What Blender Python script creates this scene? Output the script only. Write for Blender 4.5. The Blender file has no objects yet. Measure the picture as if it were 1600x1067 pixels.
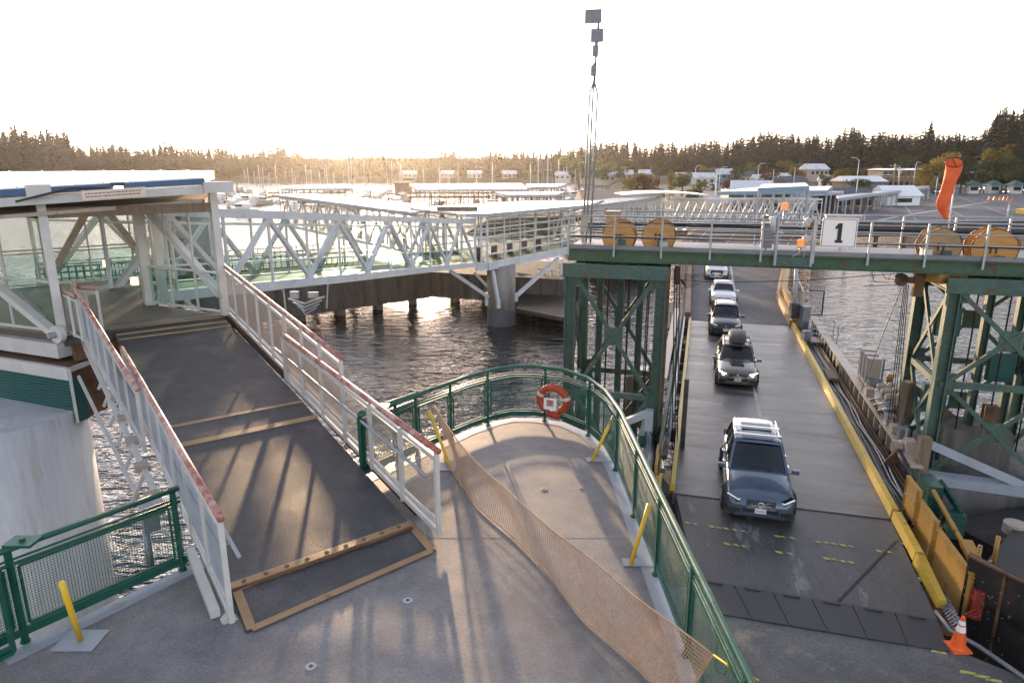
import bpy, bmesh, math, random
import numpy as np
from mathutils import Vector, Matrix
random.seed(7)
sc = bpy.context.scene
col = sc.collection
# ---------------- camera, sky, sun, exposure ----------------
F = 1067.0; TH = math.radians(14.6); S_, C_ = math.sin(TH), math.cos(TH); H = 12.5
cam = bpy.data.cameras.new('camera'); camo = bpy.data.objects.new('camera', cam); col.objects.link(camo)
camo.location = (0, 0, H); camo.rotation_euler = (math.pi/2 - TH, 0, 0)
cam.sensor_width = 36; cam.lens = 36*F/1600; cam.clip_end = 6000; cam.clip_start = .05
sc.camera = camo
AZ = math.radians(-10.6); EL = math.radians(5.6)
sundir = Vector((math.sin(AZ)*math.cos(EL), math.cos(AZ)*math.cos(EL), math.sin(EL)))
world = bpy.data.worlds.new('World'); sc.world = world; world.use_nodes = True
wn = world.node_tree.nodes; wl = world.node_tree.links
bg = wn['Background']; sky = wn.new('ShaderNodeTexSky'); sky.sky_type = 'NISHITA'; sky.sun_disc = False
sky.sun_elevation = EL; sky.sun_rotation = AZ; sky.air_density = 1.0; sky.dust_density = 1.0; sky.ozone_density = 1.0; sky.altitude = 10
hs = wn.new('ShaderNodeHueSaturation'); hs.inputs['Saturation'].default_value = .52; wl.new(sky.outputs[0], hs.inputs['Color'])
ti = wn.new('ShaderNodeMix'); ti.data_type = 'RGBA'; ti.blend_type = 'MULTIPLY'; ti.inputs[0].default_value = 1; ti.inputs[7].default_value = (1, .95, 1.04, 1); wl.new(hs.outputs[0], ti.inputs[6])
wl.new(ti.outputs[2], bg.inputs[0]); bg.inputs[1].default_value = 0.15
sl = bpy.data.lights.new('sun', 'SUN'); sl.energy = 2.0; sl.angle = math.radians(1.0); sl.color = (1, .68, .40)
so = bpy.data.objects.new('sun', sl); col.objects.link(so); so.rotation_euler = sundir.to_track_quat('Z', 'Y').to_euler()
sc.view_settings.view_transform = 'Standard'; sc.view_settings.look = 'None'
sc.view_settings.gamma = 1; sc.view_settings.exposure = 2.08
sc.cycles.max_bounces = 8; sc.cycles.volume_bounces = 0; sc.cycles.transparent_max_bounces = 16
# ---------------- pixel of the photo -> point of the place ----------------
def ray(x, y):
    u = (x-800)/F; v = (533.5-y)/F
    return Vector((u, C_+v*S_, -S_+v*C_))
def gp(x, y, z=0.0):
    r = ray(x, y); t = (z-H)/r.z
    return Vector((r.x*t, r.y*t, z))
def dp(x, y, Y):
    r = ray(x, y); t = Y/r.y
    return Vector((r.x*t, Y, H+r.z*t))
R0 = Vector((4.94, 18.76, 0)); ER = Vector((.265, .964, 0)).normalized(); EB = Vector((.964, -.265, 0)).normalized()
def R(s, c, z): return R0 + ER*s + EB*c + Vector((0, 0, z))
G0 = Vector((-2.33, 7.7, 0)); GE = Vector((-.573, .82, 0)).normalized(); GC = Vector((.82, .573, 0)).normalized()
def G(s, c, z): return G0 + GE*s + GC*c + Vector((0, 0, z))
# ---------------- materials ----------------
MT = {}
def pm(name, c1, c2=None, rough=.55, metal=0, ns=1.5, lo=.35, hi=.7, bump=.0, bs=30, c3=None, ns3=.6, t3=.62, w3=.06, stretch=None, spec=.5, trans=0, emit=None, coat=0, rvar=.12, detail=6, local=False, grain=None):
    m = bpy.data.materials.new(name); m.use_nodes = True; n = m.node_tree.nodes; l = m.node_tree.links
    b = n['Principled BSDF']; MT[name] = m
    if c2 is None: c2 = tuple(min(1, x*1.18+.004) for x in c1)
    co = n.new('ShaderNodeTexCoord'); geo = n.new('ShaderNodeNewGeometry')
    src = co.outputs['Object'] if local else geo.outputs['Position']
    mp = n.new('ShaderNodeMapping'); l.new(src, mp.inputs[0])
    if stretch:
        mp.vector_type = 'TEXTURE'; mp.inputs['Rotation'].default_value = stretch[3:]; mp.inputs['Scale'].default_value = [1/x for x in stretch[:3]]
    def noise(s, d=detail):
        t = n.new('ShaderNodeTexNoise'); t.inputs['Scale'].default_value = s; t.inputs['Detail'].default_value = d
        t.inputs['Roughness'].default_value = .62; l.new(mp.outputs[0], t.inputs['Vector']); return t.outputs['Fac']
    def rng(sock, a, c, o0=0, o1=1):
        r = n.new('ShaderNodeMapRange'); l.new(sock, r.inputs[0]); r.inputs[1].default_value = a; r.inputs[2].default_value = c
        r.inputs[3].default_value = o0; r.inputs[4].default_value = o1; return r.outputs[0]
    n1 = noise(ns)
    mx = n.new('ShaderNodeMix'); mx.data_type = 'RGBA'; l.new(rng(n1, lo, hi), mx.inputs[0])
    mx.inputs[6].default_value = (*c1, 1); mx.inputs[7].default_value = (*c2, 1); out = mx.outputs[2]
    if c3:
        m3 = n.new('ShaderNodeMix'); m3.data_type = 'RGBA'; l.new(rng(noise(ns3, 9), t3-w3, t3+w3), m3.inputs[0])
        l.new(out, m3.inputs[6]); m3.inputs[7].default_value = (*c3, 1); out = m3.outputs[2]
    if grain:
        mg = n.new('ShaderNodeMix'); mg.data_type = 'RGBA'; mg.blend_type = 'MULTIPLY'; mg.inputs[0].default_value = 1
        g1 = rng(noise(grain[0], 3), .3, .7, 1-grain[1], 1+grain[1]); g2 = rng(noise(grain[0]/9, 4), .3, .7, 1-grain[1]*.7, 1+grain[1]*.7)
        mu = n.new('ShaderNodeMath'); mu.operation = 'MULTIPLY'; l.new(g1, mu.inputs[0]); l.new(g2, mu.inputs[1]); l.new(out, mg.inputs[6]); l.new(mu.outputs[0], mg.inputs[7]); out = mg.outputs[2]
    l.new(out, b.inputs['Base Color'])
    l.new(rng(n1, .2, .8, max(0, rough-rvar), min(1, rough+rvar)), b.inputs['Roughness'])
    b.inputs['Metallic'].default_value = metal; b.inputs['Specular IOR Level'].default_value = spec
    if trans: b.inputs['Transmission Weight'].default_value = trans
    if coat: b.inputs['Coat Weight'].default_value = coat; b.inputs['Coat Roughness'].default_value = .05
    if emit: b.inputs['Emission Color'].default_value = (*emit[0], 1); b.inputs['Emission Strength'].default_value = emit[1]
    if bump:
        bu = n.new('ShaderNodeBump'); bu.inputs['Strength'].default_value = bump; bu.inputs['Distance'].default_value = .02
        l.new(noise(bs, 4), bu.inputs['Height']); l.new(bu.outputs[0], b.inputs['Normal'])
    return m
RUST = (.16, .055, .02)
pm('ferry_green', (.006, .075, .048), (.014, .105, .07), .32, ns=3, bump=.08, bs=25, c3=(.05, .19, .14), ns3=2, t3=.66)
pm('tower_green', (.045, .092, .072), (.075, .128, .102), .6, ns=1.2, bump=.15, bs=12, c3=(.10, .065, .035), ns3=2.6, t3=.62, w3=.05, grain=(7, .22))
pm('girder_green', (.035, .085, .045), (.06, .11, .06), .55, ns=1.0, bump=.1, c3=(.09, .05, .025), ns3=2.0, t3=.61, grain=(7, .2))
pm('white_paint', (.54, .525, .50), (.67, .65, .625), .42, ns=2, bump=.06, bs=20, c3=(.36, .24, .15), ns3=2.6, t3=.70, w3=.05)
pm('walk_white', (.55, .57, .60), (.68, .70, .72), .45, ns=.8, bump=.05, c3=(.38, .34, .30), ns3=1.3, t3=.66, w3=.08)
pm('rail_red', (.34, .09, .065), (.56, .40, .35), .4, ns=5, lo=.42, hi=.62, bump=.1, bs=30)
pm('deck_paint', (.19, .18, .18), (.265, .25, .25), .62, ns=.9, bump=.45, bs=110, c3=(.13, .125, .13), ns3=.5, t3=.60, w3=.16, grain=(34, .22))
pm('deck_edge', (.32, .35, .39), (.40, .43, .46), .45, ns=1.5, bump=.2, c3=(.2, .2, .2), ns3=2, t3=.64)
pm('apron_grit', (.038, .038, .044), (.062, .061, .068), .62, ns=1.2, bump=.5, bs=90, c3=(.10, .095, .095), ns3=.7, t3=.60, w3=.10, grain=(40, .3))
pm('apron_floor', (.07, .06, .052), (.13, .115, .10), .6, ns=.8, bump=.5, bs=40)
pm('tan_strip', (.30, .19, .09), (.38, .25, .13), .6, ns=4, bump=.5, bs=90, c3=(.14, .09, .05), ns3=3, t3=.66)
pm('ramp_steel', (.055, .052, .052), (.19, .18, .17), .40, ns=.9, lo=.40, hi=.62, bump=.3, bs=12, stretch=(.30, 2.4, 1, 0, 0, -.268), c3=(.06, .045, .035), ns3=.5, t3=.62, w3=.1, rvar=.2, grain=(9, .3))
pm('apron_steel', (.055, .055, .057), (.085, .083, .082), .5, ns=.8, bump=.4, bs=40, stretch=(1.9, .6, 1, 0, 0, -.268), c3=(.16, .16, .16), ns3=.8, t3=.60, w3=.02, rvar=.15, grain=(14, .3))
pm('lip_steel', (.03, .03, .033), (.045, .045, .048), .5, ns=2, bump=.4, bs=60)
pm('car_deck_paint', (.075, .075, .078), (.12, .118, .115), .5, ns=.8, bump=.4, bs=40, c3=(.19, .17, .12), ns3=1.1, t3=.62, w3=.05, grain=(14, .3))
pm('asphalt', (.075, .075, .08), (.13, .125, .13), .75, ns=.25, bump=.3, bs=8, c3=(.055, .055, .06), ns3=.12, t3=.58, w3=.1, grain=(2.5, .2))
pm('yellow_paint', (.50, .33, .035), (.62, .44, .06), .45, ns=2, bump=.15, bs=18, c3=(.16, .11, .06), ns3=5, t3=.64, w3=.05)
pm('orange_yellow', (.34, .185, .04), (.44, .25, .055), .5, ns=2, bump=.2, bs=18, c3=(.13, .07, .03), ns3=5, t3=.63, w3=.05)
pm('yellow_bright', (.78, .46, .02), (.85, .55, .04), .35, ns=4)
pm('worn_yellow', (.50, .46, .12), (.30, .27, .10), .6, ns=9, lo=.45, hi=.6)
pm('white_line', (.45, .45, .44), (.28, .28, .28), .6, ns=3)
pm('mesh_backlit_tan', (.42, .33, .26), (.52, .42, .34), .55, ns=3)  # low sun shining through the wire, painted in as a tan colour
pm('galv', (.30, .32, .35), (.42, .44, .47), .42, metal=.55, ns=3, bump=.05)
pm('grey_steel', (.16, .17, .19), (.25, .26, .28), .5, metal=.35, ns=2, bump=.1, c3=(.12, .07, .04), ns3=2, t3=.68)
pm('dark_steel', (.025, .024, .026), (.06, .055, .055), .5, ns=3, bump=.2, c3=(.10, .05, .03), ns3=2, t3=.62)
pm('black_rubber', (.012, .012, .013), (.03, .03, .03), .6, ns=4)
pm('rusty', (.10, .045, .022), (.21, .11, .055), .8, ns=2.5, bump=.5, bs=20, c3=(.04, .028, .02), ns3=2, t3=.6)
pm('concrete', (.25, .235, .215), (.34, .32, .295), .85, ns=.8, bump=.4, bs=14, c3=(.17, .155, .14), ns3=.7, t3=.6, w3=.12, stretch=(2, 2, .35, 0, 0, 0))
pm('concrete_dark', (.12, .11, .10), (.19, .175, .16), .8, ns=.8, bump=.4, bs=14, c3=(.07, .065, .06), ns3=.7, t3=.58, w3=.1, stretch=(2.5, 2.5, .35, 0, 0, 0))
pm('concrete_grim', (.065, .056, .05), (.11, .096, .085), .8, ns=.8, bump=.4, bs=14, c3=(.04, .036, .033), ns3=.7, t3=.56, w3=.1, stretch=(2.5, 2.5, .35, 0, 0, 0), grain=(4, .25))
pm('tidal', (.06, .065, .08), (.10, .10, .12), .5, ns=2, bump=.4)
pm('column_white', (.50, .50, .52), (.60, .60, .61), .5, ns=.7, bump=.12, c3=(.42, .39, .36), ns3=1.3, t3=.62, w3=.08, stretch=(2.2, 2.2, .3, 0, 0, 0), grain=(5, .07))
pm('panel_green', (.01, .075, .068), (.02, .10, .09), .4, ns=.6)
pm('timber', (.16, .11, .075), (.26, .19, .13), .85, ns=2, bump=.6, bs=12, stretch=(6, 6, .5, 0, 0, 0))
pm('spool_wood', (.50, .22, .055), (.68, .36, .11), .75, ns=2.5, bump=.4, bs=14, stretch=(1, 1, 7, 0, 0, 0), c3=(.25, .12, .04), ns3=3, t3=.68)
pm('spool_wood_dark', (.34, .22, .11), (.46, .32, .17), .75, ns=2.5, bump=.4, bs=14, stretch=(1, 1, 7, 0, 0, 0), c3=(.15, .09, .04), ns3=3, t3=.64)
pm('orange_cloth', (.70, .09, .02), (.88, .17, .04), .7, ns=2, bump=.3, bs=6)
pm('orange_ring', (.36, .045, .012), (.46, .07, .02), .5, ns=6, c3=(.35, .05, .01), ns3=8, t3=.62)
pm('orange_lamp', (.95, .12, .02), None, .3, emit=((1, .12, .02), .6))
pm('sign_white', (.90, .82, .77), (.93, .86, .82), .4, ns=2)
pm('sign_pink', (.74, .58, .48), (.80, .64, .54), .5, ns=3)
pm('black', (.01, .01, .01), None, .5)
pm('ink', (.10, .08, .08), None, .5)
pm('roof_blue', (.03, .09, .20), (.05, .13, .26), .4, ns=1)
pm('roof_metal', (.58, .60, .64), (.70, .72, .75), .28, metal=.25, ns=.2, c3=(.50, .50, .52), ns3=.2, t3=.6, w3=.2)
pm('roof_shine', (.50, .50, .52), (.60, .60, .60), .24, metal=.5, ns=.4)
pm('trim_blue', (.16, .26, .36), (.22, .33, .43), .5)
pm('trim_grey', (.30, .33, .38), (.40, .43, .48), .5, ns=1)
pm('net_rope', (.42, .25, .15), (.55, .36, .24), .7, ns=8)
pm('yellow_rope', (.8, .5, .02), None, .6)
pm('cone_orange', (.85, .12, .02), (.9, .16, .03), .4, ns=6)
pm('reflective', (.8, .8, .8), None, .3)
pm('lit_panel', (.9, .95, 1), None, .3, emit=((.85, .95, 1), 9))
pm('warm_lamp', (.9, .7, .4), None, .3, emit=((1, .72, .35), .8))
pm('cabinet', (.36, .30, .25), (.50, .43, .36), .5, ns=3, c3=(.22, .12, .06), ns3=3, t3=.64)
pm('fender_black', (.012, .011, .011), (.03, .026, .024), .6, ns=1.5, bump=.3, c3=(.07, .03, .018), ns3=1.5, t3=.63)
pm('hydro_green', (.008, .06, .048), (.015, .085, .066), .3, ns=3)
pm('end_red', (.28, .03, .02), (.38, .06, .04), .5, c3=(.1, .04, .02), ns3=4, t3=.6)
pm('chrome', (.75, .76, .78), None, .15, metal=1)
pm('bark', (.06, .045, .035), (.11, .085, .065), .9, ns=4)
pm('hose', (.10, .11, .12), (.2, .21, .22), .45, ns=3)
def glass(name, tint, rough=.03, mixt=.8):
    m = bpy.data.materials.new(name); m.use_nodes = True; n = m.node_tree.nodes; l = m.node_tree.links; n.clear()
    o = n.new('ShaderNodeOutputMaterial'); t = n.new('ShaderNodeBsdfTransparent'); g = n.new('ShaderNodeBsdfGlossy')
    t.inputs[0].default_value = (*tint, 1); g.inputs['Roughness'].default_value = rough
    geo = n.new('ShaderNodeNewGeometry'); ns = n.new('ShaderNodeTexNoise'); ns.inputs['Scale'].default_value = 1.3; l.new(geo.outputs['Position'], ns.inputs[0])
    d = n.new('ShaderNodeBsdfDiffuse'); d.inputs[0].default_value = (.3, .3, .28, 1)
    fr = n.new('ShaderNodeFresnel'); io = n.new('ShaderNodeMapRange'); l.new(geo.outputs['Backfacing'], io.inputs[0]); io.inputs[3].default_value = 1.5; io.inputs[4].default_value = 1/1.5; l.new(io.outputs[0], fr.inputs[0])
    m1 = n.new('ShaderNodeMixShader'); m2 = n.new('ShaderNodeMixShader')
    r = n.new('ShaderNodeMapRange'); l.new(ns.outputs[0], r.inputs[0]); r.inputs[1].default_value = .4; r.inputs[2].default_value = .8; r.inputs[3].default_value = .01; r.inputs[4].default_value = 1-mixt
    l.new(r.outputs[0], m2.inputs[0]); l.new(t.outputs[0], m2.inputs[1]); l.new(d.outputs[0], m2.inputs[2])
    l.new(fr.outputs[0], m1.inputs[0]); l.new(m2.outputs[0], m1.inputs[1]); l.new(g.outputs[0], m1.inputs[2]); l.new(m1.outputs[0], o.inputs[0])
    MT[name] = m; return m
glass('glass_clear', (.90, .94, .92), mixt=.985); glass('glass_green', (.60, .76, .72), mixt=.985)
def leafmat(name, c1, c2, tr=.25):
    m = bpy.data.materials.new(name); m.use_nodes = True; n = m.node_tree.nodes; l = m.node_tree.links; b = n['Principled BSDF']
    geo = n.new('ShaderNodeNewGeometry'); ns = n.new('ShaderNodeTexNoise'); ns.inputs['Scale'].default_value = .35; ns.inputs['Detail'].default_value = 5
    l.new(geo.outputs['Position'], ns.inputs[0]); oi = n.new('ShaderNodeObjectInfo')
    ad = n.new('ShaderNodeMath'); ad.operation = 'MULTIPLY_ADD'; l.new(oi.outputs['Random'], ad.inputs[0]); ad.inputs[1].default_value = .5; l.new(ns.outputs[0], ad.inputs[2])
    r = n.new('ShaderNodeMapRange'); l.new(ad.outputs[0], r.inputs[0]); r.inputs[1].default_value = .45; r.inputs[2].default_value = 1.0
    mx = n.new('ShaderNodeMix'); mx.data_type = 'RGBA'; l.new(r.outputs[0], mx.inputs[0]); mx.inputs[6].default_value = (*c1, 1); mx.inputs[7].default_value = (*c2, 1)
    l.new(mx.outputs[2], b.inputs['Base Color']); b.inputs['Roughness'].default_value = .7; b.inputs['Specular IOR Level'].default_value = .2
    t = n.new('ShaderNodeBsdfTranslucent'); l.new(mx.outputs[2], t.inputs[0]); ms = n.new('ShaderNodeMixShader'); ms.inputs[0].default_value = tr
    o = n['Material Output']; l.new(b.outputs[0], ms.inputs[1]); l.new(t.outputs[0], ms.inputs[2]); l.new(ms.outputs[0], o.inputs[0])
    MT[name] = m; return m
leafmat('needles', (.012, .018, .010), (.034, .042, .022), .12); leafmat('leaf_green', (.03, .045, .016), (.08, .10, .03), .3)
leafmat('leaf_gold', (.14, .12, .025), (.24, .18, .04), .4); leafmat('leaf_red', (.10, .035, .02), (.15, .06, .03), .35); leafmat('leaf_pale', (.10, .12, .05), (.17, .18, .07), .4)
# ---------------- mesh builder ----------------
class M:
    def __init__(s): s.v = []; s.f = []; s.sm = []
    def add(s, vs, fs, smooth=False):
        o = len(s.v); s.v += [tuple(x) for x in vs]; s.f += [tuple(o+i for i in f) for f in fs]; s.sm += [smooth]*len(fs); return s
    def hexa(s, b, t):
        return s.add(list(b)+list(t), [(3,2,1,0),(4,5,6,7),(0,1,5,4),(1,2,6,5),(2,3,7,6),(3,0,4,7)])
    def box(s, c, d, ex=Vector((1,0,0)), ey=Vector((0,1,0)), ez=Vector((0,0,1))):
        c = Vector(c); x, y, z = Vector(ex)*d[0]/2, Vector(ey)*d[1]/2, Vector(ez)*d[2]/2
        return s.hexa([c-x-y-z, c+x-y-z, c+x+y-z, c-x+y-z], [c-x-y+z, c+x-y+z, c+x+y+z, c-x+y+z])
    def bar(s, p, q, w, h=None, up=(0,0,1)):
        p = Vector(p); q = Vector(q); h = h or w; d = q-p
        if d.length < 1e-6: return s
        d.normalize(); up = Vector(up)
        if abs(d.dot(up)) > .98: up = Vector((0.96,.27,0))
        x = d.cross(up).normalized()*w/2; y = x.cross(d).normalized()*h/2
        return s.hexa([p-x-y, p+x-y, p+x+y, p-x+y], [q-x-y, q+x-y, q+x+y, q-x+y])
    def ibeam(s, p, q, w, h, t=.03, up=(0,0,1)):
        p = Vector(p); q = Vector(q); d = (q-p).normalized(); up = Vector(up)
        if abs(d.dot(up)) > .98: up = Vector((0.96,.27,0))
        x = d.cross(up).normalized(); y = x.cross(d).normalized()
        s.bar(p+y*(h/2-t/2), q+y*(h/2-t/2), w, t, y); s.bar(p-y*(h/2-t/2), q-y*(h/2-t/2), w, t, y); return s.bar(p, q, t, h-2*t, y)
    def tube(s, pts, r, n=8, cap=True):
        pts = [Vector(p) for p in pts]; rs = r if isinstance(r, (list, tuple)) else [r]*len(pts); o = []; prev = None
        for i, p in enumerate(pts):
            d = (pts[min(i+1, len(pts)-1)]-pts[max(i-1, 0)])
            d = d.normalized() if d.length > 1e-9 else Vector((0, 0, 1))
            if prev is None: a = d.cross(Vector((0,0,1)) if abs(d.z) < .9 else Vector((1,0,0))).normalized()
            else:
                a = prev - d*prev.dot(d); a = a.normalized() if a.length > 1e-6 else d.orthogonal().normalized()
            prev = a; b = d.cross(a); o += [p+(a*math.cos(2*math.pi*k/n)+b*math.sin(2*math.pi*k/n))*rs[i] for k in range(n)]
        fs = [(i*n+k, i*n+(k+1) % n, (i+1)*n+(k+1) % n, (i+1)*n+k) for i in range(len(pts)-1) for k in range(n)]
        if cap: fs += [tuple(range(n))[::-1], tuple((len(pts)-1)*n+k for k in range(n))]
        return s.add(o, fs, n > 5)
    def prism(s, poly, z0, z1):
        n = len(poly); z = lambda k, p: k if not callable(k) else k(p)
        return s.add([(p[0], p[1], z(z0, p)) for p in poly]+[(p[0], p[1], z(z1, p)) for p in poly], [tuple(range(n))[::-1], tuple(range(n, 2*n))]+[(i, (i+1) % n, n+(i+1) % n, n+i) for i in range(n)])
    def lathe(s, c, prof, n=16, axis=(0,0,1)):
        c = Vector(c); az = Vector(axis).normalized(); ax = az.orthogonal().normalized(); ay = az.cross(ax)
        o = [c+az*h+(ax*math.cos(2*math.pi*k/n)+ay*math.sin(2*math.pi*k/n))*r for r, h in prof for k in range(n)]
        m = len(prof); fs = [(i*n+k, i*n+(k+1) % n, (i+1)*n+(k+1) % n, (i+1)*n+k) for i in range(m-1) for k in range(n)]
        fs += [tuple(range(n))[::-1], tuple((m-1)*n+k for k in range(n))]
        return s.add(o, fs, False)
    def quad(s, *p): return s.add(p, [tuple(range(len(p)))])
    def slab(s, a, b, c, d, th):
        n = (Vector(b)-Vector(a)).cross(Vector(d)-Vector(a)).normalized()*th
        return s.hexa([Vector(x)-n for x in (a, b, c, d)], [a, b, c, d])
    def mesh(s, name, mat, org=Vector((0,0,0))):
        me = bpy.data.meshes.new(name); v = np.array(s.v, dtype=float) - np.array(org)
        me.from_pydata(v.tolist(), [], s.f)
        me.polygons.foreach_set('use_smooth', s.sm)
        for mm in (mat if isinstance(mat, (list, tuple)) else [mat]): me.materials.append(MT[mm] if isinstance(mm, str) else mm)
        me.update(); return me
    def each(s, name, mat, parent):
        """one object for every separate piece"""
        par = list(range(len(s.v)))
        def fd_(x):
            while par[x] != x: par[x] = par[par[x]]; x = par[x]
            return x
        for f in s.f:
            for i in f[1:]: par[fd_(i)] = fd_(f[0])
        gr = {}
        for f, sm in zip(s.f, s.sm): gr.setdefault(fd_(f[0]), []).append((f, sm))
        for fs in gr.values():
            ids = sorted({i for f, _ in fs for i in f}); mp = {j: k for k, j in enumerate(ids)}; q = M()
            q.v = [s.v[i] for i in ids]; q.f = [tuple(mp[i] for i in f) for f, _ in fs]; q.sm = [x for _, x in fs]; q.obj(name, mat, parent)
    def obj(s, name, mat, parent=None, **kw):
        org = Vector((0, 0, 0)) if parent is None or parent.get('_local') else base_of(parent)
        if parent is None and s.v and not kw.pop('world', False):
            a = np.array(s.v); lo, hi = a.min(0), a.max(0); org = Vector(((lo[0]+hi[0])/2, (lo[1]+hi[1])/2, lo[2]))
        o = bpy.data.objects.new(name, s.mesh(name, mat, org)); col.objects.link(o)
        if parent is None: o.location = org
        else: o.parent = parent
        for k, x in kw.items(): o[k] = x
        return o
def base_of(p):
    v = Vector((0, 0, 0))
    while p is not None: v += Vector(p.location); p = p.parent
    return v
def thing(name, label, cat, loc, group=None):
    o = bpy.data.objects.new(name, None); col.objects.link(o); o.location = loc; o.empty_display_size = .3
    o['label'] = label; o['category'] = cat
    if group: o['group'] = group
    return o
def tag(o, label, cat, group=None):
    o['label'] = label; o['category'] = cat
    if group: o['group'] = group
    return o
def dup(root, loc, rotz=None, label=None, group=None, scale=None):
    r = root.copy(); col.objects.link(r); r.location = loc
    if rotz is not None: r.rotation_euler = (0, 0, rotz)
    if scale is not None: r.scale = scale
    if label: r['label'] = label
    if group: r['group'] = group
    for ch in root.children:
        c = ch.copy(); col.objects.link(c); c.parent = r
        for g in ch.children:
            d = g.copy(); col.objects.link(d); d.parent = c
    return r
def wires(m, o, u, v, nu, nv, r=.0022):
    """flat woven mesh panel: o corner, u and v edge vectors"""
    o = Vector(o); u = Vector(u); v = Vector(v)
    for i in range(1, nu): m.tube([o+u*i/nu, o+u*i/nu+v], r, 3, False)
    for i in range(1, nv): m.tube([o+v*i/nv, o+v*i/nv+u], r, 3, False)
def rpoly(poly, d=.3):
    return poly
# ---------------- water ----------------
def water_mat():
    m = bpy.data.materials.new('sea_water'); m.use_nodes = True; n = m.node_tree.nodes; l = m.node_tree.links; b = n['Principled BSDF']
    b.inputs['Base Color'].default_value = (.006, .006, .006, 1); b.inputs['Roughness'].default_value = .07; b.inputs['IOR'].default_value = 1.6
    b.inputs['Specular IOR Level'].default_value = 1.0
    g = n.new('ShaderNodeNewGeometry')
    def nz(sc3, rot, s, d):
        mp = n.new('ShaderNodeMapping'); mp.inputs['Scale'].default_value = sc3; mp.inputs['Rotation'].default_value = (0, 0, rot); l.new(g.outputs['Position'], mp.inputs[0])
        t = n.new('ShaderNodeTexNoise'); t.inputs['Scale'].default_value = s; t.inputs['Detail'].default_value = d; t.inputs['Roughness'].default_value = .5; t.inputs['Distortion'].default_value = .4
        l.new(mp.outputs[0], t.inputs['Vector']); return t.outputs[0]
    a = nz((.55, 1.3, 1), .12, .9, 3); c = nz((.6, 1.5, 1), -.35, 2.4, 3)
    b1 = n.new('ShaderNodeBump'); b1.inputs['Strength'].default_value = 1; b1.inputs['Distance'].default_value = .42; l.new(a, b1.inputs['Height'])
    b2 = n.new('ShaderNodeBump'); b2.inputs['Strength'].default_value = 1; b2.inputs['Distance'].default_value = .09; l.new(c, b2.inputs['Height']); l.new(b1.outputs[0], b2.inputs['Normal'])
    l.new(b2.outputs[0], b.inputs['Normal']); MT['sea_water'] = m
water_mat()
w = M(); w.quad((-3000, -300, 0), (3000, -300, 0), (3000, 3000, 0), (-3000, 3000, 0)); w.obj('water', 'sea_water', world=True, kind='structure')
# ---------------- ferry passenger deck ----------------
DZ = 7.7
edge = [(-9.5, 0), (-5.15, 5.85), (-4.0, 7.45), (-2.4, 9.85), (-.85, 11.85), (-.35, 12.33), (0, 12.52), (.45, 12.5), (1.0, 12.28), (1.42, 11.75), (1.66, 11.0), (1.76, 10.0), (1.8, 7.5), (1.84, 5), (1.87, 3), (1.9, -4), (-9.5, -4)]
m = M(); m.prism(edge, DZ-.28, DZ); m.obj('deck_floor', 'deck_paint', world=True, kind='structure')
def inset(poly, k):
    out = []; n = len(poly)
    for i in range(n):
        a, b, c = Vector(poly[i-1]), Vector(poly[i]), Vector(poly[(i+1) % n])
        d1 = (b-a).normalized(); d2 = (c-b).normalized(); nn = Vector((d1.y+d2.y, -(d1.x+d2.x))).normalized(); out.append((b.x+nn.x*k, b.y+nn.y*k))
    return out
ins = inset(edge, .22); m = M()
for i in range(1, 14):
    m.quad((*edge[i], DZ+.004), (*edge[i+1], DZ+.004), (*ins[i+1], DZ+.004), (*ins[i], DZ+.004))
m.obj('floor_gutter', 'deck_edge', world=True, kind='structure')
# seams welded across the deck
m = M()
for y in (3.3, 8.1): m.box((-.6 if y > 8 else -2.0, y, DZ+.001), (4.2 if y > 8 else 7.6, .01, .002))
m.obj('floor_seams', 'deck_paint', world=True, kind='structure')
for (x, y, lab) in ((637, 938, 'round white scupper in the deck below the ramp flap'), (486, 1041, 'round white scupper nearest the bottom edge of the deck'), (850, 764, 'round white scupper behind the draped net'), (908, 763, 'small white stub on the deck beside the scupper behind the net')):
    p = gp(x, y, DZ+.002); t = thing('deck_drain', lab, 'drain', p); k = .6 if 'stub' in lab else 1
    m = M(); m.lathe(p, [(.055*k, 0), (.055*k, .006), (.035*k, .008)], 16); m.obj('flange', 'white_line', t)
    m = M(); m.lathe(p+Vector((0, 0, .008)), [(.022*k, 0), (.022*k, .002)], 12); m.obj('hole', 'black', t)
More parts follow.
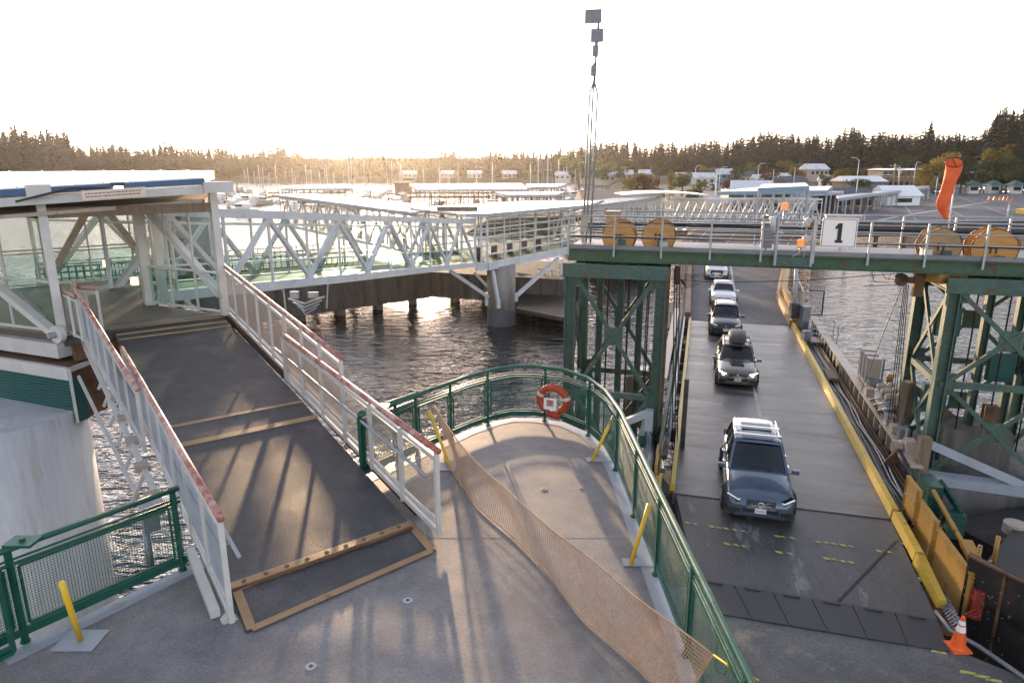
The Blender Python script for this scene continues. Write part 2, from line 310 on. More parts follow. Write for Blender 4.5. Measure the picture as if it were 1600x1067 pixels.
# ---------------- green railings of the ferry ----------------
def fillet(pts, n=4): return pts
def green_rail(name, label, base, posts, gate=None, hooked=True):
    b0 = Vector((*base[0], DZ)); t = thing(name, label, 'railing', b0)
    P = [Vector((x, y, 0)) for x, y in base]
    up = lambda z: [p+Vector((0, 0, DZ+z)) for p in P]
    m = M(); m.tube(up(1.07), .036, 8); m.obj('top_rail', 'ferry_green', t)
    m = M(); m.tube(up(.95), .014, 6); m.tube(up(.90), .02, 6); m.obj('mid_rail', 'ferry_green', t)
    m = M()
    for i in range(len(P)-1): m.bar(up(.13)[i], up(.13)[i+1], .03, .09)
    m.obj('bottom_rail', 'ferry_green', t)
    L = [0]
    for i in range(len(P)-1): L.append(L[-1]+(P[i+1]-P[i]).length)
    def at(s):
        for i in range(len(P)-1):
            if s <= L[i+1]+1e-6: return P[i].lerp(P[i+1], max(0, (s-L[i])/(L[i+1]-L[i])))
        return P[-1]
    for s in posts:
        q = at(s); m = M(); m.box(q+Vector((0, 0, DZ+.53)), (.05, .05, 1.06)); m.lathe(q+Vector((0, 0, DZ+.004)), [(.05, 0), (.05, .02)], 8); m.obj('post', 'ferry_green', t)
    # woven wire, real wires following the curve
    m = M(); tot = L[-1]; n = int(tot/.03); zz = [DZ+.2+.65*k/22 for k in range(23)]
    for k in range(n+1):
        q = at(tot*k/n); m.tube([q+Vector((0, 0, DZ+.18)), q+Vector((0, 0, DZ+.88))], .003, 3, False)
    fine = [at(tot*k/max(2, int(tot/.4))) for k in range(max(2, int(tot/.4))+1)]
    for z in zz: m.tube([q+Vector((0, 0, z)) for q in fine], .003, 3, False)
    m.obj('wire_mesh', 'ferry_green', t)
    m = M(); pl = sorted(posts)
    for a, b in zip(pl, pl[1:]):
        qa, qb = at(a+.07), at(b-.07); z0, z1 = Vector((0,0,DZ+.2)), Vector((0,0,DZ+.86))
        m.bar(qa+z0, qa+z1, .025); m.bar(qb+z0, qb+z1, .025)
        nn = max(1, int((b-a)/.25)); arc = [at(a+.07+(b-a-.14)*j/nn) for j in range(nn+1)]
        for z in (z0, z1):
            for j in range(nn): m.bar(arc[j]+z, arc[j+1]+z, .025, .03)
    m.obj('panel_frame', 'ferry_green', t)
    return t
offs = .05
right = inset(edge, .07)[3:16]
rt = green_rail('deck_railing', 'green pipe railing with wire mesh curving round the deck end and down its right side', right, [0.0, 1.2, 2.05, 3.0, 4.2, 5.3, 6.8, 8.3, 9.7, 11.1, 12.6, 14.2, 15.8])
for (x0, y0, x1, y1, z) in ((925, 720, 956, 672, .68), (985, 882, 1024, 818, .66)):
    a = gp(x0, y0, DZ+.01); b = gp(x1, y1, DZ+z)
    b = Vector((1.70, a.y+.22, DZ+.72)); m = M(); m.tube([a, b], .028, 8); br = m.obj('brace', 'yellow_bright', rt)
    m = M(); m.box(a+Vector((.12, .05, .002)), (.42, .16, .012)); m.obj('foot_plate', 'deck_edge', br)
a = gp(704, 731, DZ+.01); m = M(); m.tube([a, Vector((-1.42, 10.98, DZ+.72))], .028, 8); br = m.obj('brace', 'yellow_bright', rt)
m = M(); m.box(a+Vector((-.1, .05, .002)), (.36, .3, .012)); m.obj('foot_plate', 'deck_edge', br)
# junction cover plate and gate rail beside the gangway
m = M(); p = Vector((*right[0], DZ+1.09)); m.box(p+Vector((.25, .36, .01)), (.3, .2, .02)); m.obj('cover_plate', 'ferry_green', rt)
lt = green_rail('deck_railing', 'green pipe railing with wire mesh left of the white ramp', [(-9.2, .5), (-5.1, 6.0), (-3.97, 7.42)], [4.0, 5.6, 6.95, 8.6])
m = M()
for dz_ in (0, .1): pass
q0, q1 = Vector((-5.0, 5.85, 0)), Vector((-6.2, 4.25, 0))
for z in (1.0, .86, .12, .06): m.bar(q0+Vector((0, 0, DZ+z)), q1+Vector((0, 0, DZ+z)), .035, .045)
for k in (0, .25, .5, .75, 1): m.bar(q0.lerp(q1, k)+Vector((0, 0, DZ+.06)), q0.lerp(q1, k)+Vector((0, 0, DZ+1.0)), .04, .04)
sg = m.obj('gate_frame', 'ferry_green', lt)
m = M(); wires(m, q0+Vector((0, 0, DZ+.14)), q1-q0, (0, 0, .7), 60, 22); m.obj('gate_mesh', 'ferry_green', sg)
m = M(); m.box(Vector((-4.93, 6.15, DZ+1.115)), (.28, .2, .03)); m.lathe(Vector((-4.93, 6.15, DZ+1.13)), [(.03, 0), (.03, .03)], 8); m.obj('cover_plate', 'ferry_green', lt)
a = gp(126, 1000, DZ+.01); m = M(); m.tube([a, dp(96, 910, a.y-.28)], .03, 8); br = m.obj('brace', 'yellow_bright', lt)
m = M(); m.box(a+Vector((0, 0, .002)), (.42, .32, .012)); m.obj('foot_plate', 'deck_edge', br)
# gap rail between ramp and deck rail (behind the ramp's right rail)
m = M()
gr = green_rail('deck_railing', 'short green mesh railing seen through the right side of the white ramp', [(-2.36, 9.9), (-1.62, 10.86)], [0.02, .75, 1.40])
# life ring
c = Vector((.82, 12.17, DZ+.53)); dirx = Vector((.9, -.42, 0)).normalized(); nrm = Vector((-.42, -.9, 0)).normalized()
lr = thing('life_ring', 'orange horseshoe lifebuoy with white rope hung on the green railing', 'life ring', c-Vector((0, 0, .4)))
m = M(); N = 36; a0 = -.5*math.pi+.5
pts = [c+nrm*.12+dirx*math.cos(a0+.0+(2*math.pi-1.0)*k/N)*.27+Vector((0, 0, .235*math.sin(a0+(2*math.pi-1.0)*k/N))) for k in range(N+1)]
m.tube(pts, [.045]+[.07]*(N-1)+[.045], 10); m.obj('ring', 'orange_ring', lr)
m = M()
for k in (9, 26): m.lathe(pts[k], [(.074, -.03), (.076, 0), (.074, .03)], 12, (pts[k+1]-pts[k-1]))
m.each('rope_wrap', 'white_paint', lr)
m = M(); m.tube([c+nrm*.14+dirx*-.1+Vector((0, 0, -.27)), c+nrm*.14+dirx*.14+Vector((0, 0, -.29))], .075, 10); m.obj('float_light', 'orange_ring', lr)
MT['orange_lamp'].node_tree.nodes['Principled BSDF'].inputs['Emission Strength'].default_value = .5
m = M(); m.box(c+nrm*.22+Vector((-.02, 0, -.05)), (.25, .012, .22), dirx, nrm); sgn = m.obj('sign_card', 'sign_white', lr)
m = M(); m.box(c+nrm*.229+Vector((-.02, 0, -.03)), (.135, .004, .125), dirx, nrm); m.obj('symbol_square', 'rail_red', sgn)
m = M(); m.tube([c+nrm*.233+dirx*(-.018+.03*math.cos(k*math.pi/8))+Vector((0, 0, -.03+.026*math.sin(k*math.pi/8))) for k in range(17)], .006, 5); m.obj('symbol_ring', 'sign_white', sgn)
# ---------------- boarding ramp (gangway) ----------------
z_at = lambda s: 7.80+max(0, s)*.082
gw = thing('boarding_ramp', 'wide dark passenger ramp with white side rails sloping up from the deck', 'ramp', G(0, 0, DZ))
LG = 11.3
HL, HR = gp(360, 922, 7.79), gp(644, 822, 7.79)
m = M(); m.slab(HL, HR, G(5.55, 1.24, z_at(5.55)), G(5.55, -1.24, z_at(5.55)), .12)
m.slab(G(5.6, -1.24, z_at(5.6)-.02), G(5.6, 1.24, z_at(5.6)-.02), G(LG, 1.24, z_at(LG)-.02), G(LG, -1.24, z_at(LG)-.02), .12); m.obj('deck_plate', 'apron_grit', gw)
NL, NR, FR_, FL_ = gp(385, 990, DZ), gp(682, 860, DZ), gp(640, 818, DZ), gp(362, 932, DZ)
e = Vector((0, 0, .03)); m = M(); m.hexa([NL, NR, FR_, FL_], [NL+e*.4, NR+e*.4, FR_+e*2.6, FL_+e*2.6]); m.obj('flap', 'apron_grit', gw)
def strip(m, a, b, c, d, w, th=.008):
    for p, q in ((a, b), (b, c), (c, d), (d, a)): m.bar(p, q, w, th)
m = M(); u = Vector((0, 0, .035)); A, B, Cc, D = NL+e*.4, NR+e*.4, FR_+e*2.6, FL_+e*2.6
A2, B2, C2, D2 = [x.lerp((A+B+Cc+D)/4, k) + Vector((0, 0, .008)) for x, k in ((A, .05), (B, .05), (Cc, .05), (D, .05))]
strip(m, A2, B2, C2, D2, .1); m.obj('flap_border', 'tan_strip', gw)
def cross(s0, w, mat='tan_strip', nm='tread_strip'):
    m = M(); z = z_at(s0)+.006; m.box(G(s0, 0, z), (2.44, w, .016), GC, GE+Vector((0, 0, .082))); return m.obj(nm, mat, gw)
for s0, w in ((3.78, .16), (4.55, .09), (9.85, .06), (10.25, .07), (10.7, .05)): cross(s0, w)
hd = (HR-HL).normalized(); m = M(); m.box((HL+HR)/2+Vector((-.03, .05, .012)), ((HR-HL).length, .13, .016), hd, Vector((-hd.y, hd.x, 0))); m.obj('tread_strip', 'tan_strip', gw)
m = M()
for k in range(9): m.lathe(HL.lerp(HR, .07+.107*k)+Vector((-.03, .05, .02)), [(.03, 0), (.025, .012)], 8)
m.each('hinge_bolt', 'rusty', gw)
m = M(); m.tube([HL-Vector((0, .03, .01)), HR-Vector((0, .03, .01))], .022, 8); m.obj('hinge_pipe', 'rusty', gw)
def gang_rail(c0, c1, s0, s1, b0, b1, h0, h1, npan, grab=None, name='side_rail', top2=False):
    """one framed mesh rail from s0 (near) to s1 (far); c across, b bottom above the ramp, h height"""
    k_ = lambda s: (s-s0)/(s1-s0)
    def pt(s, z, dc=0):
        k = k_(s); h = h0+(h1-h0)*k; zz = z*h if z <= 1 else h+(z-1)
        return G(s, c0+(c1-c0)*k+dc, z_at(s)+b0+(b1-b0)*k+zz)
    sg = -1 if c0 > 0 else 1
    m = M()
    for z, w in ((.0, .07), (.11, .04), (.90, .05)): m.bar(pt(s0, z), pt(s1, z), .045, w)
    o = m.obj(name, 'white_paint', gw)
    for k in range(npan+1):
        s = s0+(s1-s0)*k/npan; m = M(); m.bar(pt(s, -.04), pt(s, .97), .055, .05, GE); m.obj('post', 'white_paint', o)
    m = M(); a, b = pt(s0-.06, 1.0), pt(s1, 1.0); m.tube([a+(b-a)*t for t in (0, .25, .5, .75, 1)], .042, 10)
    if top2: m.tube([pt(s0+1, .955, -sg*.07), pt(s1, .955, -sg*.07)], .03, 8)
    m.obj('handrail', 'rail_red', o)
    m = M(); w = M()
    for k in range(npan):
        a = s0+(s1-s0)*k/npan+.06; b = s0+(s1-s0)*(k+1)/npan-.06
        q, qu = pt(a, .15), pt(b, .15); r, ru = pt(a, .87), pt(b, .87); uu = qu-q; hh = (r-q).length; L = uu.length
        for x, y in ((q, qu), (r, ru), (q, r), (qu, ru)): m.bar(x, y, .022, .022, GE if (x, y) in ((q, r), (qu, ru)) else (0, 0, 1))
        vv = r-q; st = .05
        for j in range(-int(hh/st), int(L/st)+1):
            x0 = j*st; t0 = max(0, -x0/hh); t1 = min(1, (L-x0)/hh)
            if t1 <= t0: continue
            for g_ in (1, -1):
                za, zb = (t0, t1) if g_ > 0 else (1-t0, 1-t1)
                w.tube([q+uu*((x0+hh*t0)/L)+vv*za, q+uu*((x0+hh*t1)/L)+vv*zb], .003, 3, False)
    m.obj('panel_frame', 'white_paint', o); w.obj('diamond_mesh', 'mesh_backlit_tan' if c0 > 0 else 'galv', o)  # right rails get the painted backlight tan, left rails plain metal
    if grab:
        m = M(); m.tube([pt(grab[0], .68, sg*.1), pt(grab[1], .62, sg*.1)], .022, 8)
        for t in (.1, .5, .9):
            s = grab[0]+(grab[1]-grab[0])*t; m.tube([pt(s, .66, sg*.1), pt(s, .66)], .012, 5)
        m.obj('grab_bar', 'galv', o)
    return o
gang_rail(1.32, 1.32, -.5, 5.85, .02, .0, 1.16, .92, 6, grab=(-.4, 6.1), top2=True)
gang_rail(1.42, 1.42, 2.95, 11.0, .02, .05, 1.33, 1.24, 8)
gang_rail(-1.34, -1.42, -.75, 6.7, .0, .0, 1.20, .80, 8, grab=(-1.0, 3))
gang_rail(-1.5, -1.9, 4.1, 11.0, -.1, .0, 1.05, 1.12, 7)
# outer under-frame, hinge brackets and latch on the left side
m = M()
for s in (2.6, 3.6, 4.6, 5.6, 6.6, 7.6): m.box(G(s, -1.62, z_at(s)-.12), (.2, .22, .1), GC, GE); m.lathe(G(s, -1.7, z_at(s)-.1), [(.03, -.06), (.03, .06)], 8, GE)
m.each('hinge_bracket', 'cabinet', gw)
m = M(); m.bar(G(2.4, -1.55, z_at(2.4)-.16), G(11, -1.9, z_at(11)-.2), .07, .10); m.bar(G(3.4, -1.75, z_at(3.4)-.5), G(9.5, -2.1, z_at(9.5)-.6), .05, .07)
for s in (3.4, 4.4, 5.4, 6.4, 7.4, 8.4): m.bar(G(s, -1.6, z_at(s)-.1), G(s, -1.82, z_at(s)-.55), .05)
m.obj('under_frame', 'white_paint', gw)
m = M(); m.box(G(2.2, -1.72, z_at(2)-.18), (.2, .34, .3), GC, GE); m.box(G(2.05, -1.62, z_at(2)+.0), (.14, .2, .16), GC, GE); m.tube([G(2.1, -1.8, z_at(2)-.3), G(1.9, -1.82, z_at(2)-.75)], .05, 8)
m.obj('latch_block', 'galv', gw)
m = M(); m.bar(G(-.55, -1.46, z_at(0)-.02), G(.75, -1.46, z_at(0)+.1), .1, .09); m.bar(G(-.62, -1.38, z_at(0)-.04), G(-.62, -1.28, z_at(0)-.16), .1, .12); m.obj('foot_roller', 'white_paint', gw)
m = M()
for k in range(2): m.bar(G(.2, 1.38, z_at(.2)-.02), G(LG, 1.4, z_at(LG)-.08), .1, .12)
m.obj('side_beam', 'rusty', gw)
# ---------------- rope net draped across the deck ----------------
A_ = [(677, 632), (713, 685), (747, 725), (797, 770), (860, 826), (925, 874), (987, 928), (1050, 974), (1114, 1022)]
B_ = [(694, 719), (720, 755), (747, 791), (804, 841), (856, 896), (903, 956), (956, 1003), (1000, 1043), (1060, 1110)]
top3 = [Vector((-1.32, 10.7, 8.68)), None, None, None, None, None, None]
hs = [.98, .95, .9, .86, .84, .82, .82, .82, .8]
tops = [gp(x, y, DZ+h) for (x, y), h in zip(A_, hs)]; bots = [gp(x, y, DZ+.02) for x, y in B_]
def cr(P, t):
    n = len(P)-1; x = min(max(t, 0), 1)*n; i = min(int(x), n-1); f = x-i
    p0, p1, p2, p3 = P[max(i-1, 0)], P[i], P[i+1], P[min(i+2, n)]
    return .5*((2*p1)+(p2-p0)*f+(2*p0-5*p1+4*p2-p3)*f*f+(3*p1-p0-3*p2+p3)*f**3)
def net_pt(t, v):
    a, b = cr(bots, t), cr(tops, t); sag = math.sin(v*math.pi)*.03*math.sin(t*23+v*2)+math.sin(v*math.pi)*.03
    nn = (b-a).cross(cr(tops, min(1, t+.02))-cr(tops, max(0, t-.02))).normalized()
    return a.lerp(b, v)+nn*sag+Vector((0, 0, .0))
net = thing('safety_net', 'tan rope net hung diagonally across the deck end', 'net', bots[3])
m = M(); NT, NV = 170, 20
for i in range(NT+1):
    m.tube([net_pt(i/NT, k/8) for k in range(9)], .0034, 3, False)
for j in range(NV+1):
    m.tube([net_pt(i/60, j/NV) for i in range(61)], .0034, 3, False)
m.obj('rope_mesh', 'net_rope', net)
m = M(); m.tube([cr(tops, k/40) for k in range(41)], .010, 6); m.tube([cr(bots, k/40) for k in range(41)], .010, 6); m.tube([net_pt(1, k/10) for k in range(11)], .010, 6); m.obj('edge_rope', 'net_rope', net)
m = M(); q = tops[-1]; q2 = gp(1185, 1062, DZ+.95); m.tube([q, q.lerp(q2, .5)+Vector((0, 0, -.03)), q2], .008, 6)
for k in (.35, .6, .75, .9): m.lathe(q.lerp(q2, k)+Vector((0, 0, -.02)), [(.008, -.012), (.018, 0), (.008, .012)], 6, (q2-q))
m.obj('tie_rope', 'yellow_rope', net)
m = M(); q = gp(1118, 1040, DZ+.55); m.tube([q+Vector((0, 0, .25)), q, q+Vector((.02, -.03, -.05)), q+Vector((.07, -.06, -.04)), q+Vector((.1, -.03, .1))], .009, 6); m.obj('hook', 'black', net)
# ---------------- car deck of the ferry ----------------
CD = 2.86
m = M(); m.prism([(1.0, -4), (11.2, 6.0), (10.45, 10.3), (9.9, 11.2), (9.15, 11.9), (8.9, 12.1), (5.0, 14.1), (1.2, 14.2)], CD-.5, CD); m.obj('car_deck_floor', 'car_deck_paint', world=True, kind='structure')
m = M(); pts = [gp(x, y, CD+.04) for x, y in ((1462, 955), (1485, 985), (1530, 1010), (1600, 1058), (1680, 1110))]; m.tube(pts, .05, 6); m.obj('floor_edge', 'grey_steel', world=True, kind='structure')
m = M()
for x, y, w in ((1500, 1050, 0), (1522, 1056, 0), (1540, 1062, 0), (1388, 1000, 0), (1420, 1008, 0), (1455, 1018, 0)):
    p = gp(x, y, CD+.004); m.quad(p, p+Vector((.28, -.08, 0)), p+Vector((.30, .0, 0)), p+Vector((.05, .07, 0)))
m.obj('floor_markings', 'worn_yellow', world=True, kind='structure')
# ---------------- vehicle loading ramp ----------------
RZ = 2.9; W0 = 5.85
ra = thing('loading_ramp', 'long steel vehicle ramp with yellow kerbs carrying the line of cars', 'ramp', R(12, 3, RZ-1))
m = M(); m.hexa([R(0, -.1, RZ-.35), R(0, W0+.1, RZ-.35), R(24.2, W0+.1, RZ-.35), R(24.2, -.1, RZ-.35)], [R(0, -.1, RZ), R(0, W0+.1, RZ), R(24.2, W0+.1, RZ), R(24.2, -.1, RZ)]); m.obj('deck_plate', 'ramp_steel', ra)
lipA = [gp(1088, 905, CD+.03), gp(1465, 969, CD+.03)]; lipB = [gp(1118, 958, CD+.015), gp(1484, 1018, CD+.015)]
m = M(); m.hexa([R(-.06, 0, RZ-.4), lipA[0]-Vector((0, 0, .3)), lipA[1]-Vector((0, 0, .3)), R(-.06, W0, RZ-.4)], [R(-.06, 0, RZ-.01), lipA[0], lipA[1], R(-.06, W0, RZ-.01)])
m.obj('end_apron', 'apron_steel', ra)
for k in range(6):
    a, b = lipA[0].lerp(lipA[1], (k+.012)/6), lipA[0].lerp(lipA[1], (k+.988)/6); c, d = lipB[0].lerp(lipB[1], (k+.988)/6), lipB[0].lerp(lipB[1], (k+.012)/6)
    m = M(); u = Vector((0, 0, .03)); m.hexa([d, c, b, a], [d+u*.3, c+u*.3, b+u, a+u]); fp = m.obj('lip_flap', 'lip_steel', ra)
    m = M(); q = a.lerp(b, .5)+u*1.2; dd = (b-a).normalized(); pp = Vector((-dd.y, dd.x, 0)); m.box(q-pp*.05, (.36, .07, .025), dd, pp); m.obj('hinge', 'dark_steel', fp)
m = M()
m.bar(R(-.03, 0, RZ+.0), R(-.03, W0, RZ+.0), .05, .012); a, b = R(-1.2, W0-.15, RZ+.004), (lipA[0].lerp(lipA[1], .60)); m.bar(a, b+Vector((0, 0, .006)), .03, .01); m.bar(a+Vector((.06, .03, 0)), b+Vector((.09, .03, .006)), .02, .01)
m.obj('plate_joint', 'black', ra)
def kerb(m, s0, c0, s1, c1, w=.2, h=.26, z=None):
    z = RZ if z is None else z
    m.hexa([R(s0, c0, z), R(s0, c0+w, z), R(s1, c1+w, z), R(s1, c1, z)], [R(s0, c0+.03, z+h), R(s0, c0+w, z+h), R(s1, c1+w, z+h), R(s1, c1+.03, z+h)])
m = M(); kerb(m, .12, W0, 24, W0); m.obj('kerb', 'yellow_paint', ra)
m = M(); kerb(m, .12, -.2, 24, -.2, .16); m.obj('kerb', 'yellow_paint', ra)
m = M(); kerb(m, -2.15, W0-.0, -.02, W0-.0, .22, .26); m.obj('kerb', 'yellow_paint', ra)
m = M(); m.hexa([R(-4.0, W0+.02, RZ-.05), R(-4.0, W0+.2, RZ-.05), R(-2.2, W0+.24, RZ-.05), R(-2.2, W0-.02, RZ-.05)], [R(-4.0, W0+.05, RZ+.16), R(-4.0, W0+.2, RZ+.16), R(-2.2, W0+.24, RZ+.22), R(-2.2, W0+.04, RZ+.26)]); m.obj('kerb', 'yellow_paint', ra)
# lane line and painted dashes
m = M(); up = Vector((0, 0, .004))
for s0, s1 in ((2.3, 24),): m.quad(R(s0, 2.86, RZ+.004), R(s0, 2.98, RZ+.004), R(s1, 2.98, RZ+.004), R(s1, 2.86, RZ+.004))
m.obj('lane_line', 'white_line', ra)
m = M()
for x, y in ((1074, 816), (1086, 818), (1112, 822), (1124, 824), (1134, 825), (1148, 827), (1161, 829), (1214, 837), (1223, 838), (1238, 840), (1278, 846), (1291, 847), (1303, 849), (1317, 851), (1330, 853), (1373, 860), (1387, 861), (1136, 849), (1150, 851), (1163, 853), (1217, 862), (1234, 864), (1292, 872), (1303, 873), (1317, 876), (1330, 878)):
    k = random.uniform(.7, 1.0); p = gp(x, y, RZ+.006-.0005); d = EB*.15*k; e_ = ER*-.11*k+EB*.07
    m.quad(p-d*.5-e_*.5, p-d*.5+e_*.5, p+d*.5+e_*.5, p+d*.5-e_*.5)
MZ = m; 
for i, v in enumerate(m.v):
    q = Vector(v); s = (q-R0).dot(ER); z = RZ-.01+(CD+.03-(RZ-.01))*min(1, max(0, -s/5.0)); m.v[i] = (q.x, q.y, z+.012)
m.each('dash_marking', 'worn_yellow', ra)
# side gutter with pipes and hoses (right), girder with stiffeners
m = M(); m.hexa([R(.2, W0+.2, RZ-.1), R(.2, W0+1.0, RZ-.1), R(24, W0+1.0, RZ-.1), R(24, W0+.2, RZ-.1)], [R(.2, W0+.2, RZ+.02), R(.2, W0+1.0, RZ+.02), R(24, W0+1.0, RZ+.02), R(24, W0+.2, RZ+.02)])
m.obj('cable_tray', 'dark_steel', ra)
m = M()
for i, (c, r, z) in enumerate(((W0+.34, .03, .06), (W0+.44, .025, .06), (W0+.60, .03, .10), (W0+.7, .04, .08))):
    m.tube([R(.5+k*1.0, c+.05*math.sin(k*1.3+i)*(1 if k < 14 else .1), RZ+z+.02*math.sin(k*2+i)) for k in range(24)], r, 6)
m.obj('hose', 'hose', ra)
m = M()
for c, z in ((W0+.82, .1), (W0+.9, .14)): m.tube([R(.6, c, RZ+z), R(23.5, c, RZ+z)], .035, 6)
m.obj('conduit', 'rusty', ra)
m = M(); m.box(R(13.4, W0+.55, RZ+.22), (1.5, .42, .10), ER, EB); m.obj('timber_block', 'timber', ra)
gc = W0+1.2
m = M(); m.bar(R(2.4, gc, RZ+.62), R(24, gc, RZ+.62), .36, .07); m.obj('girder_flange', 'cabinet', ra)
m = M(); m.bar(R(2.4, gc+.04, RZ-.2), R(24, gc+.04, RZ-.2), .04, 1.5); m.bar(R(2.4, gc, RZ-.95), R(24, gc, RZ-.95), .36, .06); m.obj('girder_web', 'tower_green', ra)
m = M()
for k in range(22):
    s = 23.7-.92*k
    m.box(R(s, gc-.09, RZ+.16), (.34 if k < 11 else .07, .012 if k < 11 else .2, .84), ER, EB)
m.each('stiffener', 'cabinet', ra)
m = M(); m.bar(R(.5, -.62, RZ+.35), R(24, -.62, RZ+.35), .12, .7); m.obj('girder_web', 'tower_green', ra)
m = M(); m.tube([R(2, -.42, RZ+.42), R(8, -.42, RZ+.45), R(23, -.45, RZ+.45)], .075, 8); m.obj('pipe', 'galv', ra)
m = M(); m.bar(R(9, -.95, RZ+.75), R(24, -.95, RZ+.75), .34, .06); m.obj('girder_flange', 'cabinet', ra)
m = M()
for s in (.4, 6, 12, 18, 23.6): m.bar(R(s, -.6, RZ-.55), R(s, gc, RZ-.55), .25, .5)
m.obj('cross_beam', 'dark_steel', ra)
# wire mesh guard panels right of apron: orange-yellow flip plates
pn = thing('guard_panels', 'worn orange yellow guard plates beside the ramp end', 'guard', R(-1.5, W0+.6, RZ-.4))
for (s0, s1, c0, c1, zt, zb) in ((.55, -.35, .42, .46, 1.08, .1), (-.45, -1.6, .50, .55, .86, -.25), (-1.7, -3.7, .58, .68, .72, -.45)):
    m = M(); a, b = R(s0, W0+c0, RZ+zb), R(s1, W0+c1, RZ+zb); u = Vector((0, 0, zt-zb)); m.hexa([a, b, b+EB*.06, a+EB*.06], [a+u, b+u, b+u+EB*.06, a+u+EB*.06]); pl = m.obj('plate', 'orange_yellow', pn)
    m = M()
    for x in (a, b): m.bar(x+EB*.03-Vector((0, 0, .02)), x+EB*.03+u*1.04, .09, .1)
    m.bar(a+u+EB*.03, b+u+EB*.03, .11, .05); m.bar(a+u*.5-EB*.01, b+u*.5-EB*.01, .02, .04); m.obj('plate_frame', 'orange_yellow', pl)
m = M(); m.bar(R(.1, W0+.95, RZ+.95), R(-2.9, W0+1.0, RZ+.6), .09, .08); m.bar(R(-2.2, W0+1.05, RZ+.72), R(-3.6, W0+1.05, RZ+.5), .26, .16); m.obj('top_bar', 'orange_yellow', pn)
m = M(); m.box(R(-3.75, W0+.95, RZ+.1), (.4, .4, .7), ER, EB); m.box(R(-3.9, W0+1.2, RZ+.2), (.3, .25, .25), ER, EB)
for k in range(3): m.tube([R(-3.7, W0+.7+.08*k, RZ+.3), R(-3.95-.06*k, W0+.85, RZ+.05-.05*k), R(-4.1, W0+.5+.1*k, RZ-.1)], .03, 5)
m.obj('end_bracket', 'end_red', pn)
m = M()
for k in range(10): m.tube([R(-3.5-.12*k, W0+.2+.03*math.sin(k*2), RZ+.05), R(-3.8-.12*k, W0+.28, RZ+.12), R(-4.0-.1*k, W0+.1, RZ)], .02, 5)
m.obj('chain', 'grey_steel', pn)
# left side of the apron
pl = thing('guard_panels', 'yellow guard plates at the left edge of the ramp end behind the green railing', 'guard', R(-.5, -.5, RZ))
m = M(); m.box(R(.2, -.62, RZ+.35), (.9, .08, 1.2), ER, EB); m.box(R(1.2, -.66, RZ+.3), (.8, .08, 1.1), ER, EB); m.box(R(-.9, -.55, RZ+.2), (1.0, .08, 1.0), ER, EB); m.obj('plate', 'orange_yellow', pl)
m = M(); m.bar(R(1.6, -.5, RZ+.9), R(-1.5, -.45, RZ+.5), .08, .1); m.obj('top_bar', 'yellow_paint', pl)
# hydraulic cylinders
def cylinder(lab, a, b, k, g=None):
    t = thing('hydraulic_cylinder', lab, 'cylinder', a, g); mid = a.lerp(b, k)
    m = M(); m.tube([a, mid], .085, 12); m.lathe(mid, [(.1, -.06), (.1, .06)], 12, b-a); m.obj('barrel', 'dark_steel', t)
    m = M(); m.tube([mid, b], .035, 8); m.obj('piston_rod', 'chrome', t)
    m = M(); m.lathe(a, [(.09, -.08), (.09, .08)], 10, EB); m.lathe(b, [(.07, -.08), (.07, .08)], 10, EB); m.obj('eye', 'dark_steel', t)
cylinder('shiny hydraulic cylinder beside the right kerb at the green bracket', dp(1405, 705, 19.9), dp(1437, 775, 18.6), .6)
cylinder('shiny hydraulic cylinder left of the ramp above the teal lever', dp(1042, 680, 19.6), dp(1035, 735, 18.2), .6)
t = thing('actuator_bracket', 'dark green steel bracket block right of the orange yellow plates', 'bracket', R(.2, W0+1.3, RZ))
m = M(); m.box(R(.9, W0+1.15, RZ+.35), (.9, .35, 1.1), ER, EB); m.box(R(-.1, W0+1.5, RZ+.15), (.5, .4, .7), ER, EB); m.obj('block', 'hydro_green', t)
m = M(); m.bar(R(.9, W0+1.35, RZ+.9), R(-.2, W0+1.6, RZ+.5), .08, .16); m.obj('arm', 'hydro_green', t)
t = thing('actuator_lever', 'teal hydraulic lever beside the left edge of the vehicle ramp', 'lever', R(2, -1.3, RZ-.3))
m = M(); m.box(R(3.3, -1.25, RZ+.5), (1.6, .25, .45), ER, EB); m.box(R(.8, -1.2, RZ+.2), (1.5, .2, .5), ER, EB); m.obj('body', 'hydro_green', t)
m = M()
for k in range(7): m.tube([R(2.5+.5*k, -1.0+.05*k, RZ+.9-.2*(k % 3)), R(3.0+.4*k, -.85, RZ+.3), R(2.2+.5*k, -.8, RZ+.1)], .02, 5)
m.obj('hose', 'black_rubber', t)
m = M(); m.tube([R(1.5, -.95, RZ-.1), R(3.4, -.9, RZ-.1), R(3.5, -1.1, RZ-.2)], .12, 8); m.tube([R(4.0, -.9, RZ+.1), R(6.2, -.85, RZ+.2)], .06, 8); m.obj('pipe', 'white_paint', t)
t = thing('control_cabinet', 'tan steel cabinet with pale boxes on top left of the vehicle ramp', 'cabinet', R(8.7, -1.6, RZ-1))
m = M(); m.box(R(8.7, -1.75, RZ-.1), (1.3, 1.3, 2.2), ER, EB); m.obj('body', 'timber', t)
m = M()
for k in range(3): m.box(R(8.6, -2.2+.45*k, RZ+1.12), (.9, .36, .22), ER, EB)
m.each('lid', 'white_paint', t)
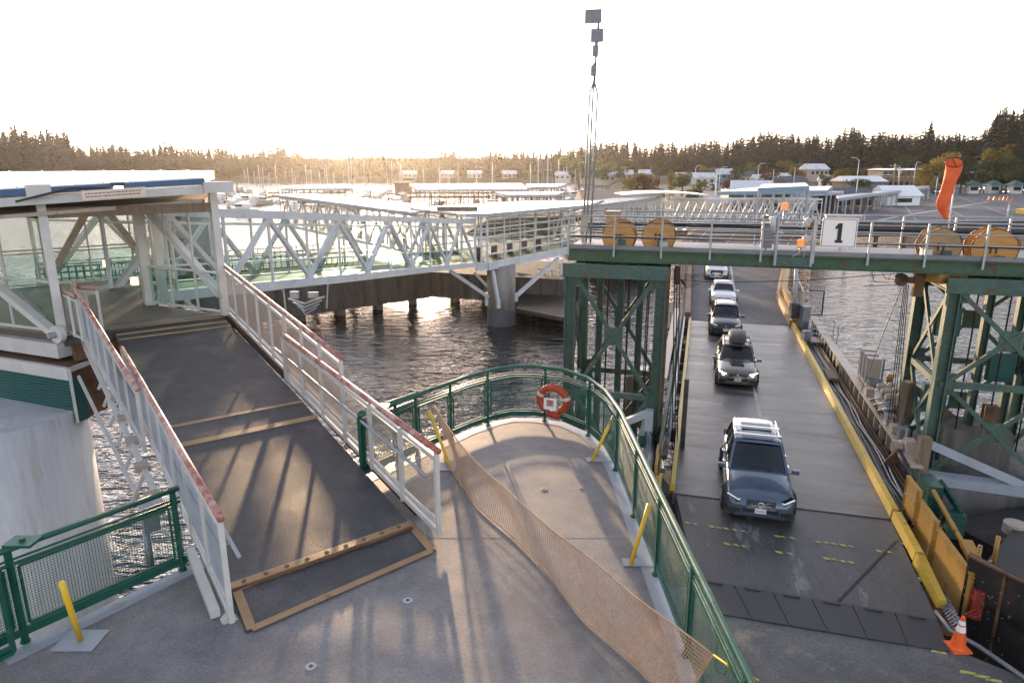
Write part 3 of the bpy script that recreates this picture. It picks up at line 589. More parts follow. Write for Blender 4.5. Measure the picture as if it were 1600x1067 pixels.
# pulley and timber post, cabinets, motor at the right
t = thing('pulley', 'rusty cable pulley with round cheek plates at the right of the ramp', 'pulley', R(2.7, W0+1.35, RZ+.4))
m = M(); m.lathe(dp(1405, 700, 20.6), [(.26, -.13), (.28, -.1), (.2, -.05), (.2, .05), (.28, .1), (.26, .13)], 18, EB*.8+ER*.4); m.obj('wheel', 'cabinet', t)
m = M(); q = dp(1400, 712, 20.5); m.bar(q+Vector((.1, 0, .1)), q+Vector((-.35, .2, -1.1)), .16, .3); m.bar(q+Vector((-.05, 0, .0)), q+Vector((-.55, .2, -.9)), .1, .2); m.obj('cheek', 'rusty', t)
t = thing('timber_post', 'brown square timber post rising beside the ramp cables', 'post', dp(1400, 680, 22.0))
a = dp(1404, 700, 22.3); b = dp(1420, 596, 22.3); m = M(); m.bar(a-Vector((0, 0, 1)), b, .3, .3); m.obj('post', 'timber', t)
m = M(); m.bar(b+Vector((0, 0, -.1)), b+Vector((2.6, -.3, -2.0)), .22, .26); m.obj('brace', 'timber', t)
t = thing('control_cabinet', 'tall pair of grey tan electrical cabinets on the right girder near the striped part', 'cabinet', R(11.2, gc+.3, RZ+.6))
m = M()
for k in range(3): m.box(R(11.6-.55*k, gc+.35, RZ+1.35), (.45, .5, 1.3-.1*k), ER, EB)
m.obj('body', 'cabinet', t)
m = M()
for k in range(3): m.box(R(11.6-.55*k, gc+.09, RZ+1.4), (.35, .02, 1.0), ER, EB)
m.lathe(R(10.2, gc+.5, RZ+.9), [(.2, -.3), (.2, .2), (.05, .25)], 12, EB); m.bar(R(10.0, gc+.6, RZ+.6), R(10.0, gc+.6, RZ+2.0), .06); m.bar(R(12.0, gc+.2, RZ+.6), R(12.0, gc+.2, RZ+1.9), .06); m.obj('door', 'grey_steel', t)
t = thing('drive_unit', 'cluttered motor and gearbox unit with orange cap beside the right girder', 'machinery', R(7.6, gc+.4, RZ+.6))
m = M(); m.box(R(7.6, gc+.5, RZ+.9), (1.5, .9, .5), ER, EB); m.box(R(6.9, gc+.75, RZ+1.3), (.5, .5, .7), ER, EB)
for k in range(6): m.lathe(R(8.3-.32*k, gc+.3+.12*(k % 2), RZ+1.35), [(.11, -.25), (.13, -.1), (.13, .2), (.06, .28)], 10, (0, 0, 1) if k % 2 else EB)
m.obj('body', 'cabinet', t)
m = M()
for k in range(9): m.tube([R(8.2-.2*k, gc-.05, RZ+.7+.15*math.sin(k)), R(8.0-.2*k, gc-.2, RZ+.85+.1*(k % 3)), R(7.7-.2*k, gc+.2, RZ+1.25)], .035, 6)
m.obj('pipework', 'galv', t)
m = M(); m.lathe(R(8.5, gc+.5, RZ+1.6), [(.12, 0), (.14, .12), (.06, .22)], 12); m.obj('cap', 'orange_yellow', t)
m = M(); m.lathe(R(8.5, gc+.5, RZ+1.45), [(.1, -.3), (.1, .15)], 10); m.bar(R(7.0, gc+.9, RZ+1.6), R(8.4, gc+.9, RZ+1.75), .12, .15); m.obj('housing', 'rusty', t)
# more clutter along the right girder
t = thing('junction_boxes', 'row of small grey boxes and brackets along the right girder top', 'junction box', R(5, gc, RZ+.6))
for s, h, mt in ((9.3, .3, 'cabinet'), (6.1, .35, 'galv'), (5.3, .25, 'cabinet'), (4.4, .5, 'grey_steel'), (3.6, .4, 'cabinet')):
    m = M(); m.box(R(s, gc+.05, RZ+.66+h/2), (.4, .3, h), ER, EB); m.bar(R(s+.3, gc, RZ+.66), R(s+.3, gc, RZ+.9+h), .05); m.obj('box', mt, t)
rq = random.Random(21)
for i, (s_a, s_b, cc, lab) in enumerate(((3.2, 9.5, gc+.45, 'tangle of rusty brackets and pipe fittings outside the right girder'), (4.5, 20, -1.5, 'dark tangle of brackets and conduit outside the left edge of the vehicle ramp'))):
    t = thing('bracket_cluster', lab, 'machinery', R((s_a+s_b)/2, cc, RZ))
    for k in range(16):
        s = s_a+(s_b-s_a)*(k+rq.random())/16; c_ = cc+rq.uniform(-.3, .45)*(1 if i == 0 else .8); z = RZ+rq.uniform(-.5, .55); m = M(); kind = rq.randrange(3)
        if kind == 0: m.box(R(s, c_, z), (rq.uniform(.15, .5), rq.uniform(.12, .35), rq.uniform(.2, .7)), ER, EB)
        elif kind == 1: m.lathe(R(s, c_, z), [(.05, -.3), (.13, -.25), (.13, .2), (.06, .28)], 10, rq.choice([EB, ER, Vector((0, 0, 1))]))
        else: m.bar(R(s, c_, z-.3), R(s+rq.uniform(-.8, .8), c_+rq.uniform(-.3, .3), z+rq.uniform(.2, .7)), .07, .1)
        m.obj('bracket' if kind != 1 else 'fitting', rq.choice(['rusty', 'cabinet', 'dark_steel', 'tower_green', 'grey_steel']), t)
    for k in range(9):
        s = s_a+(s_b-s_a)*rq.random(); c_ = cc+rq.uniform(-.2, .3); m = M(); m.tube([R(s, c_, RZ+rq.uniform(-.4, .6)), R(s+rq.uniform(.3, 1), c_+rq.uniform(-.3, .3), RZ+rq.uniform(-.5, .4)), R(s+rq.uniform(.9, 2), c_, RZ+rq.uniform(-.3, .5))], .022, 5); m.obj('hose', 'black_rubber', t)
# barrier gate and blue-grey mast by the trestle
t = thing('barrier_arm', 'raised red and white striped barrier arm on a grey cabinet', 'barrier', R(25.5, 7.6, RZ))
b0 = dp(1258, 490, 39.5); m = M(); m.box(b0+Vector((0, 0, -.3)), (.45, .5, 1.5)); m.obj('housing', 'grey_steel', t)
b1 = dp(1262, 420, 39.5)+Vector((0, 0, 3.0)); b0a = b0+Vector((0, 0, .7)); n = 26
m = M(); m2 = M()
for k in range(n):
    p, q = b0a.lerp(b1, k/n), b0a.lerp(b1, (k+1)/n); (m if k % 2 else m2).bar(p, q, .15, .08)
m.obj('arm_stripe', 'white_paint', t); m2.obj('arm', 'rail_red', t)
t = thing('steel_post', 'slim blue grey steel post standing left of the raised barrier arm', 'post', dp(1240, 495, 40))
m = M(); m.tube([dp(1240, 500, 40), dp(1246, 400, 40)], .11, 10); m.obj('pole', 'trim_grey', t); m = M(); m.box(dp(1241, 485, 40), (.5, .4, .9)); m.obj('base_box', 'dark_steel', t)
t = thing('service_platform', 'small railed steel platform hanging off the ramp beside the water', 'platform', dp(1285, 525, 36)); c = dp(1284, 532, 36)
m = M(); m.box(c, (1.3, 1.2, .08), EB, ER); m.box(c+EB*-.8+Vector((0, 0, .1)), (.4, .4, .8)); m.obj('platform', 'grey_steel', t)
m = M()
for z in (.5, 1.0):
    for a, b in (((-.65, -.6), (.65, -.6)), ((.65, -.6), (.65, .6)), ((.65, .6), (-.65, .6))): m.bar(c+EB*a[0]+ER*a[1]+Vector((0, 0, z)), c+EB*b[0]+ER*b[1]+Vector((0, 0, z)), .04)
for a in ((-.65, -.6), (.65, -.6), (.65, .6), (-.65, .6)): m.bar(c+EB*a[0]+ER*a[1], c+EB*a[0]+ER*a[1]+Vector((0, 0, 1.0)), .04)
m.obj('guard_rail', 'galv', t)
t = thing('mesh_fence', 'dark framed mesh screen standing over the water behind the barrier arm', 'fence', dp(1270, 480, 43))
m = M(); A, B, Cc, D = dp(1243, 492, 43), dp(1284, 492, 43), dp(1288, 455, 43), dp(1245, 452, 43)
for p, q in ((A, B), (B, Cc), (Cc, D), (D, A)): m.bar(p, q, .07)
m.obj('frame', 'dark_steel', t); m = M(); wires(m, A, B-A, D-A, 16, 14, .008)
for k in range(16): m.bar(D.lerp(Cc, k/15), D.lerp(Cc, k/15)+Vector((0, 0, .35)), .02)
m.obj('wire_mesh', 'dark_steel', t)
# traffic cone
p = gp(1496, 1012, CD+.0); p.z = CD
t = thing('traffic_cone', 'orange traffic cone with two white bands at the corner of the car deck', 'cone', p)
m = M(); m.box(p+Vector((0, 0, .02)), (.38, .38, .04)); m.lathe(p, [(.16, .04), (.145, .08), (.035, .74), (.03, .75)], 20); m.obj('cone', 'cone_orange', t)
m = M(); m.lathe(p, [(.088, .42), (.068, .54)], 20); m.lathe(p, [(.063, .575), (.047, .66)], 20); 
m.v = [(p.x+(x-p.x)*1.06, p.y+(y-p.y)*1.06, z) for x, y, z in m.v]; m.obj('band', 'reflective', t)
Z = Vector((0, 0, 1))
# ---------------- lift towers and machinery bridge ----------------
def tower(lab, c0, c1, s0, s1, zb, zt, mat='tower_green', lean=0):
    t = thing('lift_tower', lab, 'tower', R((s0+s1)/2, (c0+c1)/2, zb))
    L = [(s0, c0), (s0, c1), (s1, c1), (s1, c0)]
    for s, c in L:
        m = M(); m.ibeam(R(s, c, zb), R(s, c, zt), .34, .34, .035, EB); m.obj('leg', mat, t)
    m = M()
    for i in range(4):
        a, b = L[i], L[(i+1) % 4]; m.ibeam(R(*a, zt-.22), R(*b, zt-.22), .2, .46, .03)
    m.box(R(s0-.17, (c0+c1)/2, zt-.2), (abs(c1-c0)+.5, .03, .46), EB, ER); m.obj('cap_beam', mat, t)
    m = M(); m2 = M(); H_ = (zt-.45-zb)/2
    for i in range(4):
        a, b = L[i], L[(i+1) % 4]; dv = (R(*b, 0)-R(*a, 0)).normalized()
        for k in range(2):
            z0 = zb+.1+k*H_; z1 = z0+H_-.05
            p, q, r, u = R(*a, z0)+dv*.18, R(*b, z0)-dv*.18, R(*b, z1)-dv*.18, R(*a, z1)+dv*.18
            m.bar(p, r, .13, .1, dv.cross(Z)); m.bar(q+dv.cross(Z)*.014, u+dv.cross(Z)*.014, .13, .1, dv.cross(Z))
            cc = (p+r)/2; m2.box(cc, (.62, .05, .62), dv, dv.cross(Z))
            for x in (p, q, r, u): m2.box(x+(cc-x).normalized()*.12, (.34, .04, .5), dv, dv.cross(Z))
            if k: m.bar(R(*a, z0-.04), R(*b, z0-.04), .14, .2)
    m.obj('bracing', mat, t); m2.each('gusset_plate', mat, t)
    return t
lt_ = tower('green steel lattice lift tower left of the vehicle ramp', -4.0, -.95, 3.5, 6.4, .4, 9.2)
rt_ = tower('green steel lattice lift tower right of the vehicle ramp on the concrete pier', 7.6, 11.0, 3.5, 6.6, 2.95, 9.2)
for (tt, cs, zb) in ((lt_, (-3.2, -2.45, -1.75), 0), (rt_, (8.3, 9.2, 10.1), 2.95)):
    for c in cs:
        m = M(); m.ibeam(R(5.2, c, zb), R(5.2, c, 9.0), .26, .22, .03, EB); m.obj('guide_column', 'tower_green', tt)
    m = M()
    for c in cs: m.bar(R(4.6, c+.35, zb+.5), R(4.6, c+.35, 9.3), .035); m.bar(R(5.9, c+.2, zb+.5), R(5.9, c+.2, 9.3), .035)
    m.obj('cables', 'black', tt)
m = M()
for c, z in ((8.05, 7.6), (9.75, 6.2), (8.0, 5.0)): m.box(R(5.0, c, z), (.7, .3, .95), EB, ER)
m.each('counterweight', 'panel_green', rt_)
m = M(); m.lathe(R(4.6, 9.55, 4.4), [(.2, -.15), (.24, 0), (.2, .15)], 12, EB); m.box(R(4.6, 9.55, 4.75), (.4, .3, .5), EB, ER); m.obj('pulley_block', 'rusty', rt_)
# pier under right tower
t = thing('concrete_pier', 'long weathered concrete beam on piles carrying the right lift tower', 'pier', R(4.5, 12, 0))
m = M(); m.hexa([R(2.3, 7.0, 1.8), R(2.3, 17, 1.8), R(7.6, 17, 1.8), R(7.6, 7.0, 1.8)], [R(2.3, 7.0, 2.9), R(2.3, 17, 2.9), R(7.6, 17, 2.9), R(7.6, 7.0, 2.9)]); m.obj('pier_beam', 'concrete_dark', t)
for s, c in ((3.2, 8.1), (3.2, 12), (6.4, 8.5), (6.2, 12.5)):
    m = M(); m.lathe(R(s, c, -1), [(.42, 0), (.42, 2.79)], 18); m.obj('pile', 'rusty', t)
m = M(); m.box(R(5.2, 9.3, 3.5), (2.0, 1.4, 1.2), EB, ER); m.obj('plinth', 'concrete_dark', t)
m = M(); m.bar(R(2.9, 7.1, 3.05), R(2.6, 10.6, 3.05), .5, .28); m.bar(R(2.75, 7.35, 4.2), R(2.7, 10.2, 3.1), .2, .22); m.obj('strut', 'trim_grey', t)
m = M(); m.bar(R(2.75, 7.25, 2.9), R(2.75, 7.25, 4.4), .32, .32, EB); m.obj('timber_stub', 'timber', t)
m = M(); m.bar(R(2.1, 7.6, .2), R(2.2, 7.7, 1.8), .18, .25, EB); m.bar(R(2.1, 10.6, .2), R(2.2, 10.4, 1.8), .2, .25, EB); m.obj('brace_post', 'trim_grey', t)
t = thing('concrete_pier', 'low concrete base standing in the water under the left lift tower', 'pier', R(4.8, -2.5, -.5))
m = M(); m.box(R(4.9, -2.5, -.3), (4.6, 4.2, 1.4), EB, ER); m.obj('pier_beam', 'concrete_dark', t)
t = thing('steel_knee_brace', 'grey blue bent steel brace at the foot of the left tower', 'brace', R(2.9, -1.0, 2))
p = dp(1015, 640, 22.0); m = M(); m.bar(p, p-Z*3.4, .30, .26, EB); m.bar(p+Z*-.1, dp(955, 668, 22.4), .26, .22); m.obj('beam', 'trim_grey', t)
for i, (x, lab) in enumerate(((1028, 'thin rusty guide pile right of the left lift tower'), (1066, 'dark cable post left of the ramp pipe'))):
    t = thing('guide_pile', lab, 'pile', dp(x, 700, 22.6-i*.4)); m = M(); a = dp(x, 700, 22.6-i*.4); m.bar(Vector((a.x, a.y, -.5)), Vector((a.x, a.y, 9.1)) if i == 0 else Vector((a.x, a.y, 5.4)), .2, .16, EB); m.obj('pile', 'rusty' if i == 0 else 'dark_steel', t)
# machinery bridge
BZ = 9.73
br = thing('machinery_bridge', 'green steel walkway bridge with grey railings crossing over the line of cars', 'bridge', R(5, 3, BZ-.5))
C0, C1 = -4.15, 14.5; S0, S1 = 3.75, 6.3
m = M()
for s in (S0, S1): m.ibeam(R(s, C0, BZ-.245), R(s, C1, BZ-.245), .25, .4, .03)
for k in range(13): m.bar(R(S0, C0+.1+k*1.5, BZ-.25), R(S1, C0+.1+k*1.5, BZ-.25), .12, .25)
m.obj('girder', 'girder_green', br)
m = M(); m.hexa([R(S0-.05, C0, BZ-.04), R(S0-.05, C1, BZ-.04), R(S1+.05, C1, BZ-.04), R(S1+.05, C0, BZ-.04)], [R(S0-.05, C0, BZ), R(S0-.05, C1, BZ), R(S1+.05, C1, BZ), R(S1+.05, C0, BZ)]); m.obj('walk_plate', 'grey_steel', br)
m = M(); m.bar(R(S0-.1, C0, BZ+.05), R(S0-.1, C1, BZ+.05), .02, .13); m.obj('kick_plate', 'grey_steel', br)
for s in (S0-.14, S1+.1):
    m = M()
    for z in (.42, .74, 1.07): m.tube([R(s, C0, BZ+z), R(s, C1, BZ+z)], .024 if z < 1 else .03, 6)
    if s == S0-.14:
        for z in (.42, 1.07): m.tube([R(S0, C0, BZ+z), R(S1, C0, BZ+z)], .03, 6)
    m.obj('rail', 'galv', br)
    n = 13
    for k in range(n):
        c = C0+.03+k*(C1-C0-.06)/(n-1); m = M(); m.bar(R(s-.02, c, BZ-.26 if s < 4 else BZ), R(s-.02, c, BZ+1.09), .06, .06, EB); m.obj('rail_post', 'galv', br)
m = M(); m.tube([R(3.75, C0, BZ+.36), R(3.75, 3.6, BZ+.40), R(3.75, C1, BZ+.34)], .022, 5); m.tube([R(3.72, -2.5, BZ+.86), R(3.72, 4.2, BZ+.9)], .018, 5); m.tube([R(6.1, C0, BZ+.6), R(6.1, C1, BZ+.62)], .04, 5)
for k in range(4): m.tube([R(6.0-.1*k, -3.9, BZ+.3+.1*k), R(6.1, 0, BZ+.25+.14*k), R(6.1, 5, BZ+.3+.1*k)], .02, 5)
m.obj('cable', 'black', br)
m = M(); c = 2.5
m.bar(R(S0-.2, c, BZ-.35), R(S0-.2, c, BZ+1.25), .07); m.bar(R(S0-.2, c+1.05, BZ-.35), R(S0-.2, c+1.05, BZ+1.2), .07)
for z in (0.15, .6, .9): m.bar(R(S0-.2, c, BZ+z), R(S0-.2, c+1.05, BZ+z), .04)
m.obj('gate_frame', 'galv', br)
m = M(); m.box(R(S0-.19, c+.52, BZ-.22), (.98, .03, .3), EB, ER); m.obj('toe_panel', 'tower_green', br)
m2 = M(); m2.bar(R(S0+.1, 7.1, BZ-.6), R(S0+.6, 8.0, BZ-.6), .5, .3); m2.obj('yellow_bearing', 'orange_yellow', br)
def spool(lab, x, y, s, r, mat, n=28, tilt=0):
    Y_ = 22.5
    for _ in range(8): P = dp(x, y, Y_); c = (P-R0).dot(EB); Y_ = R(s, c, 0).y
    p = R(s, c, P.z)
    t = thing('cable_spool', lab, 'spool', p-Z*r, None)
    for k in (0, 1):
        m = M(); q = p+ER*(.62*k); m.lathe(q, [(r, -.03), (r, .03)], n, ER); m.obj('flange', mat, t)
        m = M(); m.lathe(q-ER*.034, [(r*1.0, -.006), (r*1.0, .006)], n, ER); ring = [q-ER*.036+(EB*math.cos(a)+Z*math.sin(a))*r*.98 for a in [2*math.pi*i/n for i in range(n+1)]]
        m = M(); m.tube(ring, .012, 4); m.obj('rim', 'dark_steel', t)
    m = M(); m.lathe(p+ER*.03, [(r*.55, 0), (r*.55, .56)], 18, ER); m.obj('drum', 'dark_steel', t)
    m = M(); q = p-ER*.04; m.bar(q-Z*.1-EB*.1, q+Z*.12-EB*.1, .05, .02, ER); m.bar(q-Z*.1+EB*.05, q+Z*.1+EB*.05, .05, .02, ER); m.bar(q-EB*.16+Z*.06, q+EB*.14+Z*.07, .03, .02, ER); m.obj('stamp_marks', 'dark_steel', t)
    m = M(); q = p-ER*.15-Z*(r-.25)+EB*.12; m.box(q, (.26, .12, .5), EB, ER); m.obj('bearing_block', 'tower_green', t)
spool('round orange wooden cable spool at the far left of the bridge', 967, 370, 4.5, .575, 'spool_wood')
spool('round orange wooden cable spool beside the leftmost one on the bridge', 1029, 370, 4.5, .575, 'spool_wood')
spool('brown angular wooden cable spool under the windsock', 1471, 386, 4.4, .60, 'spool_wood_dark', 8)
spool('brown wooden cable spool at the right edge behind the bridge railing', 1553, 391, 4.4, .66, 'spool_wood', 12)
# signs, lamps, camera, cables on bridge
p = dp(1311, 364, 20.95); t = thing('number_sign', 'white square sign with a black number one on the bridge railing', 'sign', p-Z*.45)
m = M(); m.box(p, (1.0, .03, .88), EB, ER); m.obj('board', 'sign_white', t)
m = M()
for k, (w, h, dx, dz) in enumerate(((.92, .014, 0, .405), (.92, .014, 0, -.405), (.014, .81, .465, 0), (.014, .81, -.465, 0))): m.box(p-ER*.018+EB*dx+Z*dz, (w, .006, h), EB, ER)
m.obj('border', 'black', t)
m = M(); q = p-ER*.02; gl = [(-.04, .29), (.08, .29), (.08, -.22), (.13, -.22), (.13, -.30), (-.11, -.30), (-.11, -.22), (-.05, -.22), (-.05, .14), (-.13, .10), (-.13, .18)]
m.add([q+EB*x*.9+Z*y for x, y in gl]+[q-ER*.006+EB*x*.9+Z*y for x, y in gl], [tuple(range(11, 22))]+[(i, (i+1) % 11, 11+(i+1) % 11, 11+i) for i in range(11)]); m.obj('numeral', 'black', t)
for i, (x, y, Y, lab) in enumerate(((1226, 323, 22.2, 'orange signal lamp on a stalk above the bridge railing'), (1251, 380, 21.3, 'lower orange signal lamp between the bridge gate posts'))):
    p = dp(x, y, Y); t = thing('signal_lamp', lab, 'lamp', p-Z*.3)
    m = M(); m.lathe(p-Z*.1, [(.085, 0), (.095, .02), (.09, .19), (.06, .22)], 14); m.obj('lens', 'orange_lamp', t)
    m = M(); m.lathe(p-Z*.14, [(.1, 0), (.1, .05)], 14); m.tube([p-Z*.14, p-Z*(.65 if i == 0 else .45)], .025, 6); m.tube([p-Z*.3, p-Z*.42-EB*.2], .02, 5); m.obj('bracket', 'galv', t)
for i, (x, y, k) in enumerate(((1262, 345, 0), (1270, 352, 1), (1259, 372, 2))):
    p = dp(x, y, 21.3); t = thing('floodlight', ['white bell floodlight highest behind the gate on the bridge', 'round dark floodlight left of the number sign', 'small white floodlight beside the lower orange lamp'][k], 'floodlight', p-Z*.2)
    m = M(); m.lathe(p, [(.12, -.06), (.1, .02), (.04, .12)], 12, (EB*.4-ER+Z*-.3)*-1); m.obj('head', ['white_paint', 'rusty', 'white_paint'][k], t); m = M(); m.tube([p, p-Z*.6], .02, 5); m.obj('stem', 'galv', t)
p = dp(1209, 350, 21.6); t = thing('speaker_horn', 'white elongated camera housing tilted on the bridge railing', 'camera', p-Z*.3)
m = M(); m.tube([p+Z*.22-EB*.05, p-Z*.2+EB*.03], [.1, .09], 12); m.obj('housing', 'white_paint', t); m = M(); m.tube([p-Z*.2, p-Z*.28+EB*.3], .04, 6); m.obj('bracket', 'white_paint', t)
t['label'] = 'white elongated camera housing tilted on the bridge railing'; t.name = 'camera_housing'
for x, y, Y, w, h, lab, mt in ((958, 342, 24.4, .46, .5, 'tan plywood box above the first orange spool', 'spool_wood_dark'), (913, 350, 24.2, .22, .5, 'white junction box at the foot of the antenna mast', 'cabinet'), (1198, 368, 22.6, .35, .8, 'dark meter cabinet left of the camera housing on the bridge', 'grey_steel'), (1037, 383, 22.9, .25, .22, 'small white lamp box on the bridge edge under the second spool', 'white_paint'), (1447, 395, 21.0, .28, .22, 'small white lamp box on the bridge edge under the brown spools', 'white_paint'), (1318, 340, 23.0, 1.1, .12, 'long pale duct behind the number sign', 'cabinet')):
    p = dp(x, y, Y); t = thing('equipment_box', lab, 'box', p-Z*h/2); m = M(); m.box(p, (w, .25, h), EB, ER); m.obj('body', mt, t); m = M(); m.box(p+Z*(h/2+.012), (w+.04, .29, .02), EB, ER); m.bar(p-Z*h/2, Vector((p.x, p.y, min(BZ, p.z-h/2-.05))), .05); m.obj('lid', 'galv', t)
# antenna mast
a = dp(917, 352, 25.0); zb = BZ; t = thing('antenna_mast', 'tall slim antenna mast with two grey panels rising behind the bridge end', 'mast', Vector((a.x, a.y, zb)))
top = dp(922, 126, 25.0); hh = top.z-zb; pole = dp(927, 22, 25.0)
m = M(); legs = []
for dx, dy in ((-.14, -.1), (.13, -.1), (.0, .14)):
    b0_ = Vector((a.x+dx, a.y+dy, zb)); b1_ = Vector((a.x+dx+.10, a.y+dy, top.z-.45)); legs.append((b0_, b1_)); m.tube([b0_, b1_, Vector((a.x+.11, a.y, top.z))], .04, 6)
m.obj('mast_leg', 'galv', t)
m = M()
for k in range(22):
    u0, u1 = k/22, (k+1)/22
    for i in range(3):
        p, q = legs[i], legs[(i+1) % 3]; m.tube([p[0].lerp(p[1], u0), q[0].lerp(q[1], u1)], .006, 4)
m.obj('lacing', 'galv', t)
tp = Vector((a.x+.11, a.y, top.z)); pl_ = Vector((a.x+.22, a.y, pole.z)); m = M(); m.tube([tp-Z*.1, pl_+Z*.05], .045, 6); m.obj('pole', 'grey_steel', t)
for (x, y, w, h) in ((927, 26, .56, .43), (933, 56, .42, .42)):
    p = dp(x, y, 24.85); m = M(); m.box(p, (w, .06, h), Vector((.98, -.2, .0)), Vector((.2, .98, 0)), Z+Vector((.0, 0, 0))); m.obj('panel_antenna', 'grey_steel', t)
for (x, y) in ((930, 80), (927, 111)):
    p = dp(x, y, 24.8); m = M(); m.box(p, (.2, .14, .34)); m.bar(p+Z*.17, p+Z*.3, .04); m.tube([p, p+Vector((.25, 0, .1)), p+Vector((.3, 0, -.1))], .01, 4); m.obj('radio_box', 'grey_steel', t)
m = M(); m.tube([pl_-Z*.4, pl_+Vector((.25, 0, -.9)), pl_+Vector((.3, 0, -1.6)), pl_+Vector((-.05, 0, -2.3))], .01, 4); m.obj('wire', 'grey_steel', t)
# windsock
a = dp(1476, 400, 21.3); a.z = BZ; b = dp(1492, 262, 21.3); t = thing('windsock', 'limp orange windsock drooping from a thin white pole on the bridge', 'windsock', a)
m = M(); m.tube([a, dp(1497, 250, 21.3)], .022, 6); m.obj('pole', 'white_paint', t)
cen = [dp(1491, 254, 21.1), dp(1488, 268, 21.1), dp(1481, 285, 21.1), dp(1479, 303, 21.1), dp(1471, 321, 21.1), dp(1479, 344, 21.1)]
rad = [(.27, .22), (.22, .2), (.15, .18), (.155, .14), (.19, .12), (.035, .05)]
m = M(); n = 20; ax = [(Vector((.9, -.1, .1)), Vector((.1, .75, .62))), (Vector((.95, 0, .1)), Vector((0, .9, .4))), (Vector((1, 0, 0)), Vector((0, 1, .1)))]+[(Vector((1, 0, 0)), Vector((0, 1, 0)))]*3
o = []
for i, (c, (r1, r2)) in enumerate(zip(cen, rad)):
    x, y = ax[i]
    for k in range(n):
        th = 2*math.pi*k/n; w_ = 1+(.0 if i == 0 else .26)*math.cos(3*th+i)
        o.append(c+x*math.cos(th)*r1*w_+y*math.sin(th)*r2*w_)
m.add(o, [(i*n+k, i*n+(k+1) % n, (i+1)*n+(k+1) % n, (i+1)*n+k) for i in range(5) for k in range(n)], True)
so_ = m.obj('sock', 'orange_cloth', t); md = so_.modifiers.new('thick', 'SOLIDIFY'); md.thickness = .008; md2 = so_.modifiers.new('s', 'SUBSURF'); md2.levels = md2.render_levels = 2
m = M(); x, y = ax[0]; m.tube([cen[0]+x*math.cos(2*math.pi*k/24)*.275+y*math.sin(2*math.pi*k/24)*.225 for k in range(25)], .012, 5)
m.tube([cen[0]-y*.22, cen[0]+y*.22], .014, 5); m.tube([cen[0]-y*.2+x*.04, cen[2]], .012, 5); m.obj('hoop', 'black', t)
# pulley and wires hanging below the bridge
p = dp(1408, 437, 21.2); t = thing('pulley', 'teardrop cable pulley hanging under the bridge above the water', 'pulley', p-Z*.2)
m = M(); m.lathe(p, [(.2, -.08), (.2, .08)], 16, ER); m.box(p+EB*.3, (.5, .14, .18), EB, ER); m.box(p+EB*.5-Z*.05, (.28, .25, .9), EB, ER); m.obj('sheave', 'rusty', t)
t = thing('hoist_cables', 'bundle of thin dark hoist cables dropping from the bridge to the ramp machinery', 'cable', dp(1400, 600, 21.5))
m = M(); u = dp(1416, 445, 21.3)
for i, (x, y) in enumerate(((1388, 655), (1392, 656), (1396, 657), (1402, 658))): m.tube([u+EB*(.04*i-.06), dp(x, y, 22.2)], .014, 5)
m.tube([u-EB*.1, dp(1345, 612, 22.6)], .012, 5); m.obj('cable', 'black', t)
t = thing('messenger_wire', 'two thin black wires slung under the bridge from pulley to pulley', 'wire', dp(1250, 430, 21.5))
m = M(); m.tube([dp(1060, 437, 22.6), dp(1110, 441, 22.3), dp(1250, 439, 21.8), dp(1340, 432, 21.5), dp(1408, 427, 21.2)], .012, 5); m.tube([dp(1350, 447, 21.4), dp(1408, 445, 21.2)], .01, 5)
m.tube([dp(1362, 425, 21.3), dp(1366, 440, 21.3), dp(1385, 440, 21.3), dp(1392, 428, 21.3)], .01, 5); m.tube([dp(1378, 425, 21.3), dp(1384, 436, 21.3), dp(1400, 436, 21.3)], .01, 5)
m.obj('wire', 'black', t)
t = thing('hoist_cables', 'dark cables and coiled lines hanging left of the ramp under the bridge', 'cable', dp(1060, 600, 22.8))
m = M()
for dx in (0, 4, 8): m.tube([dp(1054+dx, 420, 23.0), dp(1050+dx, 700, 22.2)], .02, 5)
m.box(dp(1058, 430, 23.0), (.14, .14, .6))
for k in range(5): m.tube([dp(1062, 432+3*k, 22.9), dp(1072+6*k, 428, 22.9), dp(1082+3*k, 436+2*k, 22.9), dp(1072, 443+2*k, 22.9), dp(1062, 436, 22.9)], .01, 4)
m.obj('cable', 'black', t)
# timber dolphin fender wall, lower right
t = thing('fender_wall', 'curved black steel fender wall at the lower right corner beyond the cone', 'fender', Vector((11, 11, 0)))
wp = [gp(1514, 868, 4.0), gp(1545, 884, 4.0), gp(1572, 897, 4.0), gp(1602, 912, 4.0), gp(1680, 960, 4.0), gp(1760, 1040, 4.0)]
m = M()
for a, b in zip(wp, wp[1:]):
    o_ = Vector((.12, .16, 0)); lo = Vector((0, 0, -4.5)); m.hexa([a+lo, b+lo, b+lo+o_, a+lo+o_], [a, b, b+o_, a+o_])
m.obj('wall_plate', 'fender_black', t)
m = M()
for a, b in zip(wp, wp[1:]):
    m.bar(a+Z*.02, b+Z*.02, .09, .05)
    if a is wp[2]: m.bar(a-Z*3.0, a-Z*.0, .06, .05)
m.obj('top_rim', 'rusty', t)
m = M(); rs = random.Random(4)
for k in range(46):
    a = wp[0].lerp(wp[1], rs.random()) if k % 3 == 0 else wp[1+k % 2].lerp(wp[2+k % 2], rs.random()); m.box(a-Vector((.03, .04, rs.uniform(.2, 2.6))), (.016, .016, .016))
m.obj('bolt_heads', 'cabinet', t)
m = M(); fl = [wp[0], wp[1], wp[2], wp[3], wp[4], wp[4]+Vector((5, 3, 0)), wp[0]+Vector((3.4, 3.0, 0))]; m.prism([(q.x, q.y) for q in fl], 2.9, 3.1); m.obj('platform', 'dark_steel', t)
t = thing('dolphin_platform', 'dark rail topped platform with a pale drum at the right edge below the pier', 'platform', dp(1590, 850, 15.5))
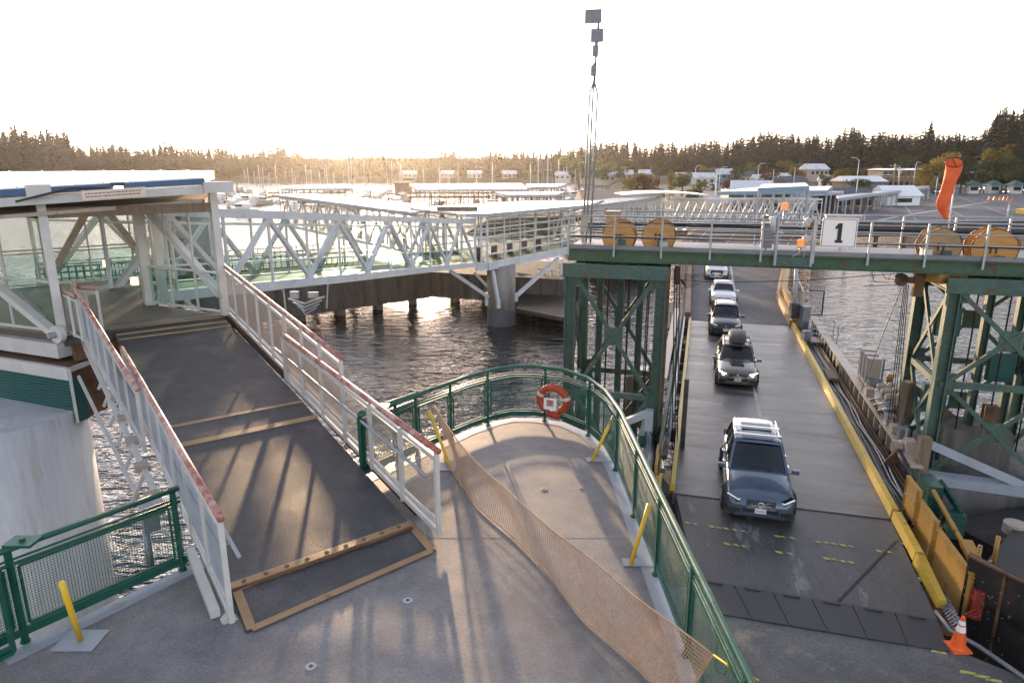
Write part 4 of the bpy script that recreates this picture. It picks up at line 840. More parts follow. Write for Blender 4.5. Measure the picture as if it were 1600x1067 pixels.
m = M(); q = dp(1562, 850, 16.0); m.bar(q, q+Vector((4, 1.4, 0)), .2, .2); m.box(q+Vector((1.8, 1.2, -.9)), (4.2, 1.8, 1.5), Vector((.94, .33, 0)), Vector((-.33, .94, 0))); m.obj('body', 'fender_black', t)
m = M(); m.lathe(q+Vector((.72, .5, .05)), [(.28, 0), (.28, .28)], 18); m.obj('drum', 'cabinet', t)
m = M()
for k in range(5): m.bar(q+Vector((.2+.8*k, .1+.28*k, -1.4)), q+Vector((.2+.8*k, .1+.28*k, .0)), .1, .1)
m.bar(q+Z*.1, q+Vector((4, 1.4, .1)), .1, .05); m.obj('rib', 'rusty', t)
for i, (x, y0, y1) in enumerate(((1524, 893, 852), (1552, 880, 838))):
    a = dp(x, y0, 14.2); b = dp(x+4, y1, 14.2); t = thing('safety_post', ['shorter yellow post on the dark fender platform', 'taller yellow post on the dark fender platform'][i], 'post', a)
    m = M(); m.tube([a, Vector((a.x, a.y, b.z))], .05, 10); m.obj('post', 'orange_yellow', t)
    if i == 0: m = M(); m.tube([a+Z*.1, a+Vector((.42, .0, .35))], .02, 6); m.obj('chain', 'cabinet', t)
t = thing('steel_pile', 'large rusty brown round pile beneath the concrete beam behind the yellow guards', 'pile', dp(1490, 900, 15.8))
q = dp(1490, 900, 16.6); m = M(); m.lathe(Vector((q.x, q.y, -1)), [(.6, 0), (.6, 2.75)], 20); m.obj('pile', 'rusty', t)
# ---------------- passenger cab, left ----------------
FZ = 8.7; CZ = 12.0
FL = gp(98, 525, FZ); FR = gp(352, 492, FZ); MR = gp(235, 476, FZ); LL = gp(0, 512, FZ)+Vector((-2.5, 1.0, 0)); BK = Vector((-13.0, 23.4, FZ)); BL = Vector((-18, 19.5, FZ)); BR = Vector((-11.3, 21.5, FZ))
cabt = thing('passenger_cab', 'white framed glass shelter with blue edged roof at the top of the boarding ramp', 'shelter', (FL+FR)/2-Z*.2)
def P2(v, z): return Vector((v.x, v.y, z))
m = M(); m.prism([(q.x, q.y) for q in (FL, FR, MR, BR, BK, BL, LL)][::1], FZ-.25, FZ); m.obj('floor', 'apron_floor', cabt)
fd = (FL-FR).normalized()
m = M(); o_ = fd.cross(Z)*.35
r1, r2 = P2(FR, CZ+.06)+fd*.25, P2(FL, CZ-.12)+fd*.9
if o_.y > 0: o_ = -o_
bk1, bk2 = Vector((-10.8, 25.5, CZ+.25)), Vector((-21, 19, CZ+.25))
m.hexa([r1+o_, r2+o_, P2(LL, CZ-.1), bk1-Z*.35] if 0 else [r1+o_, bk1-Z*.3, bk2-Z*.3, r2+o_+fd*3.2-Z*.16], [r1+o_+Z*.12, bk1, bk2, r2+o_+fd*3.2-Z*.04]); m.obj('roof', 'roof_metal', cabt)
r3 = r2+o_+fd*3.2-Z*.16
m = M()
for k in range(1, 14):
    a = (r1+o_+Z*.13).lerp(r3+Z*.13, k/14); b = bk1.lerp(bk2, k/14)+Z*.015; m.bar(a, b, .03, .04)
m.obj('roof_seam', 'roof_metal', cabt)
m = M(); e1, e2, e3 = r1+o_+o_*.1+Z*.02, r2+o_+o_*.1+Z*.02, r3+o_*.1+Z*.02; m.bar(e1, e2, .05, .13); m.bar(e2, e3, .05, .13); m.obj('blue_fascia', 'roof_blue', cabt)
m = M(); m.bar(r1+o_-Z*.17, r2+o_-Z*.17, .05, .18); m.bar(r2+o_-Z*.17, r3-Z*.17, .05, .18); m.obj('soffit', 'white_paint', cabt)
m = M(); m.hexa([r1-Z*.5, bk1-Z*.7, bk2-Z*.7, r3-Z*.5], [r1-Z*.42, bk1-Z*.62, bk2-Z*.62, r3-Z*.42]); m.obj('ceiling', 'cabinet', cabt)
m = M()
for k in range(6): m.bar(r1.lerp(r2, k/5)-Z*.5, bk1.lerp(bk2, k/5)-Z*.7, .1, .16)
m.bar(P2(FR, CZ-.55), P2(FL, CZ-.55), .18, .22); m.each('ceiling_beam', 'timber', cabt)
for p in (FL, FR):
    m = M(); m.bar(p, P2(p, CZ+.05), .21, .17, fd); m.obj('post', 'white_paint', cabt)
    m = M(); m.bar(P2(p, CZ-.06)+fd*(.25 if p is FL else .3)+o_, P2(p, CZ-.06)-fd*(.2 if p is FL else .38)+o_, .26, .26); m.obj('post_head', 'white_paint', cabt)
m = M(); m.bar(MR, P2(MR, CZ-.4), .22, .24, fd); m.bar(MR+Vector((.28, .25, 0)), P2(MR, CZ-.4)+Vector((.28, .25, 0)), .16, .2, fd); m.bar(MR+Vector((-.22, .3, 0)), P2(MR, CZ-.4)+Vector((-.22, .3, 0)), .12, .2, fd); m.obj('post', 'white_paint', cabt)
def glass_wall(parent, a, b, z0, z1, nx, zs, mat='glass_clear', matlow=None, zlow=0, fr='white_paint', w=.05, pv=None, name='window_wall', zb=None, z1b=None):
    """framed glazing between a and b; children frame and panes"""
    zb = z0 if zb is None else zb; z1b = z1 if z1b is None else z1b; d = (b-a).normalized()
    m = M(); P = lambda k, f: P2(a.lerp(b, k), z0+(zb-z0)*k+((z1-z0)+((z1b-zb)-(z1-z0))*k)*f)
    for k in range(nx+1): m.bar(P(k/nx, 0), P(k/nx, 1), w, w, d)
    for f in zs: m.bar(P(0, f), P(1, f), w, w)
    o = m.obj(name, fr, parent)
    f_ = 0
    if matlow:
        m = M(); m.add([P(0, 0), P(1, 0), P(1, zlow), P(0, zlow)], [(0, 1, 2, 3)]); m.obj('low_pane', matlow, o); f_ = zlow
    m = M(); m.add([P(0, f_), P(1, f_), P(1, 1), P(0, 1)], [(0, 1, 2, 3)]); m.obj('pane', mat, o)
    return o
glass_wall(cabt, MR, FR, FZ+.08, CZ-.5, 3, (0, .37), matlow='glass_green', zlow=.37)
m = M(); m.bar(P2(MR, CZ-.6)+Vector((.2, 0, 0)), FR+Z*.5+Vector((-.1, .1, 0)), .17, .17); m.obj('diagonal_brace', 'walk_white', cabt)
glass_wall(cabt, FL, LL, FZ+.1, CZ-.5, 3, (0, .42, .95), matlow='glass_green', zlow=.42)
m = M(); a = FL+Vector((-.1, -.12, .1)); m.bar(a, P2(LL, FZ+2.3)+Vector((1.2, -.9, 0)), .2, .14); m.obj('diagonal_brace', 'white_paint', cabt)
m = M(); m.lathe(a+Vector((.15, -.1, 0)), [(.2, -.06), (.2, .06)], 16, (LL-FL).cross(Z)); m.obj('pivot_plate', 'white_paint', cabt)
m = M(); m.lathe(a+Vector((.1, -.2, 0)), [(.07, -.1), (.07, .1)], 6, (LL-FL).cross(Z)); m.obj('pivot_bolt', 'galv', cabt)
glass_wall(cabt, BR, BK, FZ+.05, CZ-.5, 2, (0, .3, .95)); glass_wall(cabt, BK, BL, FZ+.05, CZ-.5, 5, (0, .36, .4, .95), matlow='glass_green', zlow=.36)
m = M(); mid = (BK+BL)/2
for a, b in ((BL.lerp(BK, .62)+Z*.2, BL.lerp(BK, .88)+Z*2.8), (BL.lerp(BK, .88)+Z*2.8, BL.lerp(BK, 1.1)+Z*.2), (BL.lerp(BK, .2)+Z*.2, BL.lerp(BK, .42)+Z*2.8)): m.bar(a-Vector((0, .15, 0)), b-Vector((0, .15, 0)), .2, .2)
m.obj('diagonal_brace', 'cabinet', cabt)
m = M()
for k in range(9): m.bar(BL.lerp(BK, .1)+Z*(.2+.3*k)+Vector((.3, -1.0, 0)), BL.lerp(BK, .1)+Z*(.2+.3*k)+Vector((.75, -1.2, 0)), .04, .04)
m.bar(BL.lerp(BK, .1)+Vector((.3, -1.0, 0)), BL.lerp(BK, .1)+Vector((.3, -1.0, 2.9)), .14, .14, fd); m.bar(BL.lerp(BK, .1)+Vector((.75, -1.2, 0)), BL.lerp(BK, .1)+Vector((.75, -1.2, 2.9)), .14, .14, fd); m.obj('ladder', 'timber', cabt)
# green hand rail around floor inside, lower bands, lamps
m = M(); m.bar(FL.lerp(LL, .0)-Z*.32, LL-Z*.32, .35, .34); m.obj('edge_beam', 'white_paint', cabt)
m = M(); m.bar(FL+Vector((.25, -.1, -.38)), FR-Z*.38, .3, .3); m.bar(FL.lerp(FR, .05)-Z*.7+Vector((.1, .3, 0)), FR-Z*.7+Vector((0, .3, 0)), .5, .5); m.obj('rusty_beam', 'rusty', cabt)
t = thing('machine_housing', 'green corrugated steel housing with white top trim under the glass shelter', 'housing', FL-Z*2)
a = dp(107, 575, 14.5); b = a+(LL-FL).normalized()*5; u = Vector((.12, .9, 0)); z1_, z0_ = a.z, dp(112, 660, 14.5).z
m = M(); nseg = 14
for k in range(nseg):
    z = z0_+(z1_-z0_-.28)*k/nseg; dz = (z1_-z0_-.28)/nseg; nrm_ = (b-a).normalized().cross(Z); nrm_ = nrm_ if nrm_.y < 0 else -nrm_
    pa, pb = P2(a, z), P2(b, z); m.hexa([pa, pb, pb-nrm_*.3, pa-nrm_*.3], [pa+nrm_*.0+Z*dz, pb+Z*dz, pb-nrm_*.3+Z*dz, pa-nrm_*.3+Z*dz]); m.tube([P2(a, z+dz*.5), P2(b, z+dz*.5)], dz*.35, 6)
m.obj('siding', 'panel_green', t)
m = M(); m.hexa([P2(a, z0_), P2(b, z0_), P2(b+u, z0_), P2(a+u, z0_)], [P2(a, z1_-.01), P2(b, z1_-.01), P2(b+u, z1_-.01), P2(a+u, z1_-.01)])
m.v = [(x+.02, y+.06, z) for x, y, z in m.v]; m.obj('end_face', 'rusty', t)
m = M(); m.bar(P2(a, z1_-.14), P2(b, z1_-.14), .1, .28); m.bar(P2(a, z0_), P2(a, z1_), .06, .06, fd); m.bar(P2(a, z1_-.05), P2(a+u, z1_-.05), .06, .1); m.obj('trim', 'white_paint', t)
t = thing('support_column', 'thick smooth white cylindrical column standing in the water under the shelter', 'column', Vector((-10.4, 13.6, 0)))
ang = math.atan2(.6, .91); D = 18.6; rr = 1.75; az = ang+math.asin(rr/D); cx, cy = -math.sin(az)*D, math.cos(az)*D
m = M(); m.lathe(Vector((cx, cy, -.5)), [(rr, 0), (rr, 7.6)], 64); o = m.obj('shaft', 'column_white', t)
for p in o.data.polygons: p.use_smooth = len(p.vertices) == 4
m = M(); q = Vector((cx+math.sin(az-.5)*1.0, cy-rr*.86, 5.6)); m.box(q+Vector((.3, .02, 0)), (.08, .06, .16)); m.obj('small_bracket', 'white_paint', t)
# floodlight and sign board under the eave
p = dp(184, 293, (r1.y+r2.y)/2-.3); t = thing('floodlight', 'lit square floodlight under the blue edge of the shelter roof', 'floodlight', p-Z*.1)
m = M(); m.box(p, (.28, .08, .17), fd, Vector((fd.y, -fd.x, .6)).normalized(), Vector((0, .3, 1)).normalized()); m.obj('case', 'black', t)
m = M(); m.box(p+Vector((.05, -.06, -.02)), (.17, .012, .08), fd, Vector((fd.y, -fd.x, .6)).normalized(), Vector((0, .3, 1)).normalized()); m.obj('lit_lens', 'lit_panel', t)
m = M(); m.tube([p-fd*-.15, p+fd*.9+Z*.0, p+fd*1.9-Z*.25], .025, 5); m.obj('cable', 'black', t)
a, b = dp(128, 306, 14.95), dp(228, 299, 15.75); t = thing('notice_board', 'long narrow pale pink notice board with two lines of small print under the roof edge', 'sign', (a+b)/2-Z*.1)
d = (b-a).normalized(); m = M(); m.bar(a, b, .02, .20); m.obj('board', 'sign_pink', t)
m = M(); nn = d.cross(Z); nn = nn if nn.y < 0 else -nn; rs = random.Random(3)
for row, zz in ((0, .03), (1, -.035)):
    x = .05
    while x < .92-.06*row:
        w_ = rs.uniform(.018, .06); q = a.lerp(b, x+w_/2)+nn*.014+Z*zz; m.box(q, (w_*(b-a).length, .003, .022), d, nn); x += w_+.014
m.obj('small_print', 'ink', t)
for x, y, Y, lab in ((700/3.333, 240+665/3.333, 18.0, 'small warm square lamp at the foot of the thick white post'), (552/3.333, 240+572/3.333, 22.0, 'small yellow lamp on the back rail inside the shelter')):
    p = dp(x, y, Y); t = thing('wall_lamp', lab, 'lamp', p-Z*.1); m = M(); m.box(p, (.16, .1, .2)); m.obj('lens', 'warm_lamp', t); m = M(); m.box(p+Vector((0, .07, 0)), (.2, .06, .24)); m.obj('case', 'cabinet', t)
# small white mesh gate rails at the left of the ramp head
t = thing('folding_gate', 'narrow white mesh gate panels with pink handrails beside the left shelter post', 'gate', gp(110, 525, FZ))
a = gp(98, 520, FZ)+Vector((.25, -.2, 0))
for k, (p, q) in enumerate(((a, a+Vector((.55, -.35, -.1))), (a+Vector((.1, .3, 0)), a+Vector((.75, .1, 0))))):
    m = M()
    for z in (.1, .95): m.bar(p+Z*z, q+Z*z, .04, .05)
    for f in (0, .5, 1): m.bar(p.lerp(q, f)+Z*.05, p.lerp(q, f)+Z*1.0, .05)
    m.obj('frame', 'white_paint', t); m = M(); m.tube([p+Z*1.06, q+Z*1.06], .045, 8); m.obj('handrail', 'rail_red', t)
    m = M(); wires(m, p+Z*.12, q-p, Z*.82, 12, 18, .003); m.obj('mesh', 'galv', t)
# ---------------- covered walkway ----------------
def walkway(lab, A, B, zA, zB, hA, hB, width, side, n, roof=None, glassy=True, name='covered_walkway', w=.17, roofover=.5, grp=None, chord=.36):
    A, B = Vector(A), Vector(B); A.resize_3d(); B.resize_3d(); d = (B-A).normalized(); nn = Vector((-d.y, d.x, 0))*side*width
    t = thing(name, lab, 'walkway', Vector(((A.x+B.x)/2, (A.y+B.y)/2, min(zA, zB))), grp)
    P = lambda k, f, o=0: Vector((A.x+(B.x-A.x)*k+nn.x*o, A.y+(B.y-A.y)*k+nn.y*o, zA+(zB-zA)*k+(hA+(hB-hA)*k)*f))
    for o in (0, 1):
        m = M(); m.bar(P(0, 0, o)-Z*.12, P(1, 0, o)-Z*.12, .28, chord); m.bar(P(0, 1, o)-Z*.1, P(1, 1, o)-Z*.1, .25, chord*.9); m.bar(P(0, .93, o)-Z*.3, P(1, .93, o)-Z*.3, .06, .07); m.bar(P(0, .32, o), P(1, .32, o), .06, .06)
        m.obj('chord', 'walk_white', t)
        m = M(); m2 = M()
        for k in range(n):
            a, b, c = P(k/n, .03, o), P((k+.5)/n, .92, o), P((k+1)/n, .03, o)
            m.bar(a, b, w, w); m.bar(b, c, w, w); m2.box(b-Z*.08, (w*2.4, w*1.2, w*1.6), d, nn.normalized()); m2.box(c+Z*.03, (w*2.4, w*1.2, w*1.4), d, nn.normalized())
        m.obj('diagonals', 'walk_white', t); m2.each('gusset_plate', 'walk_white', t)
        m = M()
        for k in range(2*n+1): m.bar(P(k/(2*n), 0, o), P(k/(2*n), .93, o), .09, .09, d)
        m.each('mullion', 'walk_white', t)
        if glassy:
            off = .12*(1 if o == 0 else -1)/max(width, .1)
            m = M(); m.add([P(0, .03, o+off), P(1, .03, o+off), P(1, .32, o+off), P(0, .32, o+off)], [(0, 1, 2, 3)]); m.obj('low_pane', 'glass_green', t)
            m = M(); m.add([P(0, .32, o+off), P(1, .32, o+off), P(1, .92, o+off), P(0, .92, o+off)], [(0, 1, 2, 3)]); m.obj('pane', 'glass_clear', t)
    m = M(); m.hexa([P(0, 0, .02)-Z*.1, P(1, 0, .02)-Z*.1, P(1, 0, .98)-Z*.1, P(0, 0, .98)-Z*.1], [P(0, 0, .02), P(1, 0, .02), P(1, 0, .98), P(0, 0, .98)])
    m.obj('floor', 'apron_floor', t)
    if roof:
        e = roofover/width; q = Z*.12; m = M(); m.hexa([P(0, 1, -e)+q, P(1, 1, -e)+q, P(1, 1, 1+e)+q, P(0, 1, 1+e)+q], [P(0, 1, -e)+q*2, P(1, 1, -e)+q*2, P(1, 1, 1+e)+q*2, P(0, 1, 1+e)+q*2]); m.obj('roof', roof, t)
        m = M()
        for o in (-e, 1+e): m.bar(P(0, 1, o)+q*1.5, P(1, 1, o)+q*1.5, .06, .22)
        m.obj('roof_edge', 'trim_grey', t)
        m = M(); k_ = int((B-A).length/1.2)
        for k in range(k_): m.bar(P(k/k_, 1, -e)+q*2.1, P(k/k_, 1, 1+e)+q*2.1, .04, .05)
        m.obj('roof_seam', 'roof_shine', t)
    else:
        m = M()
        for k in range(2*n+1): m.bar(P(k/(2*n), 1, 0)-Z*.15, P(k/(2*n), 1, 1)-Z*.15, .1, .14)
        m.each('roof_beam', 'walk_white', t)
    return t
walkway('long white steel truss footbridge with glass sides running from the shelter to the round pillar', (-12.6, 21.2), (-2.8, 51.3), 8.4, 5.25, 2.85, 3.15, 3.0, 1, 6)
# pavilion on pillar
pz, pt_ = 5.2, 8.75; Pa = Vector((-2.75, 51.4, 0)); Pb = Vector((-1.85, 51.6, 0)); Pc = Vector((5.6, 62.3, 0)); Pd = Vector((1.2, 66.5, 0)); Pe = Vector((-7.2, 57.2, 0)); Pf = Vector((-5.8, 52.0, 0))
pv = thing('glass_pavilion', 'glass walled junction room with flat bright roof standing on the round pillar', 'pavilion', P2((Pb+Pd)/2, pz))
m = M(); m.prism([(q.x, q.y) for q in (Pa, Pb, Pc, Pd, Pe, Pf)], pz-.1, pz); m.obj('floor', 'apron_floor', pv)
m = M()
for a, b in ((Pa, Pb), (Pb, Pc), (Pc, Pd), (Pd, Pe), (Pe, Pf)): m.bar(P2(a, pz-.28), P2(b, pz-.28), .3, .55)
m.obj('floor_beam', 'walk_white', pv)
glass_wall(pv, P2(Pb, 0), P2(Pc, 0), pz, pt_, 6, (0, .18, .36, .55, .72, .9, 1), matlow='glass_green', zlow=.18, fr='walk_white', w=.11); glass_wall(pv, P2(Pc, 0), P2(Pd, 0), pz, pt_, 4, (0, .18, .36, .55, .72, 1), fr='walk_white', w=.1); glass_wall(pv, P2(Pd, 0), P2(Pe, 0), pz, pt_, 6, (0, .18, .36, .55, .72, 1), fr='walk_white', w=.1); glass_wall(pv, P2(Pa, 0), P2(Pb, 0), pz, pt_, 2, (0, .36, .55, .72, 1), fr='walk_white', w=.14)
ro = [Vector((-3.4, 50.7, 0)), Vector((-1.7, 50.8, 0)), Vector((6.9, 61.8, 0)), Vector((9.2, 70, 0)), Vector((1.5, 69, 0)), Vector((-8.6, 58.5, 0))]
m = M(); m.prism([(q.x, q.y) for q in ro], pt_+.02, pt_+.16); m.obj('roof', 'roof_shine', pv)
m = M()
for i in range(5): m.bar(P2(ro[i], pt_+.08), P2(ro[i+1], pt_+.08), .08, .26)
m.obj('roof_edge', 'trim_grey', pv)
m = M(); m.box(P2((Pb+Pe)/2+Vector((.2, .6, 0)), pt_+.3), (3.2, .8, .25)); m.obj('roof_box', 'timber', pv)
# interior benches and posts
m = M()
for k in range(5): m.box(P2(Pb.lerp(Pc, .15+.17*k)+Vector((-2.0, 1.2, 0)), pz+.5), (.5, 1.2, .9))
m.obj('bench', 'dark_steel', pv)
t = thing('round_pillar', 'round concrete pillar with sloping steel struts carrying the glass room', 'pillar', Vector((-.9, 52.6, 0)))
pc = Vector((-.85, 53.6, 0)); m = M(); m.lathe(pc+Z*1.35, [(1.13, 0), (1.13, 3.4)], 40); o = m.obj('shaft', 'concrete', t)
for p in o.data.polygons: p.use_smooth = len(p.vertices) == 4
m = M(); m.lathe(pc-Z*1, [(1.14, 0), (1.14, 2.35)], 40); m.obj('tidal_band', 'tidal', t)
m = M(); m.bar(pc+Vector((-1.0, -.6, 2.3)), dp(703, 423, 51.5), .25, .25); m.bar(pc+Vector((-.8, .6, 2.6)), dp(740, 425, 54), .2, .2); m.bar(pc+Vector((-.2, -1.25, 1.9)), dp(770, 423, 52.0), .22, .22); m.bar(pc+Vector((1.15, -.2, 2.3)), dp(872, 404, 58.5), .26, .26)
m.obj('strut', 'walk_white', t)
m = M(); m.box(pc+Vector((-1.15, -.3, 2.1)), (.25, .5, 1.0)); m.box(pc+Vector((1.2, -.1, 2.2)), (.25, .5, .6)); m.box(pc+Vector((-.2, -1.2, 1.9)), (.3, .25, .7)); m.obj('bracket', 'walk_white', t)
walkway('second covered truss walkway with shining metal roof running back left from the glass room', (-7.5, 56.0), (-27.5, 82.5), 5.4, 5.6, 3.1, 3.1, 3.6, -1, 7, roof='roof_shine', glassy=False, w=.16, roofover=.9, chord=.3)
walkway('third covered walkway in the distance right of the antenna mast', (6.8, 66.5), (18.5, 89.5), 5.2, 5.0, 3.1, 3.1, 3.0, 1, 7, roof='roof_metal', glassy=False, w=.12, chord=.28)
walkway('distant white truss walkway ending behind the orange signal lamp', (20.8, 90.0), (41, 92.0), 5.0, 5.0, 3.0, 3.0, 3.0, 1, 9, glassy=False, w=.13, chord=.28)
t = thing('glass_pavilion', 'small glazed stair tower with curved pale roof between the two distant walkways', 'pavilion', Vector((19.5, 90, 3)))
a, b = Vector((17.6, 89, 0)), Vector((20.8, 89.4, 0))
glass_wall(t, a, b, 4.9, 8.6, 4, (0, .25, .5, .75, 1), fr='walk_white', w=.12); glass_wall(t, b, b+Vector((-.3, 3, 0)), 4.9, 8.6, 3, (0, .25, .5, .75, 1), fr='walk_white', w=.12)
m = M(); rp = [(-5.5, .0), (-2.5, .22), (0, .3), (2.5, .22), (5.5, 0)]; m.add([(19.2+x, 87.5, 8.7+z) for x, z in rp]+[(19.2+x, 94, 8.7+z) for x, z in rp]+[(19.2+x, 87.5, 8.58+z) for x, z in rp]+[(19.2+x, 94, 8.58+z) for x, z in rp], [(i, i+1, 6+i, 5+i) for i in range(4)]+[(10+i, 15+i, 16+i, 11+i) for i in range(4)]+[(i, 10+i, 11+i, i+1) for i in range(4)]); m.obj('roof', 'roof_metal', t)
# ---------------- vehicles ----------------
def paint(name, c, rough=.28, metal=.3):
    pm(name, c, tuple(min(1, x*1.1) for x in c), rough, metal, ns=1.5, coat=.8, rvar=.04)
paint('paint_slate', (.07, .105, .16)); paint('paint_olive', (.16, .145, .115)); paint('paint_charcoal', (.022, .022, .026)); paint('paint_white', (.62, .62, .62), .3, 0); paint('paint_black', (.02, .02, .022))
paint('paint_silver', (.35, .36, .38)); paint('paint_red', (.3, .03, .02)); paint('paint_blue', (.03, .08, .2))
pm('car_glass', (.008, .011, .016), (.014, .018, .025), .04, 0, rvar=.02, spec=.55); pm('tyre', (.015, .015, .016), None, .8); pm('rim', (.30, .31, .33), None, .3, metal=.8)
pm('headlight', (.75, .78, .82), None, .12, coat=1, emit=((.85, .92, 1), .08)); pm('headlight_on', (1, 1, 1), None, .2, emit=((1, .97, .9), 3)); pm('amber', (.8, .25, .03), None, .3)
pm('plate_white', (.68, .60, .58), (.75, .68, .66), .4); pm('plate_ink', (.40, .22, .24), None, .5); pm('grille_black', (.012, .012, .014), (.03, .03, .03), .35); pm('plastic_grey', (.04, .04, .042), None, .6)
ST = [(0, .70, .36, .55, .57), (.010, .82, .26, .70, .72), (.03, .91, .21, .80, .84), (.075, .975, .19, .87, .95), (.17, 1, .19, .94, 1.04), (.27, 1, .19, .985, 1.10), (.36, 1, .19, 1.01, 1.12), (.6, 1, .19, 1.03, 1.14), (.8, 1, .2, 1.04, 1.15), (.94, .975, .25, 1.03, 1.12), (.985, .90, .32, .98, 1.05), (1.0, .80, .42, .85, .92)]
def car(name, label, mat, L=4.9, W=1.96, Ht=1.75, hz=1.0, style='suv', rails=True, bars=False, box=False, grille=None, lights='headlight', lower=None, group=None, scoop=False, cat='car', sunroof=False, emblem=None, plate=True):
    t = thing(name, label, cat, (0, 0, 0), group); t['_local'] = 1
    w = W/2; yy = lambda k: -L/2+L*k
    m = M(); o = []; nst = len(ST)
    for k, fw, zb, zs, zc in ST:
        zs, zc, ww = zs*hz, zc*hz, w*fw
        if k < .3: pass
        half = [(0, zb), (.80*ww, zb), (.955*ww, zb+.10), (ww, zb+.42*(zs-zb)), (.985*ww, zb+.78*(zs-zb)), (.93*ww, zs), (.62*ww, zs+(zc-zs)*.72), (.3*ww, zc-.005), (0, zc)]
        ring = half+[(-x, z) for x, z in half[-2:0:-1]]
        # rounded nose: pull the middle forward
        o += [(x, yy(k)-(.10*(1-(x/w)**2) if k < .1 else 0)+(.05*(1-(x/w)**2) if k > .9 else 0), z) for x, z in ring]
    n = 16; m.add(o, [(i*n+j, (i+1)*n+j, (i+1)*n+(j+1) % n, i*n+(j+1) % n) for i in range(nst-1) for j in range(n)]+[tuple(range(n)), tuple((nst-1)*n+j for j in range(n))[::-1]], True)
    body = m.obj('body', mat, t); md = body.modifiers.new('s', 'SUBSURF'); md.levels = 1; md.render_levels = 2
    # lower cladding, front intake
    m = M(); m.box((0, 0, .24), (W*.985, L*.93, .12)); m.box((0, yy(.015)-.04, .33), (W*.72, .12, .14)); m.obj('lower_trim', lower or 'plastic_grey', t)
    belt = lambda k: (1.0+.035*min(1, max(0, (k-.27)/.5)))*hz
    ft, fb, rt2, rb = (.305, .475, .88, .96) if style == 'suv' else ((.29, .43, .60, .635) if style == 'truck' else (.30, .47, .80, .93))
    wb, wt = .89*w, .70*w
    def gring(z_f, inset=0): return [(-1, 0), (1, 0), (1, 1), (-1, 1)]
    lv = [(0, 1.0), (.5, .5), (.93, .07)]
    m = M(); o = []
    for f, g in lv:
        y0 = yy(ft+(fb-ft)*f); y1 = yy(rb-(rb-rt2)*f); x = wb+(wt-wb)*(f**1.25); z = belt(.3)-.03+(Ht-.035-belt(.3))*f
        o += [(-x*.9, y0+.0, z), (0, y0-.10*(1-f*.4), z), (x*.9, y0, z), (x, y0+.14, z), (x, y1-.1, z), (x*.9, y1, z), (-x*.9, y1, z), (-x, y1-.1, z), (-x, y0+.14, z)]
    n = 9; m.add(o, [(i*n+j, i*n+(j+1) % n, (i+1)*n+(j+1) % n, (i+1)*n+j) for i in range(2) for j in range(n)], True); m.obj('windows', 'car_glass', t)
    X = lambda f: wb+(wt-wb)*(f**1.25); Zf = lambda f: belt(.3)-.03+(Ht-.035-belt(.3))*f
    m = M()
    for sx in (-1, 1):
        for (ka, kb) in ((ft, fb), (rb, rt2)):
            pts = [Vector((sx*(X(f)*.955+.012), yy(ka+(kb-ka)*f)+(.05 if ka == ft else -.05), Zf(f)+.012)) for f in (0, .5, .95)]
            for a, b in zip(pts, pts[1:]): m.bar(a, b, .085 if ka == ft else .2, .07, (sx, 0, .3))
        for k in ((.56, .74) if style == 'suv' else (.55,)):
            if k > rt2-.05: continue
            for a, b in ((0, .5), (.5, .93)): m.bar(Vector((sx*(X(a)+.004), yy(k)+.02*a, Zf(a))), Vector((sx*(X(b)+.004), yy(k)+.02*b, Zf(b))), .03, .09, (sx, 0, .3))
    m.each('pillar', mat, t)
    m = M(); o = []; R_ = [fb-.012, fb+.02, (fb+rt2)/2, rt2-.01, rt2+.03]; RZ_ = [-.04, .0, .02, .0, -.045]
    for k, dz in zip(R_, RZ_):
        for fx, ddz in ((-1.02, -.075), (-.93, -.02), (-.5, .012), (0, .02), (.5, .012), (.93, -.02), (1.02, -.075)): o.append((X(.93)*fx*1.03, yy(k)-(.07*(1-fx*fx) if k < fb+.03 else 0), Ht+dz+ddz-.012))
    n = 7; m.add(o, [(i*n+j, i*n+j+1, (i+1)*n+j+1, (i+1)*n+j) for i in range(4) for j in range(n-1)], True)
    rf = m.obj('roof', mat, t); md = rf.modifiers.new('s', 'SOLIDIFY'); md.thickness = .03
    if sunroof:
        m = M(); m.box((0, yy(.535), Ht+.034), (wt*1.35, L*.12, .01)); m.box((0, yy(.70), Ht+.036), (wt*1.35, L*.13, .01)); m.obj('sunroof', 'car_glass', rf)
    if style == 'truck':
        m = M(); m.box((0, yy(.81), 1.11*hz), (W*.80, L*.30, .06)); m.obj('bed_cover', 'black_rubber', t)
    if rails:
        m = M()
        for sx in (-1, 1): m.tube([(sx*wt*.93, yy(fb)+.1, Ht-.01), (sx*wt*.95, yy(fb)+.25, Ht+.045), (sx*wt*.95, yy(rt2)-.25, Ht+.045), (sx*wt*.93, yy(rt2)-.05, Ht)], .02, 6)
        m.obj('roof_rail', 'chrome' if bars else 'plastic_grey', rf)
    if bars:
        m = M()
        for k in (.52, .66): m.bar((-wt*1.02, yy(k), Ht+.09), (wt*1.02, yy(k), Ht+.09), .06, .03); [m.box((sx*wt*.96, yy(k), Ht+.07), (.07, .09, .08)) for sx in (-1, 1)]
        m.obj('cross_bar', 'chrome', rf)
    if box:
        m = M(); o = []
        for k, a, b in ((-.98, .3, .05), (-.8, .41, .22), (-.3, .44, .34), (.5, .44, .36), (.9, .38, .3), (1.0, .3, .12)):
            o += [(x*a, yy(.62)+k, Ht+.12+z*b) for x, z in ((-.85, 0), (.85, 0), (1, .35), (.9, .85), (.5, 1), (-.5, 1), (-.9, .85), (-1, .35))]
        m.add(o, [(i*8+j, i*8+(j+1) % 8, (i+1)*8+(j+1) % 8, (i+1)*8+j) for i in range(5) for j in range(8)]+[tuple(range(8))[::-1], tuple(40+j for j in range(8))], True)
